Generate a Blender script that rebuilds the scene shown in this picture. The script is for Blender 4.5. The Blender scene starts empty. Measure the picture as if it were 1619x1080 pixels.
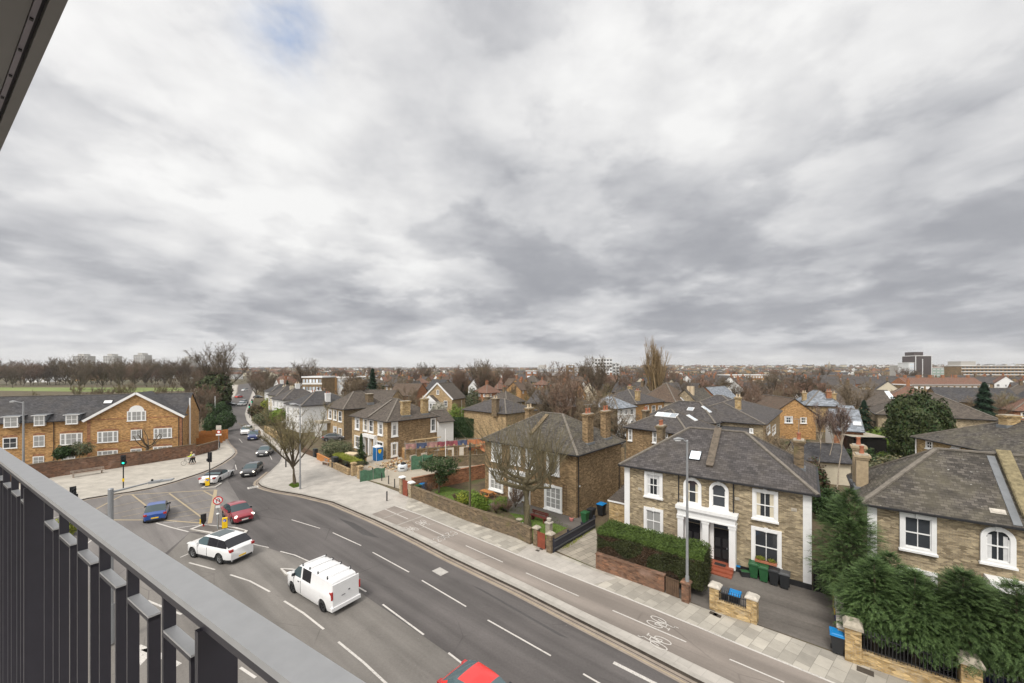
import bpy, bmesh, math, random
from mathutils import Vector, Matrix, noise as mnoise
R = math.radians
random.seed(7)
sc = bpy.context.scene
COL = sc.collection
# ------------------------------------------------------------ camera, sky, sun
EYE = 14.2; FOC = 615.0; CX = 809.5; CY = 584.0
cd = bpy.data.cameras.new('camera'); cam = bpy.data.objects.new('camera', cd); COL.objects.link(cam)
cam.location = (0, 0, EYE); cam.rotation_euler = (R(90), 0, 0)
cd.sensor_width = 36; cd.lens = 36 * FOC / 1619; cd.shift_y = (CY - 540) / 1619
cd.clip_start = 0.05; cd.clip_end = 12000
sc.camera = cam
sc.view_settings.view_transform = 'Standard'; sc.view_settings.look = 'None'
sc.view_settings.exposure = 0.5; sc.view_settings.gamma = 1
SUN_EL, SUN_AZ = 52, 205          # azimuth from +Y clockwise: behind the camera, a little left
world = bpy.data.worlds.new('World'); sc.world = world; world.use_nodes = True
sl = bpy.data.lights.new('sun', 'SUN'); sl.energy = 1.5; sl.angle = R(14); sl.color = (1, .95, .88)
so = bpy.data.objects.new('sun', sl); COL.objects.link(so)
sd = Vector((math.sin(R(SUN_AZ)) * math.cos(R(SUN_EL)), math.cos(R(SUN_AZ)) * math.cos(R(SUN_EL)), math.sin(R(SUN_EL))))
so.rotation_euler = sd.to_track_quat('Z', 'Y').to_euler(); so.location = sd * 200

class NT:
    def __init__(s, tree): s.t = tree; s.n = tree.nodes; s.l = tree.links
    def add(s, typ, **kw):
        nd = s.n.new(typ)
        for k, v in kw.items(): setattr(nd, k, v)
        return nd
    def put(s, sock, v):
        if v is None: return
        if isinstance(v, bpy.types.NodeSocket): s.l.new(v, sock)
        else:
            try: sock.default_value = v
            except Exception: sock.default_value = (v[0], v[1], v[2], 1)
    def math(s, op, a, b=None, c=None, clamp=False):
        nd = s.add('ShaderNodeMath', operation=op, use_clamp=clamp)
        for i, v in enumerate((a, b, c)): s.put(nd.inputs[i], v)
        return nd.outputs[0]
    def vmath(s, op, a, b=None, scale=None):
        nd = s.add('ShaderNodeVectorMath', operation=op)
        s.put(nd.inputs[0], a)
        if b is not None: s.put(nd.inputs[1], b)
        if scale is not None: s.put(nd.inputs['Scale'], scale)
        return nd.outputs['Value'] if op == 'DOT_PRODUCT' else nd.outputs[0]
    def noise(s, vec, scale, detail=4, rough=.55, dist=0):
        nd = s.add('ShaderNodeTexNoise'); s.put(nd.inputs['Vector'], vec)
        nd.inputs['Scale'].default_value = scale; nd.inputs['Detail'].default_value = detail
        nd.inputs['Roughness'].default_value = rough; nd.inputs['Distortion'].default_value = dist
        return nd.outputs[0]
    def ramp(s, fac, stops, interp='LINEAR'):
        nd = s.add('ShaderNodeValToRGB'); s.put(nd.inputs[0], fac); cr = nd.color_ramp; cr.interpolation = interp
        while len(cr.elements) < len(stops): cr.elements.new(.5)
        for e, (p, c) in zip(cr.elements, stops):
            e.position = p; e.color = (c, c, c, 1) if isinstance(c, (int, float)) else (*c, 1)
        return nd.outputs[0]
    def mix(s, fac, a, b, mode='MIX'):
        nd = s.add('ShaderNodeMix', data_type='RGBA', blend_type=mode)
        s.put(nd.inputs[0], fac)
        for i, v in ((6, a), (7, b)):
            if isinstance(v, (tuple, list)) and len(v) == 3: v = (*v, 1)
            s.put(nd.inputs[i], v)
        return nd.outputs[2]

def build_sky():
    w = NT(world.node_tree); w.n.clear()
    out = w.add('ShaderNodeOutputWorld'); bg = w.add('ShaderNodeBackground'); bg.inputs[1].default_value = 0.1
    sky = w.add('ShaderNodeTexSky', sky_type='NISHITA', sun_disc=False)
    sky.sun_elevation = R(SUN_EL); sky.sun_rotation = R(SUN_AZ)
    tc = w.add('ShaderNodeTexCoord'); d = tc.outputs['Generated']
    sx = w.add('ShaderNodeSeparateXYZ'); w.put(sx.inputs[0], d)
    zz = w.math('MAXIMUM', sx.outputs[2], 0.0)
    den = w.math('ADD', zz, 0.07)
    cx = w.add('ShaderNodeCombineXYZ')
    w.put(cx.inputs[0], w.math('DIVIDE', sx.outputs[0], den))
    w.put(cx.inputs[1], w.math('MULTIPLY', w.math('DIVIDE', sx.outputs[1], den), .7))
    cx.inputs[2].default_value = 3.7
    p = cx.outputs[0]
    n1 = w.noise(p, .55, 7, .55, .5)
    # rounder puffs: cells laid over the sky vault itself, flattened toward the horizon
    fl = w.math('DIVIDE', 1.0, w.math('ADD', zz, .42)); cp = w.add('ShaderNodeCombineXYZ')
    w.put(cp.inputs[0], w.math('MULTIPLY', sx.outputs[0], fl)); w.put(cp.inputs[1], w.math('MULTIPLY', sx.outputs[1], fl)); w.put(cp.inputs[2], w.math('MULTIPLY', w.math('MULTIPLY', zz, fl), 2.6))
    def billow(off, sc, det):      # puffs with dark creases between them
        a = w.math('ABSOLUTE', w.math('SUBTRACT', w.noise(w.vmath('ADD', cp.outputs[0], off), sc, det, .5), .5))
        return w.math('MINIMUM', w.math('MULTIPLY', a, 5), 1)
    n2 = w.noise(w.vmath('ADD', cp.outputs[0], (11, 4, 2)), 2.6, 9, .6, .0)
    n4 = w.noise(w.vmath('ADD', cp.outputs[0], (3, 8, 5)), 1.15, 8, .55, .0)
    b1 = billow((1, 2, 3), 2.0, 5); b2 = billow((7, 2, 9), 5.5, 4)
    n3 = w.noise(w.vmath('ADD', p, (5, 9, 7)), .25, 3, .5, .2)
    v = w.math('MULTIPLY_ADD', w.math('SUBTRACT', n1, .5), 1.15, .65)
    v = w.math('MULTIPLY_ADD', w.math('SUBTRACT', n2, .5), .75, v)
    v = w.math('MULTIPLY_ADD', w.math('SUBTRACT', b1, .45), .42, v)
    v = w.math('MULTIPLY_ADD', w.math('SUBTRACT', b2, .45), .13, v)
    v = w.math('MULTIPLY_ADD', w.math('SUBTRACT', n4, .5), 1.3, v)
    v = w.math('MULTIPLY_ADD', w.math('SUBTRACT', n3, .5), .5, v)
    blobs = [(60, 470, -.22, 60), (230, 455, -.2, 80), (430, 465, -.22, 80), (650, 480, -.14, 90), (860, 480, -.32, 60),
             (1050, 470, -.3, 50), (1250, 420, -.22, 30), (1480, 400, -.2, 25), (880, 330, -.16, 50), (1560, 180, -.1, 14),
             (560, 130, -.12, 25), (830, 60, -.16, 40), (1000, 120, -.1, 20), (730, 260, -.12, 60), (1180, 500, -.08, 80),
             (300, 330, .1, 25), (60, 250, -.04, 20), (480, 350, .16, 50), (350, 170, .0, 22), (1300, 250, .12, 12), (620, 300, .12, 60),
             (1180, 190, .14, 25), (960, 415, .3, 220), (1350, 70, .04, 25), (650, 440, .2, 300), (150, 110, -.02, 20),
             (230, 580, .18, 60), (700, 575, .16, 90), (1300, 560, .02, 60), (1600, 560, -.02, 60)]
    for (px, py, amp, k) in blobs:
        c = Vector(((px - CX) / FOC, 1, (CY - py) / FOC)).normalized()
        dt = w.vmath('DOT_PRODUCT', d, tuple(c))
        g = w.math('EXPONENT', w.math('MULTIPLY', w.math('SUBTRACT', dt, 1), k))
        v = w.math('MULTIPLY_ADD', g, amp, v)
    edge = w.ramp(w.noise(w.vmath('ADD', cp.outputs[0], (21, 5, 8)), 2.3, 10, .56), [(.44, 0.0), (.53, 1.0)], 'EASE')      # sunlit tops with a clear edge
    v = w.math('MULTIPLY_ADD', w.math('SUBTRACT', edge, .5), .26, v)
    v = w.math('MULTIPLY_ADD', w.math('SUBTRACT', v, .5), .86, .515)
    v = w.math('SMOOTH_MAX', v, .1, .3)
    v = w.math('MULTIPLY_ADD', w.math('SUBTRACT', n2, .5), .3, v)
    col = w.ramp(v, [(0, (.33, .342, .375)), (.25, (.49, .498, .528)), (.5, (.64, .645, .665)), (.72, (.78, .78, .787)), (1, (.92, .92, .915))])
    # pale band of air over the horizon
    hz = w.math('POWER', w.math('SUBTRACT', 1, w.math('MINIMUM', w.math('MULTIPLY', zz, 17), 1)), 1.5)
    col = w.mix(w.math('MULTIPLY', hz, .85), col, (.95, .925, .89))
    # glow added round the sun, unseen behind the camera, to brighten the ground
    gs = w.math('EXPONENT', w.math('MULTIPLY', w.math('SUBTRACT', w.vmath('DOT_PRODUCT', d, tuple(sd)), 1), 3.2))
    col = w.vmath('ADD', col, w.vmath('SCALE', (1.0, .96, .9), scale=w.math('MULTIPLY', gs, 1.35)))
    cl10 = w.vmath('SCALE', col, scale=6.85)
    # small blue gap high on the left
    c = Vector(((455 - CX) / FOC, 1, (CY - 40) / FOC)).normalized()
    g = w.math('EXPONENT', w.math('MULTIPLY', w.math('SUBTRACT', w.vmath('DOT_PRODUCT', d, tuple(c)), 1), 520))
    gap = w.math('MULTIPLY', w.math('MULTIPLY', g, w.ramp(w.noise(p, 2.6, 6, .6), [(.4, 0.0), (.58, 1.0)])), .8)
    fin = w.mix(gap, cl10, w.vmath('ADD', w.vmath('SCALE', sky.outputs[0], scale=.8), (.9, 1.4, 2.4)))
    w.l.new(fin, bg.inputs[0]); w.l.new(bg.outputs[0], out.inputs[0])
build_sky()

# ------------------------------------------------------------ where a pixel of the photograph meets a plane
def G(px, py, z=0.0):
    d = (EYE - z) * FOC / (py - CY)
    return Vector(((px - CX) / FOC * d, d, z))
def D(px, d, z=0.0):
    return Vector(((px - CX) / FOC * d, d, z))
def GL(pts, z=0.0): return [G(x, y, z) for x, y in pts]

# ------------------------------------------------------------ materials
MATS = {}
def newmat(name):
    m = bpy.data.materials.new(name); m.use_nodes = True; MATS[name] = m
    t = NT(m.node_tree); b = t.n['Principled BSDF']; return m, t, b
def scale_c(c, k): return tuple(x * k for x in c)
def M_plain(name, col, rough=.6, metal=0, var=.12, scale=3.0, bump=0, coat=0, spec=.5, island=0, coords='obj'):
    m, t, b = newmat(name)
    tc = t.add('ShaderNodeTexCoord'); src = tc.outputs['Object']
    if coords == 'world': src = t.add('ShaderNodeNewGeometry').outputs['Position']
    n = t.noise(src, scale, 5, .6)
    c = t.mix(t.ramp(n, [(.3, 0.0), (.7, 1.0)]), scale_c(col, 1 - var), scale_c(col, 1 + var))
    if island:
        ri = t.add('ShaderNodeNewGeometry').outputs['Random Per Island']
        c = t.mix(1, c, t.ramp(ri, [(0, 1 - island), (1, 1 + island)]), 'MULTIPLY')
    t.put(b.inputs['Base Color'], c); b.inputs['Roughness'].default_value = rough; b.inputs['Metallic'].default_value = metal
    b.inputs['Specular IOR Level'].default_value = spec
    if coat: b.inputs['Coat Weight'].default_value = coat; b.inputs['Coat Roughness'].default_value = .06
    if bump:
        bp = t.add('ShaderNodeBump'); bp.inputs['Strength'].default_value = bump; bp.inputs['Distance'].default_value = .02
        t.put(bp.inputs['Height'], t.noise(src, scale * 8, 4, .6)); t.put(b.inputs['Normal'], bp.outputs[0])
    return m
def M_brick(name, c1, c2, mortar, stain=.35, bw=.22, bh=.075, msize=.012, scale_noise=.45, rough=.9, blotch=None, soot=(.1, .085, .07)):
    m, t, b = newmat(name)
    uv = t.add('ShaderNodeTexCoord').outputs['UV']
    br = t.add('ShaderNodeTexBrick'); t.put(br.inputs['Vector'], uv)
    br.inputs['Scale'].default_value = 1; br.inputs['Brick Width'].default_value = bw; br.inputs['Row Height'].default_value = bh
    br.inputs['Mortar Size'].default_value = msize; br.inputs['Mortar Smooth'].default_value = .3; br.inputs['Bias'].default_value = 0
    t.put(br.inputs['Color1'], (*c1, 1)); t.put(br.inputs['Color2'], (*c2, 1)); t.put(br.inputs['Mortar'], (*mortar, 1))
    # a second coarser set of cells picks odd bricks
    v = t.add('ShaderNodeTexVoronoi'); t.put(v.inputs['Vector'], t.vmath('MULTIPLY', uv, (1 / bw, 1 / bh, 1))); v.inputs['Scale'].default_value = .8
    sp = t.add('ShaderNodeSeparateColor'); t.put(sp.inputs[0], v.outputs['Color'])
    c = t.mix(t.ramp(sp.outputs[0], [(.3, 0.0), (1, .75)]), br.outputs[0], scale_c(c1, .42))
    c = t.mix(t.ramp(sp.outputs[1], [(.6, 0.0), (1, .65)]), c, scale_c(c2, 1.45))
    n = t.noise(uv, scale_noise, 8, .68, .3)
    c = t.mix(t.ramp(n, [(.4, 0.0), (.72, stain)]), c, soot)
    n2 = t.noise(t.vmath('MULTIPLY', uv, (1.0, .35, 1)), 1.3, 7, .7)
    c = t.mix(t.ramp(n2, [(.45, 0.0), (.75, stain * .8)]), c, soot)
    if blotch:
        c = t.mix(t.ramp(t.noise(t.vmath('ADD', uv, (7, 3, 0)), .8, 5, .6), [(.55, 0.0), (.72, .7)]), c, blotch)
    t.put(b.inputs['Base Color'], c); b.inputs['Roughness'].default_value = rough; b.inputs['Specular IOR Level'].default_value = .2
    bp = t.add('ShaderNodeBump'); bp.inputs['Strength'].default_value = .5; bp.inputs['Distance'].default_value = .01
    t.put(bp.inputs['Height'], br.outputs['Fac']); bp.invert = True; t.put(b.inputs['Normal'], bp.outputs[0])
    return m
def M_slate(name, col, bw=.3, bh=.2, moss=.3, spots=.5, mosscol=(.13, .11, .085), contrast=.35):
    m, t, b = newmat(name)
    uv = t.add('ShaderNodeTexCoord').outputs['UV']
    br = t.add('ShaderNodeTexBrick'); t.put(br.inputs['Vector'], uv)
    br.inputs['Scale'].default_value = 1; br.inputs['Brick Width'].default_value = bw; br.inputs['Row Height'].default_value = bh
    br.inputs['Mortar Size'].default_value = .011; br.inputs['Mortar Smooth'].default_value = .2
    t.put(br.inputs['Color1'], (*scale_c(col, 1 - contrast), 1)); t.put(br.inputs['Color2'], (*scale_c(col, 1 + contrast), 1)); t.put(br.inputs['Mortar'], (*scale_c(col, .3), 1))
    # each course darkens toward its overlap through real bump, plus lichen
    v = t.add('ShaderNodeTexVoronoi'); t.put(v.inputs['Vector'], t.vmath('MULTIPLY', uv, (1 / bw, 1 / bh, 1))); v.inputs['Scale'].default_value = .9
    sp = t.add('ShaderNodeSeparateColor'); t.put(sp.inputs[0], v.outputs['Color'])
    c = t.mix(t.ramp(sp.outputs[0], [(.5, 0.0), (1, contrast * 1.6)]), br.outputs[0], scale_c(col, .5))
    n = t.noise(uv, .5, 7, .68, .4)
    c = t.mix(t.ramp(n, [(.42, 0.0), (.7, moss)]), c, mosscol)
    s = t.noise(uv, 5.5, 3, .7)
    s2 = t.noise(uv, .35, 3, .5)
    f = t.math('MULTIPLY', t.ramp(s, [(.64, 0.0), (.7, 1.0)]), t.ramp(s2, [(.35, 0.0), (.6, spots)]))
    c = t.mix(f, c, (.42, .41, .38))
    t.put(b.inputs['Base Color'], c); b.inputs['Roughness'].default_value = .85; b.inputs['Specular IOR Level'].default_value = .35
    sv = t.add('ShaderNodeSeparateXYZ'); t.put(sv.inputs[0], uv)
    saw = t.math('FRACT', t.math('DIVIDE', sv.outputs[1], bh))
    hgt = t.math('ADD', t.math('MULTIPLY', t.math('SUBTRACT', 1, saw), 1.0), t.math('MULTIPLY', t.noise(uv, 9, 3, .6), .8))
    bp = t.add('ShaderNodeBump'); bp.inputs['Strength'].default_value = .7; bp.inputs['Distance'].default_value = .03
    t.put(bp.inputs['Height'], hgt); t.put(b.inputs['Normal'], bp.outputs[0])
    return m
def M_leaf(name, dark, light, rough=.6, trans=.15):
    m, t, b = newmat(name)
    g = t.add('ShaderNodeNewGeometry'); ri = g.outputs['Random Per Island']
    tc = t.add('ShaderNodeTexCoord').outputs['Object']
    n = t.noise(tc, 1.1, 4, .6)
    f = t.math('ADD', t.math('MULTIPLY', ri, .6), t.math('MULTIPLY', t.ramp(n, [(.3, 0.0), (.7, 1.0)]), .4))
    oi = t.add('ShaderNodeObjectInfo').outputs['Random']
    c = t.mix(f, dark, light)
    c = t.mix(1, c, t.ramp(oi, [(0, .8), (1, 1.2)]), 'MULTIPLY')
    t.put(b.inputs['Base Color'], c); b.inputs['Roughness'].default_value = rough; b.inputs['Specular IOR Level'].default_value = .25
    return m
def M_ground(name, cols, scale=.25, rough=.95, spots=0, fine=6.0, finev=.15, bump=.3):
    m, t, b = newmat(name)
    src = t.add('ShaderNodeNewGeometry').outputs['Position']
    n = t.noise(src, scale, 8, .62, .3)
    k = len(cols); c = t.ramp(n, [(.32 + .36 * i / max(1, k - 1), cols[i]) for i in range(k)])
    f = t.noise(src, fine, 5, .7)
    c = t.mix(1, c, t.ramp(f, [(.25, 1 - finev), (.75, 1 + finev)]), 'MULTIPLY')
    if name.startswith(('asphalt', 'cycle')):      # wheel tracks along the carriageway, repairs, oil spots, tar cracks
        mp = t.add('ShaderNodeMapping'); t.put(mp.inputs[0], src); mp.inputs['Rotation'].default_value = (0, 0, -math.atan2(-.643, .766))
        st = t.noise(t.vmath('MULTIPLY', mp.outputs[0], (.05, .9, 1)), 1.0, 4, .55)
        c = t.mix(1, c, t.ramp(st, [(.35, .8), (.65, 1.17)]), 'MULTIPLY')
        s3 = t.noise(t.vmath('MULTIPLY', mp.outputs[0], (.35, 1.2, 1)), 1.3, 3, .6); c = t.mix(t.ramp(s3, [(.66, 0.0), (.76, .35)]), c, scale_c(cols[0], .5))
        v = t.add('ShaderNodeTexVoronoi'); v.feature = 'DISTANCE_TO_EDGE'; t.put(v.inputs['Vector'], t.vmath('ADD', t.vmath('MULTIPLY', mp.outputs[0], (.11, .22, 1)), t.vmath('SCALE', t.add('ShaderNodeNewGeometry').outputs['Position'], scale=.01)))
        v.inputs['Scale'].default_value = 1.0
        crk = t.math('MULTIPLY', t.ramp(v.outputs['Distance'], [(.0, 1.0), (.006, 0.0)]), t.ramp(t.noise(src, .25, 2), [(.5, 0.0), (.6, .5)]))
        c = t.mix(crk, c, scale_c(cols[0], .35))
        pt = t.add('ShaderNodeTexVoronoi'); t.put(pt.inputs['Vector'], src); pt.inputs['Scale'].default_value = 1.1
        c = t.mix(t.ramp(pt.outputs['Distance'], [(.02, .55), (.035, 0.0)]), c, (.3, .28, .26))
    if spots:
        s = t.noise(src, 1.9, 2, .4); c = t.mix(t.ramp(s, [(.72, 0.0), (.74, spots)]), c, (.03, .03, .03))
    t.put(b.inputs['Base Color'], c); b.inputs['Roughness'].default_value = rough; b.inputs['Specular IOR Level'].default_value = .25
    bp = t.add('ShaderNodeBump'); bp.inputs['Strength'].default_value = bump; bp.inputs['Distance'].default_value = .02
    t.put(bp.inputs['Height'], t.noise(src, 25, 4, .7)); t.put(b.inputs['Normal'], bp.outputs[0])
    return m
def M_slabs(name, col, bw, bh, rot, var=.2, joint=.5):
    m, t, b = newmat(name)
    src = t.add('ShaderNodeNewGeometry').outputs['Position']
    mp = t.add('ShaderNodeMapping'); t.put(mp.inputs[0], src); mp.inputs['Rotation'].default_value = (0, 0, rot)
    br = t.add('ShaderNodeTexBrick'); t.put(br.inputs['Vector'], mp.outputs[0]); br.inputs['Scale'].default_value = 1
    br.inputs['Brick Width'].default_value = bw; br.inputs['Row Height'].default_value = bh; br.inputs['Mortar Size'].default_value = .012
    t.put(br.inputs['Color1'], (*scale_c(col, 1 - var), 1)); t.put(br.inputs['Color2'], (*scale_c(col, 1 + var * .5), 1)); t.put(br.inputs['Mortar'], (*scale_c(col, joint), 1))
    n = t.noise(src, .7, 7, .65)
    c = t.mix(1, br.outputs[0], t.ramp(n, [(.3, .78), (.7, 1.12)]), 'MULTIPLY')
    t.put(b.inputs['Base Color'], c); b.inputs['Roughness'].default_value = .9
    return m
def M_glass(name, col=(.02, .022, .025), rough=.06, curtain=None):
    m, t, b = newmat(name)
    if curtain:
        uv = t.add('ShaderNodeTexCoord').outputs['Object']
        wv = t.add('ShaderNodeTexWave'); t.put(wv.inputs[0], uv); wv.inputs['Scale'].default_value = 4; wv.inputs['Distortion'].default_value = 3
        c = t.mix(wv.outputs['Fac'], scale_c(curtain, .55), curtain)
    else:
        oi = t.add('ShaderNodeObjectInfo').outputs['Random']
        c = t.mix(oi, col, scale_c(col, 3.2))
    t.put(b.inputs['Base Color'], c); b.inputs['Roughness'].default_value = rough; b.inputs['Specular IOR Level'].default_value = .6
    return m
def M_emit(name, col, s):
    m, t, b = newmat(name); b.inputs['Base Color'].default_value = (*col, 1)
    b.inputs['Emission Color'].default_value = (*col, 1); b.inputs['Emission Strength'].default_value = s; return m

yb = dict(mortar=(.27, .24, .19))
M_brick('brick_yellow', (.36, .28, .175), (.50, .41, .27), stain=.5, soot=(.1, .08, .055), **yb)                    # London stock, duplex
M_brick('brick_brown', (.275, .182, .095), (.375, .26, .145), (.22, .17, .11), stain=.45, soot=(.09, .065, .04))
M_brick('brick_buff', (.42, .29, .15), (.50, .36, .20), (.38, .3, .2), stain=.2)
M_brick('brick_orange', (.46, .24, .09), (.54, .32, .13), (.40, .27, .15), stain=.15)
M_brick('brick_red', (.36, .14, .07), (.42, .19, .09), (.3, .2, .14), stain=.25)
M_brick('brick_garden', (.18, .09, .055), (.26, .13, .075), (.17, .13, .1), stain=.5, blotch=(.33, .22, .17))
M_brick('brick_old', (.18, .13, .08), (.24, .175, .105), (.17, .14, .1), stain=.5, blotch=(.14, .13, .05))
M_brick('brick_gold', (.42, .27, .10), (.55, .40, .20), (.36, .3, .22), stain=.35, blotch=(.48, .42, .33))
M_slate('slate_grey', (.084, .076, .075), .32, .2, moss=.3, spots=.25)
M_slate('slate_old', (.088, .078, .068), .3, .17, moss=.5, spots=.95, mosscol=(.17, .15, .1), contrast=.5)
M_slate('slate_dark', (.068, .066, .07), .3, .2, moss=.25, spots=.35)
M_slate('slate_brown', (.102, .084, .07), .3, .2, moss=.35, spots=.2)
M_slate('slate_blue', (.25, .275, .31), .5, .3, moss=.2, spots=.1)
M_slate('tile_red', (.22, .115, .08), .25, .15, moss=.45, spots=.1)
M_slate('tile_brown', (.13, .09, .065), .25, .15, moss=.35, spots=.1)
M_plain('render_white', (.76, .76, .75), .8, var=.05)
M_plain('paint_white', (.8, .8, .79), .5, var=.04)
M_plain('render_cream', (.6, .54, .42), .85, var=.08)
M_plain('stone', (.38, .34, .27), .9, var=.25, scale=5, bump=.4)
M_plain('stone_pale', (.5, .46, .4), .9, var=.2, scale=4, bump=.3)
M_plain('render_buff', (.36, .28, .18), .9, var=.2, scale=5)
M_plain('lead', (.16, .17, .18), .6, var=.15)
M_plain('gutter_black', (.02, .02, .022), .5)
M_plain('door_black', (.012, .012, .014), .25)
M_plain('terracotta', (.38, .14, .075), .8, var=.2, scale=9)
M_plain('pot_buff', (.6, .48, .33), .8, var=.2, scale=9)
M_plain('step_red', (.3, .085, .045), .55, var=.15)
M_plain('parapet_dark', (.13, .105, .08), .9, var=.35, scale=4)
M_plain('ridge_tile', (.17, .15, .125), .9, var=.3, scale=4)
M_plain('ridge_moss', (.21, .175, .1), .95, var=.4, scale=5)
M_glass('glass_dark'); M_glass('glass_curtain', curtain=(.42, .42, .41), rough=.12); M_glass('glass_sky', (.3, .33, .36), .15)
M_glass('car_glass', (.03, .045, .05), .04); M_glass('car_glass_tint', (.006, .006, .008), .05)
M_ground('asphalt_patch', [(.07, .066, .065), (.085, .08, .078)], .3, .85)
M_ground('asphalt', [(.098, .09, .087), (.125, .114, .11)], .18, .85, finev=.13, fine=9)
M_ground('asphalt_worn', [(.165, .152, .138), (.2, .186, .17)], .22, .88, finev=.12, fine=8)
M_ground('asphalt_pale', [(.165, .152, .145), (.2, .186, .176)], .2, .88, finev=.12, fine=8)
M_ground('asphalt_drive', [(.125, .112, .1), (.16, .145, .13)], .5, .9, finev=.15)
M_ground('cycle_surface', [(.235, .205, .18), (.275, .24, .212)], .3, .9, finev=.07, fine=7)
M_ground('gutter_tan', [(.24, .2, .165), (.33, .28, .235)], .8, .9, finev=.12)
M_ground('kerb_stone', [(.31, .29, .26), (.39, .365, .33)], .9, .9, finev=.12)
M_ground('kerb_dark', [(.05, .042, .035), (.09, .075, .06)], .9, .95)
M_ground('grass', [(.07, .12, .022), (.12, .18, .04), (.09, .13, .03)], .8, .95, finev=.35, fine=11)
M_ground('park_grass', [(.17, .22, .07), (.24, .28, .1)], .02, .95, finev=.2, fine=.6)
M_ground('garden_soil', [(.07, .055, .035), (.13, .1, .065), (.09, .1, .04)], .5, .95, finev=.35)
M_ground('land', [(.075, .068, .04), (.12, .1, .065), (.07, .08, .035)], .03, .95, finev=.35, fine=.4)
M_ground('beige_road', [(.34, .3, .24), (.42, .37, .3)], .4, .9)
M_slabs('paving_slabs', (.43, .40, .345), .9, .6, R(-39), .3, .6)
M_slabs('paving_pale', (.44, .41, .37), 1.2, .6, R(-39), .07, .8)
M_slabs('paving_plaza', (.44, .405, .35), 1.2, .6, R(20), .07, .8)
M_slabs('paving_crazy', (.36, .32, .26), .8, .5, R(-39), .2, .3)
def M_paint(name, col, under=(.14, .13, .12)):      # road paint worn through in specks
    m, t, b = newmat(name); src = t.add('ShaderNodeNewGeometry').outputs['Position']
    f = t.math('ADD', t.noise(src, 13, 5, .75), t.math('MULTIPLY', t.noise(src, .6, 3, .5), .35))
    c = t.mix(t.ramp(f, [(.7, 0.0), (.86, .7)]), t.mix(t.noise(src, 3, 3), scale_c(col, .88), col), under)
    t.put(b.inputs['Base Color'], c); b.inputs['Roughness'].default_value = .8
M_paint('line_white', (.6, .57, .53)); M_paint('line_yellow', (.42, .34, .22))
M_plain('rail_cap', (.62, .62, .62), .38, var=.05, scale=30, bump=.05)
M_plain('rail_bar', (.05, .047, .06), .45, var=.06, scale=20)
M_plain('soffit', (.2, .195, .185), .6, var=.08); M_plain('soffit_dark', (.02, .018, .022), .6); M_plain('soffit_strip', (.22, .2, .22), .35, metal=.3)
M_plain('pole_grey', (.3, .31, .32), .5, metal=.3, var=.1); M_plain('pole_black', (.015, .015, .017), .5)
M_plain('pole_wood', (.1, .085, .05), .9, var=.3)
M_plain('black_plastic', (.016, .017, .02), .5); M_plain('rubber', (.02, .02, .02), .85); M_plain('rim', (.42, .43, .44), .3, metal=.8)
M_plain('rim_dark', (.06, .06, .065), .35, metal=.6)
for nme, c in dict(car_white=(.8, .8, .8), car_red=(.6, .025, .03), car_bright_red=(.78, .035, .03), car_maroon=(.28, .02, .035), car_blue=(.012, .065, .28), car_black=(.018, .018, .02),
                   car_navy=(.02, .035, .13), car_silver=(.5, .52, .53), car_grey=(.1, .1, .105), car_violet=(.03, .03, .16)).items():
    M_plain(nme, c, .3, var=.02, coat=1)
M_plain('soft_top', (.025, .025, .028), .85); M_plain('plate_yellow', (.8, .52, .03), .5); M_plain('plate_white', (.75, .75, .72), .5)
M_plain('lamp_red', (.4, .012, .012), .15, coat=1); M_plain('lamp_clear', (.75, .76, .75), .12, coat=1)
M_plain('yellow_paint', (.85, .55, .01), .4); M_plain('blue_paint', (.01, .05, .5), .4); M_plain('sign_red', (.65, .02, .02), .4)
M_plain('wood_orange', (.42, .17, .045), .75, var=.3, scale=6); M_plain('wood_red', (.15, .035, .025), .6, var=.15); M_plain('wood_bench', (.33, .27, .22), .8, var=.2)
M_plain('wood_plank', (.45, .33, .18), .8, var=.2, scale=5); M_plain('fence_navy', (.03, .032, .045), .6); M_plain('fence_brown', (.1, .06, .035), .85, var=.25)
M_plain('gate_red', (.24, .06, .03), .7, var=.2)
M_plain('bin_black', (.02, .022, .025), .5); M_plain('bin_green', (.02, .1, .035), .5); M_plain('bin_grey', (.075, .078, .082), .5); M_plain('bin_blue', (.005, .2, .5), .45)
M_plain('bin_mark', (.55, .56, .56), .6)
M_plain('loo_blue', (.005, .15, .42), .45); M_plain('loo_white', (.75, .78, .82), .5)
M_plain('net_green', (.07, .16, .095), .8, var=.3, scale=3); M_plain('net_orange', (.5, .2, .09), .8, var=.25, scale=3); M_plain('net_red', (.26, .07, .085), .7, var=.4, scale=2)
M_plain('net_pink', (.36, .2, .18), .8, var=.3, scale=3)
M_plain('tarp_blue', (.07, .09, .16), .6, var=.4); M_plain('bag_white', (.62, .65, .68), .8, var=.15); M_plain('cream_box', (.62, .5, .33), .7, var=.06)
M_plain('steel_tube', (.35, .33, .3), .5, metal=.5)
M_plain('dark_brown_clad', (.075, .06, .058), .6, var=.1); M_plain('clad_white', (.7, .71, .71), .6); M_plain('clad_green', (.4, .52, .46), .6)
M_plain('concrete', (.42, .4, .37), .85, var=.12)
M_plain('hivis', (.62, .75, .04), .7); M_plain('hair_light', (.6, .45, .2), .8); M_plain('cloth_black', (.02, .02, .022), .85); M_plain('cloth_white', (.6, .6, .6), .85)
M_plain('skin', (.5, .3, .2), .6); M_plain('flower_pink', (.55, .2, .18), .7); M_plain('cloth_navy', (.03, .03, .07), .85)
M_emit('light_green', (.02, .75, .4), 2.2)
M_emit('headlamp', (1, .93, .8), 1.5)
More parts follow.
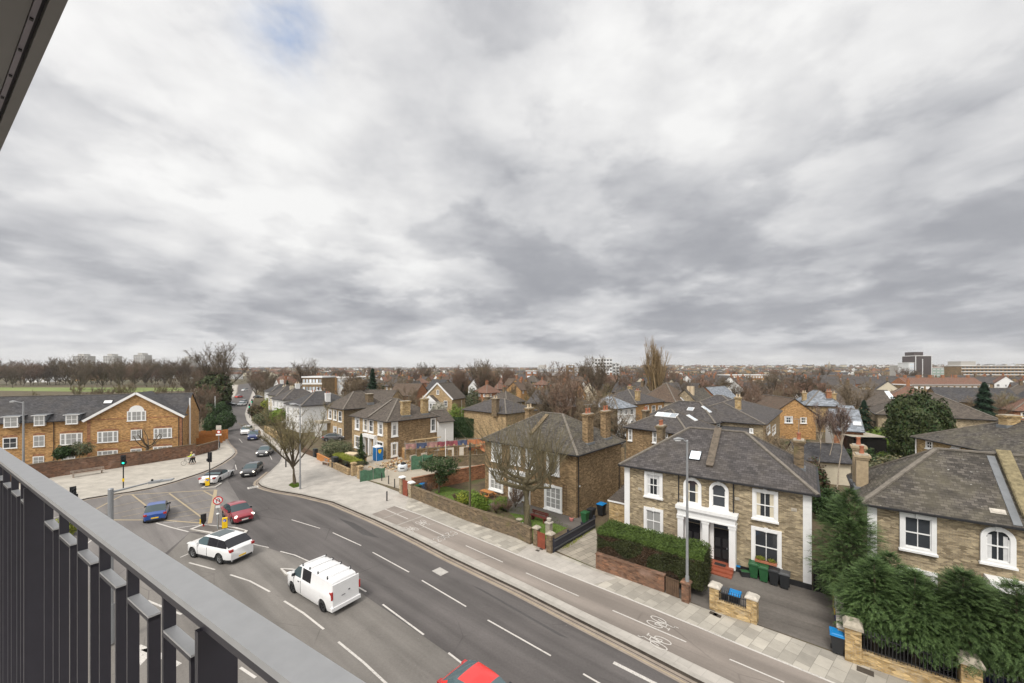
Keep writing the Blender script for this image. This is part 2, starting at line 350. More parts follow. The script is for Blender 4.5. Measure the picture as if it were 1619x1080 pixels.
M_plain('bark', (.115, .09, .06), .95, var=.3, scale=8, bump=.5); M_plain('bark_green', (.155, .13, .075), .95, var=.3, scale=6, bump=.4)
M_plain('bark_pale', (.45, .38, .3), .85, var=.25, scale=5)
for nme, c in dict(twig=(.2, .155, .105), twig_dark=(.15, .118, .085), twig_red=(.2, .135, .098), twig_gold=(.34, .25, .14), twig_green=(.2, .17, .09), twig_purple=(.17, .12, .1)).items():
    M_plain(nme, c, .95, var=.2, island=.35, spec=.1)
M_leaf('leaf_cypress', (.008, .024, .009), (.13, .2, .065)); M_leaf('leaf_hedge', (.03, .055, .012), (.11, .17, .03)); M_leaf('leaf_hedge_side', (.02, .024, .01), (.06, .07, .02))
M_leaf('leaf_brown', (.035, .022, .012), (.09, .055, .03))
M_leaf('leaf_yew', (.022, .036, .012), (.07, .085, .028)); M_leaf('leaf_bright', (.06, .12, .012), (.19, .26, .04)); M_leaf('leaf_lime', (.15, .18, .02), (.34, .36, .05))
M_leaf('leaf_olive', (.075, .085, .045), (.18, .18, .1)); M_leaf('leaf_spruce', (.008, .022, .012), (.03, .055, .03)); M_leaf('leaf_dark', (.014, .035, .01), (.05, .09, .025))
M_leaf('leaf_white', (.3, .28, .22), (.7, .66, .58))
hm = bpy.data.materials.new('haze'); hm.use_nodes = True; MATS['haze'] = hm; ht = hm.node_tree; ht.nodes.clear()
ho = ht.nodes.new('ShaderNodeOutputMaterial'); hv = ht.nodes.new('ShaderNodeVolumePrincipled'); hv.inputs['Color'].default_value = (.9, .92, .95, 1); hv.inputs['Density'].default_value = .00012; hv.inputs['Anisotropy'].default_value = .2
ht.links.new(hv.outputs[0], ho.inputs['Volume'])
M = MATS

# ------------------------------------------------------------ mesh helpers
class MB:
    """collects faces with a material each, UVs in metres; build() makes ONE mesh"""
    def __init__(s): s.v = []; s.f = []; s.m = []; s.mats = []; s.sm = []
    def mi(s, m):
        if m not in s.mats: s.mats.append(m)
        return s.mats.index(m)
    def face(s, pts, m, smooth=False):
        b = len(s.v); s.v += [tuple(p) for p in pts]; s.f.append(tuple(range(b, b + len(pts)))); s.m.append(s.mi(m)); s.sm.append(smooth)
    def grid(s, rows, m, close=False, smooth=True):
        b = len(s.v); n = len(rows[0]); k = s.mi(m)
        for r in rows: s.v += [tuple(p) for p in r]
        for i in range(len(rows) - 1):
            for j in range(n if close else n - 1):
                a = b + i * n + j; c = b + i * n + (j + 1) % n
                s.f.append((a, c, c + n, a + n)); s.m.append(k); s.sm.append(smooth)
    def box(s, x0, x1, y0, y1, z0, z1, m, T=None, taper=0):
        P = [(x0, y0, z0), (x1, y0, z0), (x1, y1, z0), (x0, y1, z0), (x0 + taper, y0 + taper, z1), (x1 - taper, y0 + taper, z1), (x1 - taper, y1 - taper, z1), (x0 + taper, y1 - taper, z1)]
        if T is not None: P = [tuple(T @ Vector(p)) for p in P]
        b = len(s.v); s.v += P; k = s.mi(m)
        for f in ((0, 3, 2, 1), (4, 5, 6, 7), (0, 1, 5, 4), (1, 2, 6, 5), (2, 3, 7, 6), (3, 0, 4, 7)):
            s.f.append(tuple(b + i for i in f)); s.m.append(k); s.sm.append(False)
    def beam(s, a, b_, w, h, m):
        a = Vector(a); b_ = Vector(b_); d = b_ - a; L = d.length
        if L < 1e-6: return
        q = d.to_track_quat('X', 'Z').to_matrix().to_4x4(); T = Matrix.Translation(a) @ q
        s.box(0, L, -w / 2, w / 2, -h / 2, h / 2, m, T)
    def tube(s, pts, rad, m, n=6, cap=True, smooth=True):
        pts = [Vector(p) for p in pts]; k = len(pts)
        if isinstance(rad, (int, float)): rad = [rad] * k
        rows = []
        for i, p in enumerate(pts):
            d = (pts[min(i + 1, k - 1)] - pts[max(i - 1, 0)])
            if d.length < 1e-9: d = Vector((0, 0, 1))
            d.normalize(); u = d.orthogonal().normalized() if abs(d.z) > .999 else d.cross(Vector((0, 0, 1))).normalized(); w = d.cross(u)
            rows.append([p + (u * math.cos(2 * math.pi * j / n) + w * math.sin(2 * math.pi * j / n)) * rad[i] for j in range(n)])
        s.grid(rows, m, True, smooth)
        if cap: s.face(rows[0], m); s.face(rows[-1][::-1], m)
    def lathe(s, prof, m, c=(0, 0, 0), n=12, smooth=True):
        rows = [[(c[0] + r * math.cos(2 * math.pi * j / n), c[1] + r * math.sin(2 * math.pi * j / n), c[2] + z) for j in range(n)] for r, z in prof]
        s.grid(rows, m, True, smooth)
        s.face(rows[0][::-1], m); s.face(rows[-1], m)
    def prism(s, poly, z0, z1, mt, ms=None):
        ms = ms or mt; n = len(poly)
        ar = sum(poly[i][0] * poly[(i + 1) % n][1] - poly[(i + 1) % n][0] * poly[i][1] for i in range(n))
        if ar < 0: poly = poly[::-1]
        s.face([(p[0], p[1], z1) for p in poly], mt)
        for i in range(n):
            a, b = poly[i], poly[(i + 1) % n]
            s.face([(a[0], a[1], z0), (b[0], b[1], z0), (b[0], b[1], z1), (a[0], a[1], z1)], ms)
    def obj(s, name, parent=None, loc=None, rotz=None, sharp=None, noev=False):
        me = s.mesh(name, sharp, noev)
        return link(name, me, parent, loc, rotz)
    def mesh(s, name, sharp=None, nouv=False):
        me = bpy.data.meshes.new(name); me.from_pydata(s.v, [], s.f)
        for m in s.mats: me.materials.append(M[m])
        me.polygons.foreach_set('material_index', s.m); me.polygons.foreach_set('use_smooth', s.sm)
        if not nouv:
            uv = me.uv_layers.new(name='UVMap').data
            for p in me.polygons:
                n = p.normal
                if abs(n.z) > .995: t = Vector((1, 0, 0)); b = Vector((0, 1, 0))
                else:
                    t = Vector((-n.y, n.x, 0)).normalized(); b = n.cross(t)
                for li in p.loop_indices:
                    c = me.vertices[me.loops[li].vertex_index].co
                    uv[li].uv = (c.dot(t), c.dot(b))
        me.update()
        if sharp: me.set_sharp_from_angle(angle=R(sharp))
        return me
def link(name, me, parent=None, loc=None, rotz=None):
    o = bpy.data.objects.new(name, me); COL.objects.link(o)
    if parent: o.parent = parent
    if loc is not None: o.location = loc
    if rotz is not None: o.rotation_euler = (0, 0, rotz)
    return o
def tag(o, label, cat, group=None, kind=None):
    if label: o['label'] = label
    if cat: o['category'] = cat
    if group: o['group'] = group
    if kind: o['kind'] = kind
    return o
def struct(o): o['kind'] = 'structure'; return o
def thing(name, label, cat, loc=(0, 0, 0), rotz=0, group=None):
    o = bpy.data.objects.new(name, None); COL.objects.link(o); o.empty_display_size = .3
    o.location = loc; o.rotation_euler = (0, 0, rotz); return tag(o, label, cat, group)
KIDS = {}
def copy_thing(root, loc, rotz=None, scale=None, label=None, group=None):
    r = root.copy(); COL.objects.link(r); r.location = loc
    if rotz is not None: r.rotation_euler = (0, 0, rotz)
    if scale is not None: r.scale = (scale,) * 3 if isinstance(scale, (int, float)) else scale
    if label: r['label'] = label
    if group: r['group'] = group
    if root not in KIDS: KIDS[root] = [(ch, list(ch.children)) for ch in root.children]
    for ch, gs in KIDS[root]:
        c = ch.copy(); COL.objects.link(c); c.parent = r
        for g in gs:
            d = g.copy(); COL.objects.link(d); d.parent = c
    return r
# ============================================================ ground and roads
def land_z(x, y):
    d = math.hypot(x, y)
    if d < 700: return 0.0
    t = min(1, (d - 700) / 2200); az = math.degrees(math.atan2(x, y))
    rise = 34 * (t * t * (3 - 2 * t))
    side = .62 + .38 * min(1, max(0, (az + 5) / 25))
    return rise * side * (.8 + .35 * mnoise.noise(Vector((x / 600, y / 600, 1))))
def build_land():
    mb = MB(); rad = [0, 40, 120, 260, 480, 700, 850, 1000, 1200, 1450, 1700, 2000, 2300, 2700, 3200, 4000, 6500]; n = 96; rows = []
    for r in rad:
        rows.append([(r * math.sin(2 * math.pi * j / n), r * math.cos(2 * math.pi * j / n), land_z(r * math.sin(2 * math.pi * j / n), r * math.cos(2 * math.pi * j / n)) if r else 0) for j in range(n)])
    mb.grid([row[::-1] for row in rows], 'land', True)
    struct(mb.obj('ground'))
build_land()
def sheet(name, poly, z, m, kind=True):
    mb = MB(); n = len(poly)
    ar = sum(poly[i][0] * poly[(i + 1) % n][1] - poly[(i + 1) % n][0] * poly[i][1] for i in range(n))
    if ar < 0: poly = poly[::-1]
    mb.face([(p[0], p[1], z) for p in poly], m); o = mb.obj(name)
    # triangulate concave outline cleanly
    bm = bmesh.new(); bm.from_mesh(o.data); bmesh.ops.triangulate(bm, faces=bm.faces); bm.to_mesh(o.data); bm.free()
    if kind: struct(o)
    return o
def P(pts): return [(v.x, v.y) for v in GL(pts)]
# kerb of the right-hand pavement, from the lower right of the photo to the far bend
KR_px = [(1106, 1080), (1010, 1030), (906, 977.5), (823, 935), (760, 905), (710, 881), (660, 855), (625, 838), (593, 823), (560, 809), (526.7, 795), (500, 788.5), (476.7, 783), (455, 779.5), (440, 777), (424, 773), (414, 769.5), (409, 765), (410.5, 761), (415.6, 757), (428, 746), (441.5, 733), (446, 723), (441, 714), (431, 705), (416, 693), (400, 679), (390, 666), (387, 655), (390, 645), (394, 633), (398, 622), (401, 615), (404, 608.5)]
KL_px = [(376.5, 608.5), (374.8, 614), (374.6, 620), (371, 627), (363, 634), (355.5, 643), (355.6, 652), (355.8, 665), (352, 680), (353, 688), (361.7, 703), (370.6, 712), (371.5, 717), (366, 723), (352, 732.7), (333.5, 742.6), (314, 750), (276, 762.6), (235, 773.5), (205, 779), (180.8, 782.3), (140, 789), (90, 800), (0, 819)]
KR = P(KR_px); KL = P(KL_px)
far_dir = Vector((KR[0][0] - KR[2][0], KR[0][1] - KR[2][1])).normalized()
KR = [(KR[0][0] + far_dir.x * 60, KR[0][1] + far_dir.y * 60)] + KR
KL = KL + [(KL[-1][0] - 40, KL[-1][1] - 14)]
road_far = [(KL[0][0] - 30, 520), (KR[-1][0] + 30, 520)]
# one big asphalt sheet under everything between the kerbs
sheet('road', [(60, -50), (60, -12)] + KR[1:] + [KR[-1]] + [(KR[-1][0] - 55, 480), (KL[0][0] - 55, 480)] + KL + [(-110, 0), (-60, -50)], .006, 'asphalt')
sheet('road_resurfacing', P([(300, 842), (330, 848), (380, 852), (440, 872), (500, 892), (560, 930), (600, 958), (665, 1003), (735, 1052), (775, 1080)]) + [(4, 12), (10, 5), (-12, 6), (-34, 20)] + P([(225, 905), (262, 880)]), .010, 'asphalt_worn')
sheet('junction_surface', P([(60, 806), (140, 790), (276, 763.5), (352, 734), (366, 724), (372, 730), (360, 760), (378, 790), (372, 835), (300, 842), (225, 905), (120, 950), (0, 900), (-60, 850)]), .0085, 'asphalt_pale')
sheet('road_repair', P([(536, 820), (560, 827), (600, 851), (574, 846)]), .0125, 'asphalt_patch'); sheet('road_repair', P([(745, 925), (762, 932), (900, 1010), (884, 1005)]), .0125, 'asphalt_patch'); sheet('road_repair', P([(480, 905), (520, 912), (540, 930), (500, 924)]), .0125, 'asphalt_patch')
def offset_line(pts, d):
    out = []
    for i in range(len(pts)):
        a = Vector(pts[max(0, i - 1)]); b = Vector(pts[min(len(pts) - 1, i + 1)]); t = (b - a).normalized(); n = Vector((t.y, -t.x))
        out.append((pts[i][0] + n.x * d, pts[i][1] + n.y * d))
    return out
def strip(name, line, d0, d1, z, m, mb=None):
    a = offset_line(line, d0); b = offset_line(line, d1); own = mb is None; mb = mb or MB()
    for i in range(len(a) - 1):
        q = [(*a[i], z), (*a[i + 1], z), (*b[i + 1], z), (*b[i], z)]
        n = (Vector(q[1]) - Vector(q[0])).cross(Vector(q[3]) - Vector(q[0]))
        mb.face(q if n.z > 0 else q[::-1], m)
    if own: return struct(mb.obj(name))
PH = .13
def kerb_block(name, kerb, back, top, side='kerb_dark'):
    poly = kerb + back; n = len(poly)
    ar = sum(poly[i][0] * poly[(i + 1) % n][1] - poly[(i + 1) % n][0] * poly[i][1] for i in range(n))
    mb = MB(); pts = [(p[0], p[1], PH) for p in (poly if ar > 0 else poly[::-1])]; mb.face(pts, top)
    for i in range(len(kerb) - 1):
        a, b = kerb[i], kerb[i + 1]; q = [(a[0], a[1], 0), (b[0], b[1], 0), (b[0], b[1], PH), (a[0], a[1], PH)]
        mb.face(q, side)  # kerb face coloured dark to stand for its shadow
    o = mb.obj(name); bm = bmesh.new(); bm.from_mesh(o.data); bmesh.ops.triangulate(bm, faces=[f for f in bm.faces if len(f.verts) > 4]); bm.to_mesh(o.data); bm.free()
    return struct(o)
# line of the garden walls along the back of the right-hand pavement
WL_px = [(1500, 1108), (1362, 1052), (1197, 992), (1121, 968), (1050, 940), (942, 902), (874, 874), (848, 865), (820, 852), (741, 824), (647, 786), (600, 768), (566, 757), (520, 735), (497, 724), (470, 714), (456, 705), (430, 692), (410, 676), (397, 662), (394, 650), (398, 640), (402, 628), (407, 618), (412, 608.5)]
WL = P(WL_px); WL = [(WL[0][0] + 60 * far_dir.x + 6, WL[0][1] + 60 * far_dir.y + 5)] + WL
kerb_block('pavement', KR, WL[::-1], 'paving_pale')
strip('kerb', KR, .28, 0.0, PH + .004, 'kerb_stone')
for nm, L_, s_ in (('gutter', KR, 1), ):
    strip(nm, L_[:22], -.62, -.06, .0135, 'gutter_tan'); strip('gutter_line', L_[:22], -.3, -.25, .0165, 'kerb_dark'); strip('gutter_line', L_[:22], -.48, -.42, .0165, 'line_yellow')
strip('gutter_joint_shade', KR[:22], -.07, -.002, .02, 'kerb_dark')  # dark joint line, widened to stand for shade on the kerb face
kerb_block('pavement_left', KL[::-1], [(KL[0][0] - 6, KL[0][1])] + P([(366, 622), (352, 634), (345, 646), (344, 665), (340, 685), (343, 713), (309, 722), (217, 737), (91, 755), (40, 765)]) + [(KL[-1][0] - 5, KL[-1][1] + 9)], 'paving_plaza')
strip('kerb_left', KL[::-1], -.28, 0, PH + .004, 'kerb_stone')
strip('gutter_left', KL[::-1], 0, .35, .012, 'gutter_tan')
# land behind the pavements
sheet('garden_ground', WL + [(WL[-1][0] + 5, WL[-1][1]), (60, 330), (200, 200), (160, 20), (120, -30)], PH - .01, 'garden_soil')
sheet('garden_ground_left', [(KL[0][0] - 6, KL[0][1])] + P([(366, 622), (352, 634), (345, 646), (344, 665), (340, 685), (343, 713), (309, 722), (217, 737), (91, 755), (40, 765)]) + [(KL[-1][0] - 5, KL[-1][1] + 9), (-230, 30), (-460, 340)], PH - .01, 'garden_soil')
# slabs band between track and walls, cycle track, concrete band beside the kerb
TE_px = [(1290, 1073), (1180, 1028), (1100, 994), (1000, 953), (900, 913), (820, 881), (740, 848), (668, 817.6), (624.5, 802)]
TE = P(TE_px); TE = [(TE[0][0] + 40 * far_dir.x, TE[0][1] + 40 * far_dir.y)] + TE
def seg(a, b, w): return a, b, w
sheet('slab_path', TE[:-1] + P([(668, 817.6), (640, 806)]) + [p for p in P(WL_px[:12])][::-1][1:] + [(WL[0][0], WL[0][1])], PH + .005, 'paving_slabs')
TI_px = [(593, 818), (660, 846), (740, 882), (830, 925), (930, 974), (1030, 1021), (1140, 1074)]
TI = P(TI_px); TI = TI + [(TI[-1][0] + 40 * far_dir.x, TI[-1][1] + 40 * far_dir.y)]
sheet('cycle_track', TE[:-1] + P([(624.5, 802), (588, 815)]) + TI, PH + .010, 'cycle_surface')
strip('track_edge_line', TE, -.06, .06, PH + .016, 'line_white')
sheet('pavement_tarmac_patch', P([(836, 866), (874, 881), (942, 906), (975, 918), (935, 928), (815, 880)]), PH + .0145, 'paving_pale')
# gardens, drives, side street
def ysheet(name, px, m, dz=.0): return sheet(name, P(px), PH + .002 + dz, m)
ysheet('side_street', [(566, 756), (640, 777), (690, 762), (760, 742), (800, 728), (760, 722), (700, 735), (640, 745), (600, 752)], 'beige_road', .01)
ysheet('lawn', [(690, 800), (748, 822), (800, 838), (850, 862), (900, 835), (866, 812), (800, 800), (740, 778), (700, 770), (672, 792)], 'grass', .004)
ysheet('flower_bed', [(750, 822), (800, 838), (822, 828), (800, 808), (762, 802)], 'garden_soil', .008)
ysheet('garden_path', [(800, 812), (850, 820), (910, 842), (938, 822), (900, 815), (862, 800), (800, 790), (770, 800)], 'asphalt_drive', .008)
ysheet('driveway', [(876, 872), (942, 901), (944, 850), (938, 822), (930, 822)], 'paving_crazy', .004)
ysheet('forecourt', [(1075, 948), (1121, 968), (1197, 991), (1340, 1042), (1330, 975), (1318, 950), (1282, 932), (1150, 895), (1060, 875), (960, 865), (945, 900), (1000, 920)], 'asphalt_drive', .006)
ysheet('parking_court', [(1345, 1040), (1500, 1108), (1700, 1190), (1900, 1100), (1619, 960), (1380, 905), (1322, 950)], 'asphalt_drive', .003)
ysheet('construction_yard', [(566, 756), (600, 752), (700, 735), (760, 722), (740, 705), (690, 700), (560, 728), (540, 745)], 'beige_road', .004)
sheet('playing_field', [D(-60, 262)[:2], D(70, 250)[:2], D(215, 240)[:2], D(290, 255)[:2], D(300, 296)[:2], D(-60, 305)[:2]], .14, 'park_grass')
# traffic islands
def island(px, name='traffic_island'):
    poly = P(px); mb = MB(); mb.prism(poly, 0, .12, 'line_white', 'kerb_stone'); c = (sum(p[0] for p in poly) / len(poly), sum(p[1] for p in poly) / len(poly))
    inner = []
    for p in poly:
        v = Vector((c[0] - p[0], c[1] - p[1])); inner.append((p[0] + v.normalized().x * .28, p[1] + v.normalized().y * .28))
    mb.prism(inner, .12, .126, 'asphalt_drive')
    return struct(mb.obj(name))
island([(300, 838.5), (319, 831), (345, 833), (374, 835.5), (392, 841), (386, 848), (356, 852), (328, 844)])
island([(317, 773), (341, 771.5), (351.5, 765), (343, 764.5), (326, 769)])
island([(443, 901), (462, 901.5), (486, 908), (498, 918), (474, 920), (450, 910)])
# ------------------------------------------------------------ painted markings
def line_px(mb, pts, w, z, m='line_white'):
    L = [(v.x, v.y) for v in GL(pts)]
    w *= .88; a = offset_line(L, -w / 2); b = offset_line(L, w / 2)
    for i in range(len(L) - 1):
        q = [(*a[i], z), (*a[i + 1], z), (*b[i + 1], z), (*b[i], z)]
        n = (Vector(q[1]) - Vector(q[0])).cross(Vector(q[3]) - Vector(q[0])); mb.face(q if n.z > 0 else q[::-1], m)
mb = MB(); z = .018
for pts, w in [(((461, 822), (506, 835.7)), .1), (((526, 842.5), (571, 863)), .11), (((589, 873.5), (646.7, 905)), .11), (((667, 918), (737, 959.5)), .11), (((771, 980.7), (871, 1037.3)), .11), (((922, 1066), (960, 1088)), .11), (((970, 1048), (1045, 1086)), .22),
               (((400, 860.7), (425, 866)), .11), (((443, 872), (466, 878), (488, 887.7)), .12), (((560, 925), (579, 936)), .12), (((605, 956), (670, 1004)), .12), (((709, 1032.7), (760, 1072)), .12),
               (((364, 909), (395, 919), (426.7, 936)), .13), (((449.3, 950.7), (480, 970), (512, 995.3)), .13), (((535, 1015.3), (575, 1048), (620, 1090)), .13),
               (((285, 881.7), (300, 875)), .12), (((299, 890), (340, 901)), .13), (((246.7, 827), (270, 834), (297.7, 841)), .14), (((280, 835), (316.7, 830)), .1), (((258, 827), (280, 825)), .08),
               (((374, 743), (372, 735)), .1), (((383, 700), (378, 694)), .1), (((430, 727), (424, 715)), .1), (((415, 697), (408, 688)), .1),
               (((135, 862), (150, 850)), .13), (((100, 815), (60, 826)), .1), (((233, 950), (287, 972)), .14), (((150, 930), (176, 936)), .14), (((380, 1056), (404, 1072)), .14), (((70, 870), (100, 868)), .12)]:
    line_px(mb, pts, w, z)
# arrow seen between the railing bars
line_px(mb, ((218, 1022), (250, 1035), (283, 1052)), .28, z); mb.face([tuple(G(*p, z)) for p in ((212, 1030), (252, 1020), (222, 1052))], 'line_white')
# worn give-way and SLOW-like blocks by the bend
for i in range(5): line_px(mb, ((394 + i * 3.2, 773.5 - i * .6), (393 + i * 3.2, 770.5 - i * .6)), .32, z)
o = mb.obj('lane_markings'); struct(o)
mb = MB()
A, B, C_, D_ = (194, 783), (341, 774.8), (331.6, 827.8), (193, 822.4)
line_px(mb, (A, B), .2, z, 'line_yellow'); line_px(mb, (B, C_), .38, z + .001, 'line_yellow'); line_px(mb, ((318, 827.3), (255, 822.5), (193, 822.4), (120, 822)), .22, z + .002, 'line_yellow'); line_px(mb, (A, (150, 806), (110, 826)), .18, z + .001, 'line_yellow')
for a, b in [((209, 782.5), (235, 803)), ((267.7, 780.3), (319.4, 818.8)), ((322, 776.5), (338, 785.5)), ((235, 803), (260, 822))]: line_px(mb, (a, b), .17, z + .003, 'line_yellow')
for a, b in [((169, 804), (268, 781.5)), ((178, 813.5), (336, 777)), ((192, 818), (335, 789.5)), ((220, 822), (333, 802)), ((262, 821), (332, 810)), ((300, 824), (330, 818))]: line_px(mb, (a, b), .09, z + .004, 'line_yellow')
struct(mb.obj('yellow_box_marking'))
mb = MB(); z = PH + .017
for a, b in [((736.5, 865.5), (795, 892)), ((831.5, 909), (915.5, 946.5)), ((968.5, 969), (1085, 1019.5)), ((1153.5, 1047), (1240, 1084)), ((608, 807), (645, 823)), ((664, 832), (703, 850.5))]: line_px(mb, (a, b), .1, z)
for a, b, w in [((606, 822), (647, 808.5), .16), ((628, 833), (668, 818.5), .2), ((651, 843), (689, 829), .08)]: line_px(mb, (a, b), w, z + .002, 'kerb_stone')
struct(mb.obj('cycle_track_markings'))
def ring(mb, c, rx, ry, w, z, T, n=20):
    for i in range(n):
        a0, a1 = 2 * math.pi * i / n, 2 * math.pi * (i + 1) / n
        q = [(c[0] + (rx + s) * math.cos(a), c[1] + (ry + s) * math.sin(a), z) for a, s in ((a0, -w / 2), (a0, w / 2), (a1, w / 2), (a1, -w / 2))]
        mb.face([tuple(T @ Vector(p)) for p in q], 'line_white')
def stroke(mb, pts, w, z, T):
    for a, b in zip(pts[:-1], pts[1:]):
        t = (Vector(b) - Vector(a)).normalized(); n = Vector((-t.y, t.x)) * w / 2; e = t * w * .4
        q = [Vector(a) - n - e, Vector(b) - n + e, Vector(b) + n + e, Vector(a) + n - e]
        mb.face([tuple(T @ Vector((p.x, p.y, z))) for p in q], 'line_white')
track_rot = math.atan2(far_dir.y, far_dir.x)
def bicycle_mark(px, py, rot, s=1.0):
    c = G(px, py, z); T = Matrix.Translation((c.x, c.y, 0)) @ Matrix.Rotation(rot, 4, 'Z') @ Matrix.Diagonal((s, s, 1, 1))
    mb = MB()   # bicycle drawn across the lane: wheels side by side, stretched along it (local +x = the way it points)
    ring(mb, (-.35, -.3), .5, .22, .065, z, T); ring(mb, (-.35, .34), .5, .22, .065, z, T)
    stroke(mb, [(-.35, -.3), (.3, -.12), (.3, .2), (-.3, .02), (-.35, -.3)], .06, z + .001, T)
    stroke(mb, [(-.3, .02), (.55, -.2)], .06, z + .002, T); stroke(mb, [(.55, -.32), (.55, -.08)], .08, z + .003, T)
    stroke(mb, [(-.35, .34), (.72, .16), (.74, .36), (.95, .34)], .06, z + .003, T)
    return struct(mb.obj('cycle_symbol'))
bicycle_mark(1046, 987, track_rot, .84); bicycle_mark(1036, 1012, track_rot + math.pi, .84)
bicycle_mark(668, 827, track_rot + 0, .8); bicycle_mark(650, 836, track_rot + math.pi, .8)
GLY = {'C': [(.9, .75), (.7, 1), (.3, 1), (.1, .75), (.1, .25), (.3, 0), (.7, 0), (.9, .25)],
       '2': [(.1, .8), (.3, 1), (.7, 1), (.9, .8), (.85, .55), (.1, 0), (.9, 0)],
       '9': [(.9, .6), (.7, .42), (.3, .42), (.1, .6), (.1, .82), (.3, 1), (.7, 1), (.9, .82), (.9, .3), (.7, 0), (.2, 0)]}
def route_mark(px, py, rot):
    c = G(px, py, z); T = Matrix.Translation((c.x, c.y, 0)) @ Matrix.Rotation(rot, 4, 'Z'); mb = MB()
    for i, ch in enumerate('C29'):
        stroke(mb, [((a[0] - .5) * .36 + (i - 1) * .46, (a[1] - .5) * .85) for a in GLY[ch]], .07, z + .001 * i, T)
    return struct(mb.obj('route_number'))
route_mark(691, 853.5, track_rot + math.pi / 2)
route_mark(711, 845, track_rot + math.pi / 2 + math.pi)
# covers and drains
mb = MB()
for px, py, s, mt in [(696, 904, .5, 'concrete'), (861, 868, .16, 'kerb_dark'), (856, 871, .16, 'kerb_dark'), (850, 873.5, .16, 'kerb_dark'), (1128, 974, .2, 'kerb_dark'), (1134, 977, .2, 'kerb_dark'), (1368, 1066, .3, 'kerb_dark')]:
    c = G(px, py); zz = .02 if px == 696 else PH + .02
    T = Matrix.Translation((c.x, c.y, zz)) @ Matrix.Rotation(track_rot, 4, 'Z'); mb.box(-s, s, -s * .7, s * .7, -.005, .002, mt, T)
struct(mb.obj('ground_covers'))
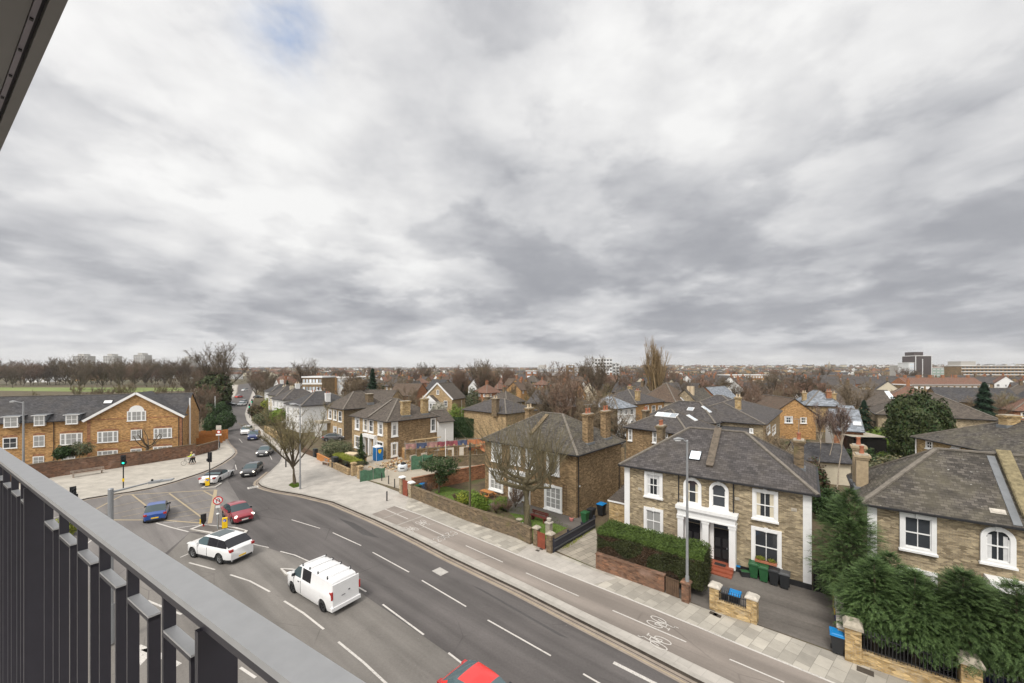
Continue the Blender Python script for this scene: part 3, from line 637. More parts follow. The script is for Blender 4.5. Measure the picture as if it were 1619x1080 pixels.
# ============================================================ houses
class House:
    """local frame: origin at the left end of the facade (seen from the street), +X along it, +Y into the house"""
    def __init__(s, name, label, px, py, vp, W, Dp, eave=6.2, ridge=9.0, wall='brick_brown', roof='slate_grey', kind='hip', z=None, px_end=None, cat='house', over=.35, group=None, wall_side=None, px_right=None, base=None, near='left', dpt=None, vpr=None, extra=None, gables=None):
        # (px,py): a facade corner, on the ground (z=None) or at height z; vp: vanishing point of the facade; near: which corner px,py is
        if dpt is not None: p = D(px, dpt)
        else: p = G(px, py, 0 if z is None else z)
        dirv = Vector(((vp - CX) / FOC, 1)).normalized()
        right = -dirv if vp < px else dirv
        s.right = right; s.depth = Vector((-right.y, right.x))
        o = Vector((p.x, p.y))
        if px_end is not None:
            X = (px_end - CX) / FOC
            # other corner at px_end
            sgn = 1 if near == 'left' else -1
            W = (X * o.y - o.x) / (sgn * (right.x - X * right.y)); W = abs(W)
        if near == 'right': o = o - right * W
        if Dp is None or px_right is not None:
            q = o + right * W if px_right else o; X = (px_right - CX) / FOC
            Dp = abs((X * q.y - q.x) / (s.depth.x - X * s.depth.y))
        s.W, s.D, s.o, s.eave, s.ridge = W, Dp, o, eave, ridge
        s.rot = math.atan2(right.y, right.x)
        s.root = thing(name, label, cat, (o.x, o.y, 0), s.rot, group)
        s.wallm = wall; s.roofm = roof; s.over = over
        if kind: s.shell(kind, wall_side)
    def loc(s, px, py, y=0.0):
        "facade plane y -> local (x,z) under a pixel"
        ray = Vector(((px - CX) / FOC, 1)); o = s.o + s.depth * y
        # o + right*x = ray*t
        det = ray.x * s.right.y - ray.y * s.right.x
        t = (o.x * s.right.y - o.y * s.right.x) / det
        x = (ray * t - o).dot(s.right); z = EYE - (py - CY) / FOC * t
        return x, z
    def sloc(s, px, py, x=None):
        x = s.W if x is None else x
        ray = Vector(((px - CX) / FOC, 1)); o = s.o + s.right * x
        det = ray.x * s.depth.y - ray.y * s.depth.x
        t = (o.x * s.depth.y - o.y * s.depth.x) / det
        return (ray * t - o).dot(s.depth), EYE - (py - CY) / FOC * t
    def shell(s, kind, wall_side=None):
        W, Dp, e, r, ov = s.W, s.D, s.eave, s.ridge, s.over
        mb = MB(); a = [(0, 0, 0), (W, 0, 0), (W, Dp, 0), (0, Dp, 0)]; top = [(x, y, e) for x, y, _ in a]
        for i in range(4):
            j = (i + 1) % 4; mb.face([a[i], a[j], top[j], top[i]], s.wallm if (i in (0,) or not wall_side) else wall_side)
        if kind == 'gable_x':     # ridge along x, gables at the ends
            mb.face([(0, Dp, e), (0, 0, e), (0, Dp / 2, r)], wall_side or s.wallm); mb.face([(W, 0, e), (W, Dp, e), (W, Dp / 2, r)], wall_side or s.wallm)
        if kind == 'gable_y':
            mb.face([(0, 0, e), (W, 0, e), (W / 2, 0, r)], s.wallm); mb.face([(W, Dp, e), (0, Dp, e), (W / 2, Dp, r)], s.wallm)
        mb.obj('wall', s.root)
        rf = MB(); k = (r - e) / (min(W, Dp) / 2 if kind == 'hip' else (Dp / 2 if kind == 'gable_x' else W / 2)); lo = e - ov * k
        x0, x1, y0, y1 = -ov, W + ov, -ov, Dp + ov; t = .12; tiles = []
        if kind == 'hip':
            if W >= Dp: R1, R2 = (Dp / 2, Dp / 2, r), (W - Dp / 2, Dp / 2, r)
            else: R1, R2 = (W / 2, W / 2, r), (W / 2, Dp - W / 2, r)
            c = [(x0, y0, lo), (x1, y0, lo), (x1, y1, lo), (x0, y1, lo)]
            if W >= Dp: fs = [[c[0], c[1], R2, R1], [c[1], c[2], R2], [c[2], c[3], R1, R2], [c[3], c[0], R1]]
            else: fs = [[c[0], c[1], R1], [c[1], c[2], R2, R1], [c[2], c[3], R2], [c[3], c[0], R1, R2]]
            tiles = [(R1, R2), (c[0], R1), (c[3], R1), (c[1], R2), (c[2], R2)] if W >= Dp else [(R1, R2), (c[0], R1), (c[1], R1), (c[2], R2), (c[3], R2)]
        elif kind == 'gable_x':
            R1, R2 = (-.15, Dp / 2, r), (W + .15, Dp / 2, r); x0, x1 = -.15, W + .15; c = [(x0, y0, lo), (x1, y0, lo), (x1, y1, lo), (x0, y1, lo)]
            fs = [[c[0], c[1], R2, R1], [c[2], c[3], R1, R2]]; tiles = [(R1, R2)]
        elif kind == 'gable_y':
            R1, R2 = (W / 2, -.2, r), (W / 2, Dp + .2, r); y0, y1 = -.2, Dp + .2; c = [(x0, y0, lo), (x1, y0, lo), (x1, y1, lo), (x0, y1, lo)]
            fs = [[c[3], c[0], R1, R2], [c[1], c[2], R2, R1]]; tiles = [(R1, R2)]
        elif kind == 'flat':
            c = [(x0, y0, r), (x1, y0, r), (x1, y1, r), (x0, y1, r)]; lo = r; fs = [c]
        for f in fs: rf.face([(p[0], p[1], p[2] + t) for p in f], s.roofm)
        if kind == 'hip' or kind == 'flat':
            rf.face([(p[0], p[1], lo) for p in c][::-1], 'gutter_black')
            ed = [(0, 1), (1, 2), (2, 3), (3, 0)]
        else:
            for f in fs: rf.face([p for p in f][::-1], 'gutter_black')
            ed = [(0, 1), (2, 3)] if kind == 'gable_x' else [(3, 0), (1, 2)]
            for f in fs:   # verge edges
                for i, j in ((1, 2), (3, 0)): rf.face([f[i], f[j], (*f[j][:2], f[j][2] + t), (*f[i][:2], f[i][2] + t)], 'gutter_black')
        for i, j in ed: rf.face([c[i], c[j], (c[j][0], c[j][1], lo + t), (c[i][0], c[i][1], lo + t)], 'gutter_black')
        s.roof = rf.obj('roof', s.root); s.lo = lo; s.slope = k; s.kind = kind
        g = MB()
        for i, j in ed:
            a1, b1 = Vector(c[i]), Vector(c[j]); cc = Vector((W / 2, Dp / 2, 0)); n = (a1 + b1) / 2 - cc; n.z = 0; n.normalize()
            g.beam(a1 + n * .06 + Vector((0, 0, .06)), b1 + n * .06 + Vector((0, 0, .06)), .12, .1, 'gutter_black')
        g.obj('gutter', s.root)
        if tiles and s.D > 3:
            tm = MB()
            for a1, b1 in tiles: tm.beam(Vector(a1) + Vector((0, 0, t + .02)), Vector(b1) + Vector((0, 0, t + .02)), .24, .1, 'ridge_tile')
            tm.obj('ridge_tiles', s.roof)
    def rz(s, x, y):
        "roof height over local x,y"
        if s.kind == 'hip': m = min(x + s.over, y + s.over, s.W + s.over - x, s.D + s.over - y)
        elif s.kind == 'gable_x': m = min(y + s.over, s.D + s.over - y)
        elif s.kind == 'gable_y': m = min(x + s.over, s.W + s.over - x)
        else: return s.ridge
        return s.lo + m * s.slope + .12
WINC = {}; WN = [0]
def window_mesh(w, h, style, arch, sur):
    key = (round(w, 2), round(h, 2), style, arch, sur)
    if key in WINC: return WINC[key]
    a = MB(); n = 14; d = .12
    def outline(ww, hh, zc=0):
        if not arch: return [(-ww / 2, -hh / 2), (ww / 2, -hh / 2), (ww / 2, hh / 2), (-ww / 2, hh / 2)]
        rr = ww / 2; return [(-ww / 2, -hh / 2), (ww / 2, -hh / 2)] + [(rr * math.cos(math.pi * i / n), hh / 2 - rr + rr * math.sin(math.pi * i / n)) for i in range(n + 1)]
    gw, gh = w - 2 * sur, h - 2 * sur
    out, inn = outline(w, h), outline(gw, gh)
    k = len(out)
    for i in range(k):
        j = (i + 1) % k
        a.face([(out[i][0], -d, out[i][1]), (out[j][0], -d, out[j][1]), (inn[j][0], -d, inn[j][1]), (inn[i][0], -d, inn[i][1])], 'paint_white')
        a.face([(out[i][0], 0, out[i][1]), (out[j][0], 0, out[j][1]), (out[j][0], -d, out[j][1]), (out[i][0], -d, out[i][1])], 'paint_white')
        a.face([(inn[i][0], -d, inn[i][1]), (inn[j][0], -d, inn[j][1]), (inn[j][0], -.01, inn[j][1]), (inn[i][0], -.01, inn[i][1])], 'paint_white')
    a.box(-w / 2 - .05, w / 2 + .05, -.2, 0, -h / 2 - .06, -h / 2 + .05, 'paint_white')
    if sur > .14: a.box(-.1, .1, -.17, 0, h / 2 - sur - .02, h / 2 + .05, 'paint_white')
    f = MB(); fr = .05
    zt = gh / 2 - (gw / 2 if arch else 0)
    f.box(-gw / 2, gw / 2, -.055, -.02, -fr, fr * .4, 'paint_white')
    f.box(-gw / 2, -gw / 2 + fr, -.05, -.02, -gh / 2, zt, 'paint_white'); f.box(gw / 2 - fr, gw / 2, -.05, -.02, -gh / 2, zt, 'paint_white')
    f.box(-gw / 2, gw / 2, -.05, -.02, -gh / 2, -gh / 2 + fr * 1.5, 'paint_white')
    if not arch: f.box(-gw / 2, gw / 2, -.05, -.02, gh / 2 - fr, gh / 2, 'paint_white')
    nb = {'1': 0, '2': 1, '3': 2, '4': 3}[style[0]]
    for i in range(nb):
        x = -gw / 2 + gw * (i + 1) / (nb + 1); t = .02 if style[0] != '3' or len(style) == 1 else .04
        f.box(x - t, x + t, -.045, -.02, -gh / 2, gh / 2 - (.02 if arch else 0), 'paint_white')
    if 'h' in style:
        for q in (.25, .75): f.box(-gw / 2, gw / 2, -.04, -.02, -gh / 2 + gh * q - .012, -gh / 2 + gh * q + .012, 'paint_white')
    g = MB(); g.face([(p[0], -.012, p[1]) for p in inn], 'glass_dark')
    g2 = MB(); g2.face([(p[0], -.012, p[1]) for p in inn], 'glass_curtain')
    WINC[key] = (a.mesh('window'), f.mesh('frame'), g.mesh('pane'), g2.mesh('pane'))
    return WINC[key]
def add_window(H, x, z, w, h, style='2', arch=False, sur=.2, side='front', curtain=False, plane=None, name='window'):
    a, f, g, g2 = window_mesh(w, h, style, arch, sur)
    if side == 'front': loc, rz = (x, (plane or 0) - .003, z), 0
    elif side == 'right': loc, rz = ((H.W if plane is None else plane) + .003, x, z), math.pi / 2
    else: loc, rz = ((0 if plane is None else plane) - .003, x, z), -math.pi / 2
    o = link(name, a, H.root, loc, rz); link('sash', f, o); link('pane', g2 if curtain else g, o)
    WN[0] += 1
    if not curtain and w > .9 and WN[0] % 3:
        key = ('c', round(w, 2), round(h, 2), arch, WN[0] % 3)
        if key not in WINC:
            c = MB(); gw, gh = w - 2 * sur - .1, h - 2 * sur - .1; n = 5; top = gh / 2 - (gw * .3 if arch else 0)
            for s_ in (-1, 1):
                for i in range(n): x0 = s_ * gw * (.5 - .045 * i); x1 = s_ * gw * (.5 - .045 * (i + 1)); c.box(min(x0, x1), max(x0, x1), -.016 - .002 * (i % 2), -.0135, -gh / 2, top, 'cloth_white' if WN[0] % 3 == 1 else 'render_cream')
            if WN[0] % 3 == 1 and not arch: c.box(-gw / 2, gw / 2, -.019, -.0155, top - gh * .18, top, 'cloth_white')
            WINC[key] = c.mesh('curtain')
        link('curtain', WINC[key], o)
    return o
def win_px(H, x0, x1, yt, yb, side='front', y=0.0, **kw):
    cx = (x0 + x1) / 2
    fn = (lambda px, py: H.loc(px, py, y)) if side == 'front' else (lambda px, py: H.sloc(px, py, kw.get('plane')))
    a, _ = fn(x0, yt); b, _ = fn(x1, yt); _, zt = fn(cx, yt); _, zb = fn(cx, yb)
    if side == 'front' and y: kw['plane'] = y
    return add_window(H, (a + b) / 2, (zt + zb) / 2, abs(b - a), zt - zb, side=side, **kw)
def chimney(H, x, y, w=.9, d=.6, top=2.2, pots=2, wall=None, pot='terracotta', potn=None, below=.7, ornate=True, lead=True, tall=.45):
    zb = H.rz(x, y) - below; zt = H.rz(x, y) + top; m = wall or H.wallm; mb = MB()
    mb.box(x - w / 2, x + w / 2, y - d / 2, y + d / 2, zb, zt - .35, m)
    if ornate:
        mb.box(x - w / 2 - .06, x + w / 2 + .06, y - d / 2 - .06, y + d / 2 + .06, zt - .35, zt - .22, m); mb.box(x - w / 2 - .13, x + w / 2 + .13, y - d / 2 - .13, y + d / 2 + .13, zt - .22, zt - .08, m)
        mb.box(x - w / 2 - .02, x + w / 2 + .02, y - d / 2 - .02, y + d / 2 + .02, zt - .08, zt, 'stone')
    else: mb.box(x - w / 2 - .05, x + w / 2 + .05, y - d / 2 - .05, y + d / 2 + .05, zt - .35, zt, m)
    o = mb.obj('chimney', H.root)
    for i in range(pots):
        px_ = x + (i - (pots - 1) / 2) * (w / max(1, pots)) if w >= d else x; py_ = y if w >= d else y + (i - (pots - 1) / 2) * (d / max(1, pots))
        pm = MB(); pm.lathe([(.13, 0), (.12, .1), (.1, tall * .75), (.13, tall * .85), (.13, tall)], pot, (px_, py_, zt), 8); pm.obj('chimney_pot', o)
    if lead:
        z = H.rz(x, y); lm = MB(); lm.box(x - w / 2 - .12, x + w / 2 + .12, y - d / 2 - .12, y + d / 2 + .12, zb, z - .05, 'lead'); lm.obj('flashing', o)
    return o
def quoin(H, x0, x1, z0, z1, y=-.05, m='paint_white'):
    mb = MB(); n = int((z1 - z0) / .42)
    for i in range(n):
        a = z0 + (z1 - z0) * i / n; mb.box(x0, x1, y, .01, a + .012, a + (z1 - z0) / n, m)
    mb.box(x0 + .01, x1 - .01, y + .015, 0, z0, z1, m)
    return mb.obj('quoin', H.root)
def pipe(H, x, z0, z1, y=-.08, side='front', m='gutter_black'):
    mb = MB()
    if side == 'front': mb.tube([(x, y, z0), (x, y, z1)], .045, m, 6)
    else: mb.tube([(H.W + .08, x, z0), (H.W + .08, x, z1)], .045, m, 6)
    return mb.obj('drainpipe', H.root)
def skylight(H, px, py, w=.8, h=1.1, pane='glass_sky', face='front', xy=None, frame='gutter_black'):
    if xy is None:
        # march the view ray onto the roof
        best = None
        for i in range(1, 4000):
            d = H.o.length * .6 + i * .02; p = Vector(((px - CX) / FOC * d, d)); l = p - H.o; x, y = l.dot(H.right), l.dot(H.depth); z = EYE - (py - CY) / FOC * d
            if -H.over < x < H.W + H.over and -H.over < y < H.D + H.over and z <= H.rz(x, y): best = (x, y, z); break
        if not best: return None
        x, y, z = best
    else: x, y = xy; z = H.rz(x, y)
    k = H.slope; e = .02
    gx = (H.rz(x + e, y) - H.rz(x - e, y)) / (2 * e); gy = (H.rz(x, y + e) - H.rz(x, y - e)) / (2 * e)
    n = Vector((-gx, -gy, 1)).normalized(); t = Vector((-n.y, n.x, 0)).normalized(); b = n.cross(t)
    T = Matrix.Translation((x, y, z)) @ Matrix((t, b, n)).transposed().to_4x4()
    mb = MB(); mb.box(-w / 2, w / 2, -h / 2, h / 2, -.02, .09, frame, T); o = mb.obj('skylight', H.root)
    g = MB(); g.box(-w / 2 + .07, w / 2 - .07, -h / 2 + .07, h / 2 - .07, .09, .105, pane, T); g.obj('pane', o)
    return o
def party_wall(H, x, y0, y1, w=.4, m='brick_old', cap=None, up=.32):
    mb = MB()
    pts = [(y, H.rz(x, y)) for y in (y0, y1)]
    a, b = Vector((x, y0, pts[0][1])), Vector((x, y1, pts[1][1])); mb.beam(a + Vector((0, 0, 0)), b, w, up * 2, m)
    if cap: mb.beam(a + Vector((0, 0, up)), b + Vector((0, 0, up)), w + .06, .05, cap)
    return mb.obj('party_wall', H.root)
def ext(H, x0, x1, y0, y1, z0, z1, m, name='extension', roof=None, lean=0):
    mb = MB(); mb.box(x0, x1, y0, y1, z0, z1, m); o = mb.obj(name, H.root)
    if roof: r = MB(); r.face([(x0 - .1, y0 - .1, z1 + .02), (x1 + .1, y0 - .1, z1 + .02 ), (x1 + .1, y1 + .1, z1 + .02 + lean), (x0 - .1, y1 + .1, z1 + .02 + lean)], roof); r.face([(x0 - .1, y0 - .1, z1 - .12), (x1 + .1, y0 - .1, z1 - .12), (x1 + .1, y0 - .1, z1 + .02), (x0 - .1, y0 - .1, z1 + .02)], 'paint_white'); r.obj('extension_roof', o)
    return o

# ---- the near pair of houses with the shared white porch
HA = House('semi_detached_house', 'pair of yellow brick houses sharing a white double porch behind the clipped hedge', 1282.5, 936, 0, None, 8.2, 6.45, 9.15, 'brick_yellow', 'slate_grey', px_end=988, near='right')
print('HA', HA.W, HA.D, HA.o)
W_ = HA.W
UL = win_px(HA, 1019.3, 1048, 746.5, 786.5); UR = win_px(HA, 1189.6, 1230.4, 774.4, 822.5)
LR = win_px(HA, 1187.8, 1236, 835.6, 893.7, curtain=False)
x_l, _ = HA.loc(1033.5, 820); add_window(HA, x_l, LR.location.z, LR.data.vertices[1].co.x * 2 if False else 1.5, 2.0, curtain=True)
win_px(HA, 1081, 1109.3, 755, 799, arch=True, style='1'); win_px(HA, 1121.7, 1152.3, 761.8, 806, arch=True, style='1')
quoin(HA, -.02, .42, .5, 6.25); quoin(HA, W_ - .42, W_ + .03, .45, 6.25)
mb = MB(); mb.box(-.03, W_ + .04, -.06, .01, 0, .5, 'gutter_black'); mb.obj('plinth', HA.root)
# porch
pa, _ = HA.loc(1071.5, 800, -.6); pb, _ = HA.loc(1163, 820, -.6); za = HA.loc(1117, 807, -.7)[1]
mb = MB(); mb.box(pa - .12, pb + .12, -.85, 0, za - .22, za, 'paint_white'); mb.box(pa, pb, -.7, 0, za - .75, za - .22, 'paint_white'); mb.box(pa - .05, pb + .05, -.76, 0, za - .34, za - .26, 'paint_white'); mb.box(pa - .05, pb + .05, -.74, 0, za - .8, za - .7, 'paint_white')
mb.obj('porch_canopy', HA.root)
pm = (pa + pb) / 2; cols = [pa + .2, pm, pb - .2]
for x in cols:
    c = MB(); c.box(x - .2, x + .2, -.66, -.25 if x == pm else -.02, .3, za - .8, 'paint_white'); c.box(x - .25, x + .25, -.7, -.2, za - 1.0, za - .8, 'paint_white'); c.obj('porch_column', HA.root)
mb = MB(); mb.box(pa + .4, pb - .4, .02, .05, .4, za - .7, 'paint_white')
for x in ((pa + pm) / 2, (pm + pb) / 2):
    d = MB(); d.box(x - .48, x + .48, -.05, -.01, .5, 2.75, 'door_black')
    for zz in (.7, 1.5): 
        for xx in (-.24, .24): d.box(x + xx - .16, x + xx + .16, -.065, -.05, zz, zz + .6, 'gutter_black')
    dd = d.obj('door', HA.root); k = MB(); k.box(x + .32, x + .38, -.1, -.065, 1.4, 1.52, 'lead'); k.obj('handle', dd)
    fl = MB(); fl.box(x - .6, x + .6, -.03, -.005, 2.8, za - .8, 'glass_dark'); fl.obj('fanlight', HA.root)
    j = MB(); j.box(x - .75, x - .5, -.07, -.004, .5, za - .8, 'paint_white'); j.box(x + .5, x + .75, -.07, -.004, .5, za - .8, 'paint_white'); j.obj('door_frame', HA.root)
mb = MB(); mb.box(pa + .1, pb - .1, -1.0, -.06, .1, .46, 'step_red'); mb.box(pa + .1, pb - .1, -1.35, -1.0, .1, .34, 'step_red'); mb.box(pa + .1, pb - .1, -1.7, -1.35, .1, .22, 'step_red'); mb.obj('steps', HA.root)
mb = MB(); mb.box(pm + .6, pm + 1.3, -.85, -.45, .46, .475, 'rubber'); mb.obj('doormat', HA.root)
for px, py in ((1165.5, 788.5), (1255.5, 806), (1012, 773), (1077.5, 786)):
    x, z_ = HA.loc(px, py); mb = MB(); mb.box(x - .14, x + .14, -.04, 0, z_ - .1, z_ + .1, 'stone_pale')
    for i in range(4): mb.box(x - .12, x + .12, -.05, -.04, z_ - .08 + i * .045, z_ - .06 + i * .045, 'stone')
    mb.obj('air_vent', HA.root)
pipe(HA, HA.loc(1073.3, 760)[0], za, 6.3); pipe(HA, HA.loc(1160, 760)[0], 2.0, 6.3)
party_wall(HA, HA.loc(1116, 744)[0] + .15, .55, 4.05, .45, 'parapet_dark', 'parapet_dark', .2)
skylight(HA, 1099.5, 721, .85, 1.0)
chimney(HA, 1.1, 6.2, .55, .95, 1.7, 2, 'brick_old'); chimney(HA, W_ - .7, 4.6, .6, .9, 2.0, 2, 'brick_old')
ext(HA, 1.0, W_ - 1.0, 8.2, 12.0, 0, 5.2, 'brick_yellow', 'rear_wing', 'slate_grey', .9)
ext(HA, -1.9, -.02, 1.2, 6, 0, 2.7, 'brick_gold', 'side_extension', 'slate_brown', .5)
wb = MB(); xb = LR.location.x; zb_ = LR.location.z - 1.02
wb.box(xb - .62, xb + .62, -.42, -.16, zb_ + .02, zb_ + .16, 'terracotta'); wb.obj('window_box', HA.root)

# ---- brown house with the pruned tree
HB = House('semi_detached_house', 'brown brick pair of houses with steep mossy slate roof and two tall chimneys', 911, 822, 112, None, None, 6.25, 9.1, 'brick_brown', 'slate_old', px_end=767, near='right', px_right=982)
print('HB', HB.W, HB.D, HB.o)
for a in [(778, 793.3, 698, 730), (807.6, 823.7, 704.5, 735), (832, 847.5, 709.5, 741), (864.6, 885, 714.7, 751)]: win_px(HB, *a, curtain=True)
win_px(HB, 774, 796, 742, 776, curtain=True, style='3h'); win_px(HB, 861.3, 889, 767.5, 807, curtain=True, style='3h')
xa, za2 = HB.loc(803, 743, -.5); xb2, _ = HB.loc(834, 750, -.5)
mb = MB(); mb.box(xa, xb2, -.5, 0, 2.9, 3.3, 'paint_white'); mb.box(xa - .08, xb2 + .08, -.58, 0, 3.3, 3.42, 'paint_white'); mb.obj('porch_canopy', HB.root)
for x in (xa + .15, (xa + xb2) / 2, xb2 - .15): c = MB(); c.box(x - .15, x + .15, -.46, -.01, .1, 2.9, 'paint_white'); c.obj('porch_column', HB.root)
for x in (xa + .85, xb2 - .85): c = MB(); c.box(x - .42, x + .42, -.04, -.005, .3, 2.4, 'clad_white'); c.box(x - .28, x + .28, -.06, -.04, 1.2, 2.2, 'glass_curtain'); c.obj('door', HB.root)
pipe(HB, .3, .1, 6.1, side='right'); pipe(HB, HB.sloc(978, 760)[0], .1, 3.5, side='right')
party_wall(HB, HB.W * .47, 1.3, 4.2, .4, 'brick_old', 'ridge_moss', .2)
def by_px(H, px, x):  # depth along the side for a pixel column, at local x
    ray = Vector(((px - CX) / FOC, 1)); o = H.o + H.right * x; det = ray.x * H.depth.y - ray.y * H.depth.x
    return ((ray * ((o.x * H.depth.y - o.y * H.depth.x) / det)) - o).dot(H.depth)
y1 = by_px(HB, 929.5, HB.W - .75); y2 = by_px(HB, 957.5, HB.W - .75)
chimney(HB, HB.W - .75, y1, .62, 1.15, 2.9, 2, tall=.5); chimney(HB, HB.W - .75, y2, .62, 1.15, 2.9, 2, tall=.5)
chimney(HB, 1.2, 6.6, .6, 1.0, 2.3, 2, pot='pot_buff')
mb = MB(); x, z_ = HB.sloc(913, 760); mb.box(HB.W, HB.W + .1, .5, .62, 3.0, 3.12, 'lamp_clear'); mb.obj('wall_lamp', HB.root)
mb = MB(); xt = HB.loc(893.5, 790)[0]
for i in range(9): mb.box(xt - .2, xt + .2, -.05, -.02, .8 + i * .27, .84 + i * .27, 'fence_brown')
for d_ in (-.2, .18): mb.box(xt + d_, xt + d_ + .025, -.055, -.03, .7, 3.1, 'fence_brown')
mb.obj('trellis', HB.root)
ext(HB, 1, HB.W - 1.5, HB.D, HB.D + 4, 0, 4.6, 'brick_buff', 'rear_wing', 'slate_grey', .7)

# ---- house beside the building site
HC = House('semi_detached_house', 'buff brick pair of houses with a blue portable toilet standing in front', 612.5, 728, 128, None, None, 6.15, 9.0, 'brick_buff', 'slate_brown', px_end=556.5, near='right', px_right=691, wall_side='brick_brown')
print('HC', HC.W, HC.D)
for a in [(562, 569, 659, 679.5), (574.8, 581.8, 661.5, 682), (583.7, 591, 663.2, 684), (598, 606, 666, 688.5), (561, 569.5, 688.5, 708.5), (596, 606.5, 697.5, 719)]: win_px(HC, *a, sur=.18)
for a in [(618.5, 628.7, 667, 690.5), (618, 628.7, 699.5, 722), (680.4, 689, 661, 683)]: win_px(HC, *a, side='right', sur=.22)
xa, _ = HC.loc(573, 690, -.5); xb2, _ = HC.loc(592, 690, -.5)
mb = MB(); mb.box(xa, xb2, -.55, 0, 3.0, 3.5, 'paint_white'); mb.obj('porch_canopy', HC.root)
for x in (xa + .15, (xa + xb2) / 2, xb2 - .15): c = MB(); c.box(x - .17, x + .17, -.5, -.01, .1, 3.0, 'paint_white'); c.obj('porch_column', HC.root)
for x in (xa + .9, xb2 - .9): c = MB(); c.box(x - .42, x + .42, -.04, -.005, .3, 2.4, 'door_black'); c.obj('door', HC.root)
party_wall(HC, HC.W * .5, -.1, 4.2, .45, 'slate_brown', 'ridge_tile', .15)
chimney(HC, HC.W - .8, by_px(HC, 641, HC.W - .8), .65, 1.5, 2.3, 0, 'brick_gold', lead=True); chimney(HC, HC.W - .8, by_px(HC, 671, HC.W - .8), .65, 1.2, 2.5, 2, 'brick_gold', pot='pot_buff')
HC2 = House('rear_annexe', 'white rendered annexe with brown tiled roof behind the buff brick pair', 693.5, 692, 1500, 6, 6, 4.2, 5.9, 'render_white', 'slate_brown', px_end=717, kind='gable_x', dpt=74.5)
# ---- next house up the hill with the columned porch
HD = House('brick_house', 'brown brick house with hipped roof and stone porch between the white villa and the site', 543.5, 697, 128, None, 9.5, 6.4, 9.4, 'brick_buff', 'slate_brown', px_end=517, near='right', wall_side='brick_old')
for a in [(519.5, 525, 646.5, 662.5), (527.5, 533, 648, 664.5), (535.5, 541, 650, 667), (527.5, 533, 674, 691), (535.5, 541, 677, 695)]: win_px(HD, *a, sur=.1)
mb = MB(); mb.box(-1.0, 1.9, -2.2, 0, 3.0, 3.5, 'stone'); mb.obj('porch_canopy', HD.root)
for x in (-.8, .2, 1.7): c = MB(); c.box(x - .15, x + .15, -2.1, -1.8, .1, 3.0, 'paint_white'); c.obj('porch_column', HD.root)
chimney(HD, HD.W - 1, by_px(HD, 584, HD.W - 1) if by_px(HD, 584, HD.W - 1) < 12 else 6, 1.2, 1.2, 1.8, 0, 'brick_old')
# ---- white and brick villas further along the road
def villa(label, px, d, W, Dp, wall, roof, kind='hip', eave=6.2, ridge=8.8, vp=110, wins=True, name='villa', chim=1, group=None, side_w=0, chim_m=None, wall_side=None, pot='pot_buff', sur=.1, rw=1, cols=3, rows=2):
    H = House(name, label, px, 0, vp, W, Dp, eave, ridge, wall, roof, kind, dpt=d, near='right', group=group, wall_side=wall_side)
    if wins:
        for r_ in range(rows):
            for i in range(cols):
                add_window(H, H.W * (i + .5) / cols, 1.7 + r_ * 3.0, 1.0, 1.7, sur=sur, curtain=(i + r_) % 2 == 0)
        for i in range(side_w):
            for r_ in range(rows): add_window(H, H.D * (i + .5) / side_w, 1.7 + r_ * 3.0, 1.0, 1.7, sur=sur, side='right')
    cs = [(H.W * .5, H.D * .5)] if chim == 1 else [(.8, H.D * .5), (H.W - .8, H.D * .5)] if chim == 2 else []
    for x, y in cs: chimney(H, x, y, .6, 1.1, 1.9 if kind == 'hip' and chim != 1 else 1.3, 2, chim_m or wall, pot=pot, ornate=False, lead=False)
    return H
villa('white rendered villa with white chimneys, its blank flank showing behind the pollard', 477, 86, 9.5, 12, 'render_white', 'slate_dark', chim=2, chim_m='render_white', pot='terracotta')
villa('white villa with pilasters, second beyond the pollarded street tree', 448, 103, 8.5, 10, 'render_white', 'slate_grey', chim=1, chim_m='render_white')
villa('narrow cream brick villa third along the row above the bend', 438, 120, 8, 9, 'render_cream', 'slate_grey', chim=2)
villa('white gabled villa at the far end of the row beside a yellow shrub', 430, 140, 8, 9, 'render_white', 'slate_dark', chim=1, wall_side='render_white')

# ---- the brown brick mansion block on the left
HL = House('apartment_block', 'orange brick apartment block with wide white-edged gable and dormers behind the garden wall', 291, 725, 2050, None, 9.0, 6.5, 9.9, 'brick_orange', 'slate_dark', 'gable_x', px_end=-60, near='right', dpt=66)
print('HL', HL.W, HL.o)
gx0 = HL.W - 11.5; PY = -1.0
mb = MB(); pk = 10.35; gm = (gx0 + HL.W) / 2
def poly_wall(mb, pts, m): mb.face(pts, m)
mb.face([(gx0, PY, 0), (HL.W, PY, 0), (HL.W, PY, 6.5), (gm, PY, pk), (gx0, PY, 6.5)], 'brick_orange'); mb.face([(HL.W, PY, 0), (HL.W, 0.01, 0), (HL.W, 0.01, 6.5), (HL.W, PY, 6.5)], 'brick_orange'); mb.face([(gx0, 0, 0), (gx0, PY, 0), (gx0, PY, 6.5), (gx0, 0, 6.5)], 'brick_orange')
mb.obj('gable_wall', HL.root)
mb = MB(); k = (pk - 6.5) / 5.75; e0 = 6.5 - .35 * k
for sx in (-1, 1):
    a = (gm + sx * 6.1, PY - .35, e0 + .1); b = (gm, PY - .35, pk + .1); c = (gm, 5.2, pk + .1); d_ = (gm + sx * 6.1, 1.0 if sx > 0 else 1.0, e0 + .1)
    f = [a, b, c, d_]; mb.face(f if sx < 0 else f[::-1], 'slate_dark')
mb.obj('gable_roof', HL.root)
for sx in (-1, 1):
    mb = MB(); mb.beam((gm + sx * 6.15, PY - .38, e0 - .05), (gm, PY - .38, pk + .02), .08, .34, 'paint_white'); mb.obj('bargeboard', HL.root)
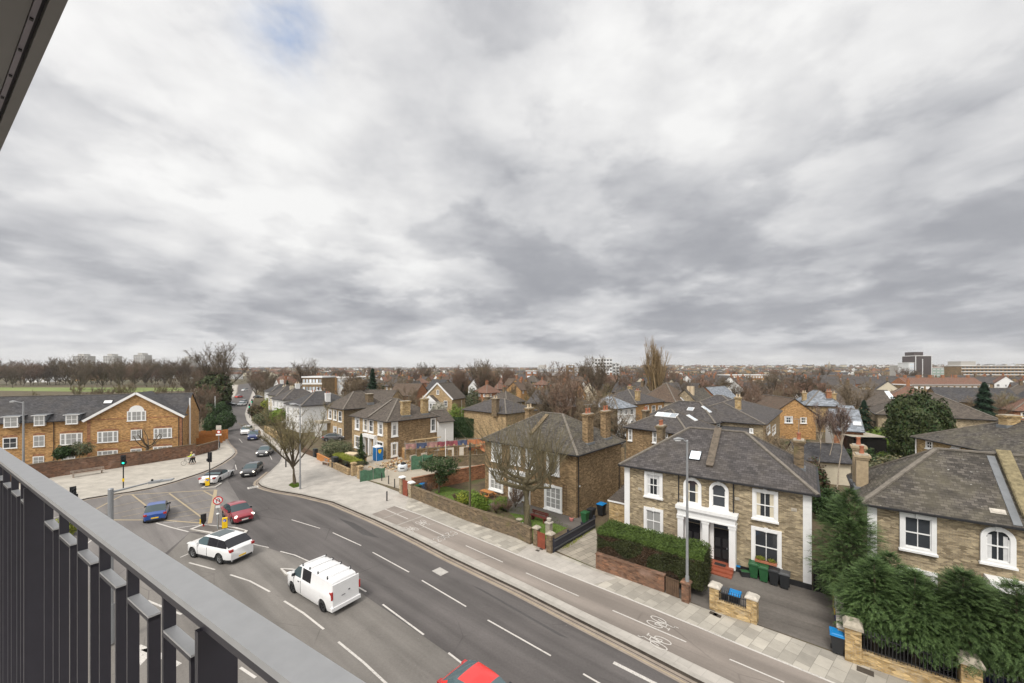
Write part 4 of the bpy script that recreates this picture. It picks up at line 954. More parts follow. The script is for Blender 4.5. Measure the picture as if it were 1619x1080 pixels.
def multi(H, x0, x1, yt, yb, y, segs, **kw):
    "wide casement: white surround with several lights"
    a, _ = H.loc(x0, yt, y); b, _ = H.loc(x1, yt, y); _, zt = H.loc((x0 + x1) / 2, yt, y); _, zb = H.loc((x0 + x1) / 2, yb, y)
    xc, zc, w, h = (a + b) / 2, (zt + zb) / 2, b - a, zt - zb; mb = MB()
    mb.box(-w / 2, w / 2, -.06, 0, -h / 2, h / 2, 'paint_white'); mb.box(-w / 2 - .05, w / 2 + .05, -.1, 0, -h / 2 - .05, -h / 2 + .04, 'paint_white')
    o = mb.obj('window', H.root, (xc, y, zc)); g = MB(); r = MB()
    for s0, s1 in segs:
        X0 = -w / 2 + w * s0; X1 = -w / 2 + w * s1
        g.face([(X0, -.064, -h / 2 + .12), (X1, -.064, -h / 2 + .12), (X1, -.064, h / 2 - .12), (X0, -.064, h / 2 - .12)], 'glass_curtain' if kw.get('curtain', True) else 'glass_dark')
        r.box(X0, X1, -.08, -.065, -.025, .025, 'paint_white')
        if s1 - s0 > .3: r.box((X0 + X1) / 2 - .025, (X0 + X1) / 2 + .025, -.078, -.066, -h / 2 + .12, h / 2 - .12, 'paint_white')
    g.obj('pane', o); r.obj('glazing_bar', o)
    if kw.get('plain'): return o
    ar = MB()   # red brick head over the window
    n = 8; pts = [(-w / 2 + w * i / n, h / 2 + .02 + .1 * math.sin(math.pi * i / n)) for i in range(n + 1)]
    for i in range(n): ar.face([(pts[i][0], -.012, pts[i][1]), (pts[i + 1][0], -.012, pts[i + 1][1]), (pts[i + 1][0], -.012, pts[i + 1][1] + .26), (pts[i][0], -.012, pts[i][1] + .26)], 'brick_red')
    ar.obj('brick_arch', o)
    return o
SB = [(.06, .2), (.28, .72), (.8, .94)]; S2 = [(.08, .92)]
multi(HL, 154, 187, 682, 699.4, PY, SB); multi(HL, 207, 224.5, 679.5, 695.5, PY, S2); multi(HL, 243, 272, 677, 692.7, PY, SB)
multi(HL, 154, 186.5, 712.5, 724, PY, SB); multi(HL, 206.5, 224, 709.5, 722, PY, S2); multi(HL, 242, 272, 705.5, 718, PY, SB)
tw = multi(HL, 201, 231, 650, 665.5, PY, SB)
mb = MB(); n = 12; ww = .95
mb.face([(ww * math.cos(math.pi * i / n), -.05, .75 + .95 * math.sin(math.pi * i / n)) for i in range(n + 1)], 'paint_white'); mb.obj('arched_panel', tw)
for a, sg in [((4.4, 27.7, 692, 709), S2), ((52.8, 71, 688.5, 706.4), S2), ((95, 130.5, 685, 703), SB), ((52, 70, 721.5, 735), S2), ((97, 119, 718, 733), S2), ((-50, -24, 697, 716), S2)]: multi(HL, *a, 0, sg, curtain=a[0] > 30)
for a in [(6, 28.7, 659, 675.7), (53.8, 70.5, 657, 673), (104, 123, 656, 670.4)]:
    x0, zt = HL.loc(a[0], a[2], -.5); x1, _ = HL.loc(a[1], a[2], -.5); _, zb = HL.loc((a[0] + a[1]) / 2, a[3], -.5)
    o = multi(HL, *a, -.5, S2, plain=1)
    dm = MB(); hh = (zt - zb) / 2; w = (x1 - x0) / 2 + .12
    dm.box(-w + .1, w - .1, .012, .4, -hh, -.2, 'paint_white'); dm.box(-w, w, .012, 2.6, -.2, hh, 'lead'); dm.face([(-w - .15, -.12, hh + .03), (w + .15, -.12, hh + .03), (w + .3, 2.6, hh + .14), (-w - .3, 2.6, hh + .14)], 'lead'); dm.box(-w - .15, w + .15, -.16, -.1, hh - .04, hh + .03, 'paint_white'); dm.obj('dormer', o)
for px in (85.4,): pipe(HL, HL.loc(px, 700)[0], 0, 6.3)
pipe(HL, gx0 - .15, 0, 6.3)
for px in (282.6, 288.5): pipe(HL, HL.loc(px, 690, PY)[0], 0, 6.3, y=PY - .08)
for z_ in (5.35, 2.75, 2.9):
    mb = MB(); mb.box(gx0 + .01, HL.W - .01, PY - .025, PY, z_ if z_ < 5 else 6.3, (z_ if z_ < 5 else 6.3) + .14, 'brick_red')
    if z_ != 2.9: mb.obj('brick_band', HL.root)
mb = MB(); mb.box(gx0 - .02, gx0 + .35, PY - .02, PY + .1, 0, 6.4, 'brick_red'); mb.box(HL.W - .35, HL.W + .02, PY - .02, PY + .1, 0, 6.4, 'brick_red'); mb.obj('brick_pilaster', HL.root)
x, z_ = HL.loc(171, 635, 2.0); skylight(HL, 171, 636, 1.1, .8, 'paint_white')
mb = MB(); mb.box(HL.W + .2, HL.W + .35, 2, 2.4, 0, 9.2, 'render_white'); mb.obj('end_chimney', HL.root)

def aerial(H, x, y, rot=0, h=1.6):
    z = H.rz(x, y) + 1.9; a = MB(); a.tube([(x, y, z - .8), (x, y, z + h)], .018, 'steel_tube', 5)
    c, s_ = math.cos(rot), math.sin(rot); a.beam((x - .5 * c, y - .5 * s_, z + h), (x + .5 * c, y + .5 * s_, z + h), .02, .02, 'steel_tube')
    for k in range(7): q = -.45 + .15 * k; a.beam((x + q * c - .22 * s_, y + q * s_ + .22 * c, z + h), (x + q * c + .22 * s_, y + q * s_ - .22 * c, z + h), .012, .012, 'steel_tube')
    a.obj('tv_aerial', H.root)
aerial(HA, W_ - .7, 4.3, .5); aerial(HB, HB.W - .75, y1, 1.0, 1.9); aerial(HC, HC.W - .8, 4.4, .3, 1.2); aerial(HD, 2, 4, .8, 1.0)
# ---- house at the right-hand edge
HF = House('semi_detached_house', 'yellow brick house with large patched slate roof at the right edge above the conifers', 1372, 792, -14, 12.2, 7.0, 6.4, 9.2, 'brick_yellow', 'slate_old', z=6.35, near='left')
print('HF', HF.W, HF.o)
win_px(HF, 1422, 1480.3, 813, 872); fa = win_px(HF, 1549, 1605.6, 832.7, 893, arch=True)
add_window(HF, HF.loc(1451, 850)[0], fa.location.z - 3.1, 1.5, 2.0)
mb = MB(); x0 = HF.loc(1562, 890, -.6)[0]; mb.box(x0, x0 + 4.6, -.9, 0, 3.0, 3.45, 'paint_white'); mb.obj('porch_canopy', HF.root)
for q in (.2, 2.3, 4.4): c = MB(); c.box(x0 + q - .2, x0 + q + .2, -.8, -.02, .1, 3.0, 'paint_white'); c.obj('porch_column', HF.root)
quoin(HF, -.02, .4, .4, 6.1)
party_wall(HF, 6.1, .1, 3.45, .5, 'ridge_moss', 'ridge_moss', .28)
mb = MB(); mb.beam((5.6, -.3, HF.rz(5.6, -.3) + .02), (5.6, 3.3, HF.rz(5.6, 3.3) + .02), .3, .06, 'lead'); mb.obj('valley_flashing', HF.root)
chimney(HF, .02, 3.2, .6, .7, 2.1, 1, 'render_buff', tall=.5); chimney(HF, -.02, 4.6, .6, .7, 2.5, 1, 'render_buff', tall=.5)
x, y = HF.loc(1575, 810)[0], 0; skylight(HF, 1577, 810, .55, .3, 'stone_pale', frame='stone_pale')
ext(HF, .5, 6, 7.0, 11, 0, 4.8, 'brick_yellow', 'rear_wing', 'slate_old', .8)
# ============================================================ houses and blocks further back
USED = [(H.o + H.right * H.W / 2 + H.depth * H.D / 2, max(H.W, H.D) * .75) for H in (HA, HB, HC, HC2, HD, HF)]
USED += [(HL.o + HL.right * q + HL.depth * 3, 9) for q in (3, 12, 21, 30, 36)]
def reg(H): USED.append((H.o + H.right * H.W / 2 + H.depth * H.D / 2, max(H.W, H.D) * .7)); return H
def house2(label, px, d, vp, W, Dp, wall, roof, kind='hip', eave=6.2, ridge=8.8, near='right', name='house', **kw):
    return reg(House(name, label, px, 0, vp, W, Dp, eave, ridge, wall, roof, kind, dpt=d, near=near, **kw))
h = house2('brown brick house with three skylights in a row on its slate roof', 990, 54.7, 279, None, 8.5, 'brick_brown', 'slate_grey', ridge=8.5, near='left', px_end=1088)
for a in [(993.7, 1000, 678.5, 697), (1032, 1039, 683, 700.5), (1049.5, 1056.5, 684.5, 698)]: win_px(h, *a, sur=.12)
for p in ((1043, 655.5), (1054, 656.5), (1065, 657.5)): skylight(h, *p, 1.0, 1.0, frame='paint_white')
skylight(h, 1094, 661, .9, 1.4, frame='paint_white'); chimney(h, .7, 4, .6, 1, 1.6, 2, 'brick_old')
h = house2('slate roofed house with two long skylights behind the three-skylight roof', 1129, 58.8, 279, 11, None, 'brick_buff', 'slate_grey', ridge=8.7, px_right=1159)
skylight(h, 1092, 647, 1.0, .8, frame='paint_white'); skylight(h, 1117, 647.5, .9, 1.6, frame='paint_white')
for px in (1135, 1147): win_px(h, px - 2.5, px + 2.5, 670, 679, side='right', sur=.1)
h = house2('orange brick villa with grey hipped roof and three side windows', 1006, 90, 279, 12, None, 'brick_brown', 'slate_grey', ridge=9, px_right=1050, wall_side='brick_orange')
for px in (1022.5, 1033, 1043): win_px(h, px - 2.7, px + 2.7, 641, 652.5, side='right', sur=.1)
chimney(h, h.W - 1, 2.2, .9, .9, 2.4, 2, 'brick_gold'); chimney(h, 4, 10, .9, .9, 2.2, 2, 'brick_gold')
h = house2('dark brick house with white painted bay windows beside the orange villa', 976, 80, 279, 8, None, 'brick_old', 'slate_blue', ridge=8.2, px_right=1005, wall_side='render_white')
for px in (982, 990, 998.5): win_px(h, px - 2.4, px + 2.4, 646.5, 656, side='right', sur=.1); win_px(h, px - 2.4, px + 2.4, 664, 678, side='right', sur=.12, arch=True)
h = house2('dark brown tiled pyramid-roofed house in front of the golden poplar', 1068, 96, 279, 10, 10, 'render_cream', 'tile_brown', ridge=10.5)
skylight(h, 1080, 632, .9, 1.6, frame='paint_white')
h = house2('yellow brick gabled house with buff chimneys right of the brown pyramid roof', 1106, 96, 279, 7.5, 11, 'brick_yellow', 'slate_old', 'gable_y', eave=5.4, ridge=9.0, wall_side='brick_red')
for q in (2, 5): mb = MB(); mb.box(3.2 + q * .3, 3.9 + q * .3, 1.2, 1.9, 7.6, 9.9, 'pot_buff'); mb.obj('chimney', h.root)
h = house2('red brick gabled house with pale teal slate roof', 1140, 104, 279, 8, 13, 'brick_red', 'slate_blue', 'gable_y', eave=5.4, ridge=9.2)
skylight(h, 1123, 629, 1, 1.6, frame='paint_white')
h = house2('wide hipped slate roof house standing left of the orange bungalow', 1174, 71, 200, 11, 10, 'brick_buff', 'slate_grey', ridge=8.9)
for px in (1178, 1186): win_px(h, px - 2, px + 2, 660, 668, side='right', sur=.1)
h = house2('long slate roofed yellow house with a small white gable behind the right chimney', 1206.5, 56.8, 60, 13, None, 'brick_yellow', 'slate_grey', ridge=8.5, px_right=1233, wall_side='brick_buff')
for px in (1214, 1223): win_px(h, px - 2.6, px + 2.6, 673, 686, side='right', sur=.1)
chimney(h, 9, 5, .8, .8, 2.0, 2, 'brick_gold', pot='pot_buff')
ext(h, 5, 11.5, -3.5, -.01, 0, 4.6, 'brick_buff', 'front_wing', 'slate_dark', .9); win_px(h, 1185, 1191, 677.5, 685, y=-3.55, sur=.1)
h = house2('orange brick bungalow with dark broad gable and two square windows', 1290, 78, -3000, None, 13, 'brick_orange', 'tile_brown', 'gable_y', eave=5.2, ridge=8.2, px_end=1222)
for a in [(1240, 1253, 658, 669), (1265, 1275, 660, 669.5)]: win_px(h, *a, sur=.08)
h = house2('large villa with blue-grey slate hipped roof and buff chimneys', 1333, 86, -800, None, 10, 'brick_gold', 'slate_blue', ridge=9.2, px_end=1276)
chimney(h, .6, 4, .8, .8, 1.9, 2, 'brick_gold', pot='pot_buff'); chimney(h, h.W - 1, 2.5, 1, .8, 1.6, 2, 'brick_gold', pot='pot_buff'); chimney(h, 4.5, 1.5, .9, .7, 1.6, 2, 'brick_red')
h = house2('small slate annexe attached beside the blue-grey villa', 1358, 80, -800, None, 6, 'brick_buff', 'slate_blue', 'gable_x', eave=4.6, ridge=6.4, px_end=1334, name='annexe')
h = house2('pale blue-grey roofed house with a bright white gable end', 1365, 62, -250, None, None, 'brick_red', 'slate_blue', 'gable_x', eave=4.4, ridge=7.4, px_end=1318, px_right=1386, wall_side='render_white')
skylight(h, 1336, 668, 1, .8, frame='paint_white'); skylight(h, 1355, 670, 1, .8, frame='paint_white')
h = house2('low flat-roofed garage with open dark front', 1402, 60, -3000, None, 5, 'door_black', 'stone', 'flat', eave=3.4, ridge=3.6, px_end=1350, name='garage')
h = house2('low slate outhouse roof below the birch trees', 1345, 47, -900, None, 5, 'render_cream', 'slate_dark', 'gable_x', eave=3.0, ridge=4.6, px_end=1262, name='outhouse')
h = house2('long yellow brick house with lichen-spotted slate roof and white corner downpipe', 1449, 46.4, 905, 20, 10, 'brick_gold', 'slate_old', ridge=8.8, near='left')
win_px(h, 1465, 1475.5, 697, 710, sur=.1); win_px(h, 1506, 1519, 703, 710, sur=.1)
mb = MB(); mb.tube([(.05, -.1, 0), (.05, -.1, 6.1)], .07, 'paint_white'); mb.obj('drainpipe', h.root)
chimney(h, 5.5, 4.2, .8, 1.2, 1.0, 0, 'brick_gold')
h = house2('broad pyramid slate roof directly behind the lichen-spotted house', 1578, 62, -14, 14, 12, 'brick_yellow', 'slate_brown', ridge=9.8)
h = house2('dark slate roofed house right of the tall spruce', 1618, 92, -400, 14, 10, 'brick_brown', 'slate_dark', 'gable_x', ridge=9.4)
h = house2('tan tiled house with two bright skylights left of the great yew', 1418, 98, -700, 13, 10, 'brick_buff', 'slate_brown', 'gable_x', eave=5, ridge=8.6)
skylight(h, 1404, 622, 1, 1.8, frame='paint_white'); skylight(h, 1408, 627, 1, 1.8, frame='paint_white')
h = house2('buff rendered house with grey roof behind the building site hedge', 800, 74, 118, 12, 9, 'brick_buff', 'slate_grey', ridge=8.0, eave=5.8)
chimney(h, h.W - 2.6, -.2, 1.3, .8, 2.8, 2, 'brick_old', pot='pot_buff', lead=False); chimney(h, 2.5, 4.5, .8, .8, 1.2, 2, 'brick_old', pot='pot_buff')
h = house2('grey roofed house in front of the bare plane tree', 905, 84, 200, 13, 9, 'brick_old', 'slate_grey', ridge=8.0)
h = house2('white gabled house with big conservatory bay among green trees', 715, 108, -1200, 9, 9, 'brick_buff', 'slate_brown', 'gable_y', eave=6, ridge=10.2)
mb = MB(); mb.box(1, 5, -2, -.01, 0, 5.2, 'render_white'); mb.face([(.8, -2.2, 5.2), (5.2, -2.2, 5.2), (3, -2.2, 7)], 'render_white'); mb.face([(.8, -2.2, 5.2), (3, -2.2, 7), (3, 0, 7), (.8, 0, 5.2)], 'slate_brown'); mb.face([(5.2, -2.2, 5.2), (5.2, 0, 5.2), (3, 0, 7), (3, -2.2, 7)], 'slate_brown'); mb.obj('conservatory', h.root)
for x in (1.6, 2.5, 3.4, 4.3): add_window(h, x + .05, 4.0, .75, 1.6, sur=.06, plane=-2.01)
add_window(h, 7, 4.6, 1.1, 1.7, sur=.12); add_window(h, 4.6, 7.8, .8, 1.3, sur=.1)
for sx in (-1, 1): mb = MB(); mb.beam((4.5 + sx * 4.8, -.25, 5.8), (4.5, -.25, 10.35), .1, .4, 'paint_white'); mb.obj('bargeboard', h.root)
h = house2('dark roofed house with white half gable left of the conservatory house', 655, 118, -1500, 9, 10, 'brick_red', 'tile_brown', 'gable_x', ridge=9.6)
h = house2('low dark house with white gable edge under the spruce', 612, 112, -700, 12, 9, 'brick_buff', 'slate_brown', 'gable_x', eave=4.4, ridge=7.8)
def block(name, label, cat, px0, px1, d, z1, depth, m, bands=0, bandm='paint_white', z0=0, flat_rows=None, wm='glass_sky', ang=None, base=0, rows=None, cols=None, roofbox=None):
    a, b = D(px0, d), D(px1, d); W = b.x - a.x; zb = land_z(a.x, a.y)
    r = thing(name, label, cat, (a.x, a.y, zb), 0); mb = MB(); top = z1 - zb
    mb.box(0, W, 0, depth, z0, top, m); mb.obj('wall', r)
    mb = MB(); mb.box(-.3, W + .3, -.3, depth + .3, top, top + .6, bandm); mb.obj('parapet', r)
    rows = rows or max(1, int(top / 3.2)); cols = cols or max(2, int(W / 4))
    for i in range(rows):
        z = top - 1.2 - i * 3.2
        if z < 1.5: break
        if bands: mb = MB(); mb.box(-.05, W + .05, -.08, -.01, z - 1.6, z - .9, bandm); mb.obj('floor_band', r)
        for j in range(cols):
            x = W * (j + .5) / cols; w = MB(); w.box(x - W / cols * .32, x + W / cols * .32, -.06, -.01, z - .85, z + .55, wm); w.obj('window', r)
    if roofbox: mb = MB(); mb.box(W * roofbox[0], W * roofbox[1], 2, depth - 2, top + .6, top + roofbox[2], roofbox[3]); mb.obj('plant_room', r)
    USED.append((Vector((a.x + W / 2, a.y + depth / 2)), W / 2 + 4)); return r
t = block('tower', 'dark brown clad tower with white stair wing above the terraces', 'tower', 1447, 1473, 420, 28.5, 14, 'dark_brown_clad', rows=1, cols=1, wm='dark_brown_clad', roofbox=(.05, .6, 4.5, 'dark_brown_clad'))
tw_ = D(1473, 420).x - D(1447, 420).x
for q in (0, .42, .97): mb = MB(); mb.box(tw_ * q, tw_ * q + .7, -.3, -.02, 0, 28.4 - (3 if q == .42 else 0), 'clad_white'); mb.obj('white_fin', t)
block('office_block', 'white banded office wing joined to the dark tower', 'office', 1436.5, 1446.5, 421, 21, 12, 'clad_white', 0, 'paint_white', cols=1, wm='glass_sky')
block('office_block', 'pale grey block just left of the dark tower', 'office', 1423, 1436, 440, 18.5, 12, 'concrete')
block('office_block', 'pale green glass building between the dark tower and the long brick block', 'office', 1474, 1519, 430, 15.5, 14, 'clad_green', wm='clad_white')
block('office_block', 'long brown brick office block with white bands at the right edge', 'office', 1520, 1640, 400, 17.5, 16, 'brick_brown', 1, cols=20, wm='glass_dark', roofbox=(.02, .22, 5, 'concrete'))
block('apartment_tower', 'white gridded apartment tower with dark balconies above the plane tree', 'tower', 940, 968, 380, 24.5, 12, 'clad_white', 1, cols=6, wm='glass_dark')
block('apartment_tower', 'lower white balconied wing beside the gridded apartment tower', 'tower', 968.5, 979, 385, 20, 10, 'clad_white', cols=2, wm='glass_dark')
block('office_block', 'long low office with blue glazing bands and a rooftop box', 'office', 852, 915, 330, 14.9, 16, 'concrete', 1, cols=16, wm='glass_sky', roofbox=(.02, .2, 3, 'concrete'))
block('brick_block', 'red brick block at the left end of the long low office', 'building', 832, 850, 331, 12.5, 12, 'brick_red')
block('brick_block', 'brown stair tower rising at the right end of the long low office', 'building', 897, 908, 322, 17.6, 8, 'brick_brown', cols=1)
for i, (a, b, y, lab) in enumerate([(115, 138, 563, 'leftmost high-rise tower beyond the park trees'), (163, 181, 563, 'second high-rise tower from the left beyond the park'), (211, 229, 561.5, 'third high-rise tower from the left beyond the park'), (287, 301, 567, 'short distant high-rise rightmost beyond the park')]):
    block('tower_block', lab, 'tower', a, b, 900, EYE + (584 - y) * 900 / FOC, 18, 'concrete', 1, cols=5, wm='glass_dark', bandm='clad_white', roofbox=(.3, .7, 5, 'concrete'))
block('terrace', 'long dark red tiled terrace with white dormers below the dark tower', 'terrace', 1434, 1556, 205, 5.8, 9, 'brick_brown', cols=13, rows=1, wm='paint_white')
a = D(1434, 205); b = D(1556, 205); mb = MB(); W = b.x - a.x
mb.face([(0, -.5, 6.2), (W, -.5, 6.2), (W, 4.5, 9.8), (0, 4.5, 9.8)], 'tile_red'); mb.face([(0, 9.5, 6.2), (0, 4.5, 9.8), (W, 4.5, 9.8), (W, 9.5, 6.2)], 'tile_red'); mb.face([(0, -.5, 6.2), (0, 4.5, 9.8), (0, 9.5, 6.2)], 'brick_red')
terr = [o for o in bpy.data.objects if o.name.startswith('terrace') and o.type == 'EMPTY'][0]; mb.obj('roof', terr)
for i in range(6): mb = MB(); x = W * (i + .5) / 6; mb.box(x - .6, x + .6, 4, 5, 9.4, 11.2, 'brick_red'); mb.obj('chimney', terr)
reg(House('school', 'brown roofed brick building beyond the villas left of centre', 477, 0, -2500, None, 12, 5.5, 10.6, 'brick_orange', 'tile_brown', 'gable_x', dpt=205, px_end=437))
block('office_block', 'low brick and white modern block with flat roof beyond the villas', 'office', 478, 509, 165, 10.6, 12, 'brick_brown', 1, cols=6, wm='glass_sky')
block('shop_block', 'pale low commercial building beyond the round dark tree', 'building', 514, 545, 210, 9.4, 12, 'clad_white', cols=6)
block('warehouse', 'long pale low building among trees left of the low office', 'building', 560, 584, 230, 9.5, 12, 'render_cream', cols=5)
block('warehouse', 'long buff brick block on the right beyond the bare thicket', 'building', 1150, 1220, 300, 9.5, 14, 'brick_orange', cols=16, wm='clad_white')
# church with spire
c = D(1311, 1250); zb = land_z(c.x, c.y); ch = thing('church', 'tall thin stone church spire on the horizon', 'church', (c.x, c.y, zb), 0)
mb = MB(); mb.box(-4, 4, -4, 4, 0, 14, 'stone'); mb.obj('tower', ch); mb = MB(); top = EYE + (584 - 572) * 1250 / FOC + 2 - zb; mb.lathe([(4.2, 14), (2, 14 + (top - 14) * .5), (.15, top)], 'stone', (0, 0, 0), 8, False); mb.obj('spire', ch)
mb = MB(); mb.box(4, 26, -5, 5, 0, 8, 'stone'); mb.obj('nave', ch)

# ---- infill: the suburb behind, street by street
def clear(x, y, r, extra=0):
    for c, rr in USED:
        if (c.x - x) ** 2 + (c.y - y) ** 2 < (r + rr + extra) ** 2: return False
    return True
def near_road(x, y, m):
    for p in KR[4:]:
        if abs(p[1] - y) < 30 and abs(p[0] - 4 - x) < m: return True
    if y > KR[-1][1] and abs(x - (KR[-1][0] - 10 - (y - KR[-1][1]) * .3)) < m: return True
    return False
def fast_house(wall, roof, kind, W, Dp, e, r):
    H = House('house', 'x', 800, 0, -3000, W, Dp, e, r, wall, roof, kind, dpt=50); H.root['label'] = ''
    for i in range(3): add_window(H, W * (i + .5) / 3, 4.5, 1.1, 1.3, sur=.08); 
    for i in range(2): add_window(H, Dp * (i + .5) / 2, 4.5, 1.1, 1.3, sur=.08, side='right')
    chimney(H, W * .5, Dp * .5, .7, 1.2, 1.3, 3, 'brick_red' if 'red' in wall or 'tile' in roof else 'brick_old', ornate=False, lead=False)
    return H.root
rnd = random.Random(11)
KINDS = [('brick_red', 'tile_red', 'hip', 9, 9, 5.6, 9.0, 'red brick house with red-brown tiled hipped roof in the suburb behind'), ('brick_brown', 'slate_grey', 'gable_x', 11, 9, 5.8, 9.2, 'brown brick house with grey slate ridge roof in the suburb behind'),
         ('render_white', 'tile_red', 'gable_y', 8, 10, 5.4, 9.4, 'white rendered gabled house with red tiled roof in the suburb behind'), ('brick_buff', 'slate_brown', 'hip', 10, 9, 5.6, 8.8, 'buff brick house with brown slate hipped roof in the suburb behind'),
         ('brick_orange', 'tile_brown', 'gable_x', 12, 9, 5.6, 9.3, 'orange brick house with dark brown tiled roof in the suburb behind'), ('render_cream', 'slate_dark', 'gable_y', 8, 9, 5.5, 9.3, 'cream rendered gabled house with dark slate roof in the suburb behind'),
         ('brick_red', 'slate_grey', 'gable_x', 24, 9, 5.8, 9.4, 'row of red brick terraced houses with grey slate roofs in the suburb behind')]
protos = [fast_house(*k[:7]) for k in KINDS]; first = [True] * len(protos)
az0 = R(-51); ux, uy = math.sin(az0), math.cos(az0); vx, vy = -uy * -1, -ux  # along / across the streets
cells = []
for iv in range(-6, 40):
    for iu in range(-60, 60):
        v = iv * 27 + (iu % 2) * 2; u = iu * 15.5
        x = u * ux + v * vx + rnd.uniform(-2, 2); y = u * uy + v * vy + rnd.uniform(-2, 2)
        d = math.hypot(x, y)
        if y < 75 or d < 92 or d > 640 or abs(x / y) > 1.42: continue
        if x < -.62 * y and y < 520 and x > -1.6 * y: continue           # park on the left
        if near_road(x, y, 26): continue
        if not clear(x, y, 5) or (1420 < CX + x / y * FOC < 1565 and 105 < y < 204): continue
        cells.append((d, x, y))
cells.sort(); n = 0
for d, x, y in cells:
    if n >= 270: break
    if rnd.random() < (.2 if d > 120 else .45): continue
    k = rnd.choices(range(7), (3.2, 3.4, 3.2, 3.4, 2.6, 2.6, 3 if d > 200 else .3))[0]; rz = -R(90) - az0 * 1 + math.pi / 2 * 0
    rot = math.atan2(-uy, -ux) + (math.pi / 2 if rnd.random() < .25 else 0) + rnd.uniform(-.06, .06)
    s = rnd.uniform(.88, 1.08); lab = KINDS[k][7]; grp = 'suburban houses behind: ' + lab[:28]
    if first[k]:
        o = protos[k]; o.location = (x, y, 0); o.rotation_euler = (0, 0, rot); o.scale = (s,) * 3; o['label'] = lab; o['group'] = grp; first[k] = False
    else: copy_thing(protos[k], (x, y, 0), rot, s, lab, grp)
    USED.append((Vector((x, y)), 6)); n += 1
print('suburb houses', n)
# beyond that, roofs nobody could count on the rising ground
mb = MB(); cols_w = ['brick_red', 'brick_brown', 'render_white', 'brick_buff', 'brick_orange', 'render_white', 'render_cream']; cols_r = ['tile_red', 'slate_grey', 'tile_brown', 'slate_dark', 'slate_brown']
for i in range(1500):
    d = 600 + 2300 * rnd.random() ** .8; a = R(rnd.uniform(-54, 54)); x, y = d * math.sin(a), d * math.cos(a); z = land_z(x, y) - .5
    w = rnd.uniform(8, 26); dp = 9; e = rnd.uniform(5.5, 8); r = e + 3.2; rot = rnd.choice((0, .6, 1.2, 2, -.5)); T = Matrix.Translation((x, y, z)) @ Matrix.Rotation(rot, 4, 'Z'); wm_ = rnd.choice(cols_w); rm = rnd.choice(cols_r)
    mb.box(-w / 2, w / 2, -dp / 2, dp / 2, 0, e, wm_, T)
    q = lambda *p: tuple(T @ Vector(p))
    for s_ in (-1, 1): mb.face([q(-w / 2, s_ * (dp / 2 + .3), e), q(w / 2, s_ * (dp / 2 + .3), e), q(w / 2, 0, r), q(-w / 2, 0, r)], rm)
    mb.face([q(-w / 2, -dp / 2, e), q(-w / 2, 0, r), q(-w / 2, dp / 2, e)], wm_); mb.face([q(w / 2, -dp / 2, e), q(w / 2, dp / 2, e), q(w / 2, 0, r)], wm_)
tag(mb.obj('distant_rooftops'), 'far suburb roofs massed on the rising ground below the horizon', 'rooftops', kind='stuff')
# ============================================================ vehicles
def interp(tab, x):
    if x <= tab[0][0]: return tab[0][1]
    for (a, va), (b, vb) in zip(tab[:-1], tab[1:]):
        if x <= b:
            t = (x - a) / (b - a); return va + (vb - va) * t
    return tab[-1][1]
def smooth_tab(tab, x, h=.06): return (interp(tab, x - h) + 2 * interp(tab, x) + interp(tab, x + h)) / 4
def wheel(parent, x, y, r, w, rim='rim', side=1):
    t = MB(); n = 22
    prof = [(r * .62, -w / 2), (r * .93, -w / 2), (r, -w / 2 + .03), (r, w / 2 - .03), (r * .93, w / 2), (r * .62, w / 2)]
    rows = [[(p[0] * math.cos(2 * math.pi * j / n), p[1], p[0] * math.sin(2 * math.pi * j / n)) for j in range(n)] for p in prof]; t.grid(rows, 'rubber', True)
    o = t.obj('wheel', parent, (x, y, r)); rm = MB(); yy = side * (w / 2 - .035)
    rm.face([(r * .64 * math.cos(2 * math.pi * j / n), side * (w / 2 - .1), r * .64 * math.sin(2 * math.pi * j / n)) for j in range(n)], 'black_plastic')
    rows = [[(q * math.cos(2 * math.pi * j / n), yy_, q * math.sin(2 * math.pi * j / n)) for j in range(n)] for q, yy_ in ((r * .66, yy), (r * .56, yy), (r * .55, yy - side * .03))]; rm.grid(rows, rim, True)
    for k in range(5):
        a = 2 * math.pi * k / 5 + .3
        for da in (-.12, .12): rm.beam((0, yy, 0), (math.cos(a + da) * r * .6, yy, math.sin(a + da) * r * .6), .035, .03, rim)
    rm.lathe([(.06, -.01), (.06, .02)], rim, (0, 0, 0), 8) if False else None
    rm.obj('rim', o); return o
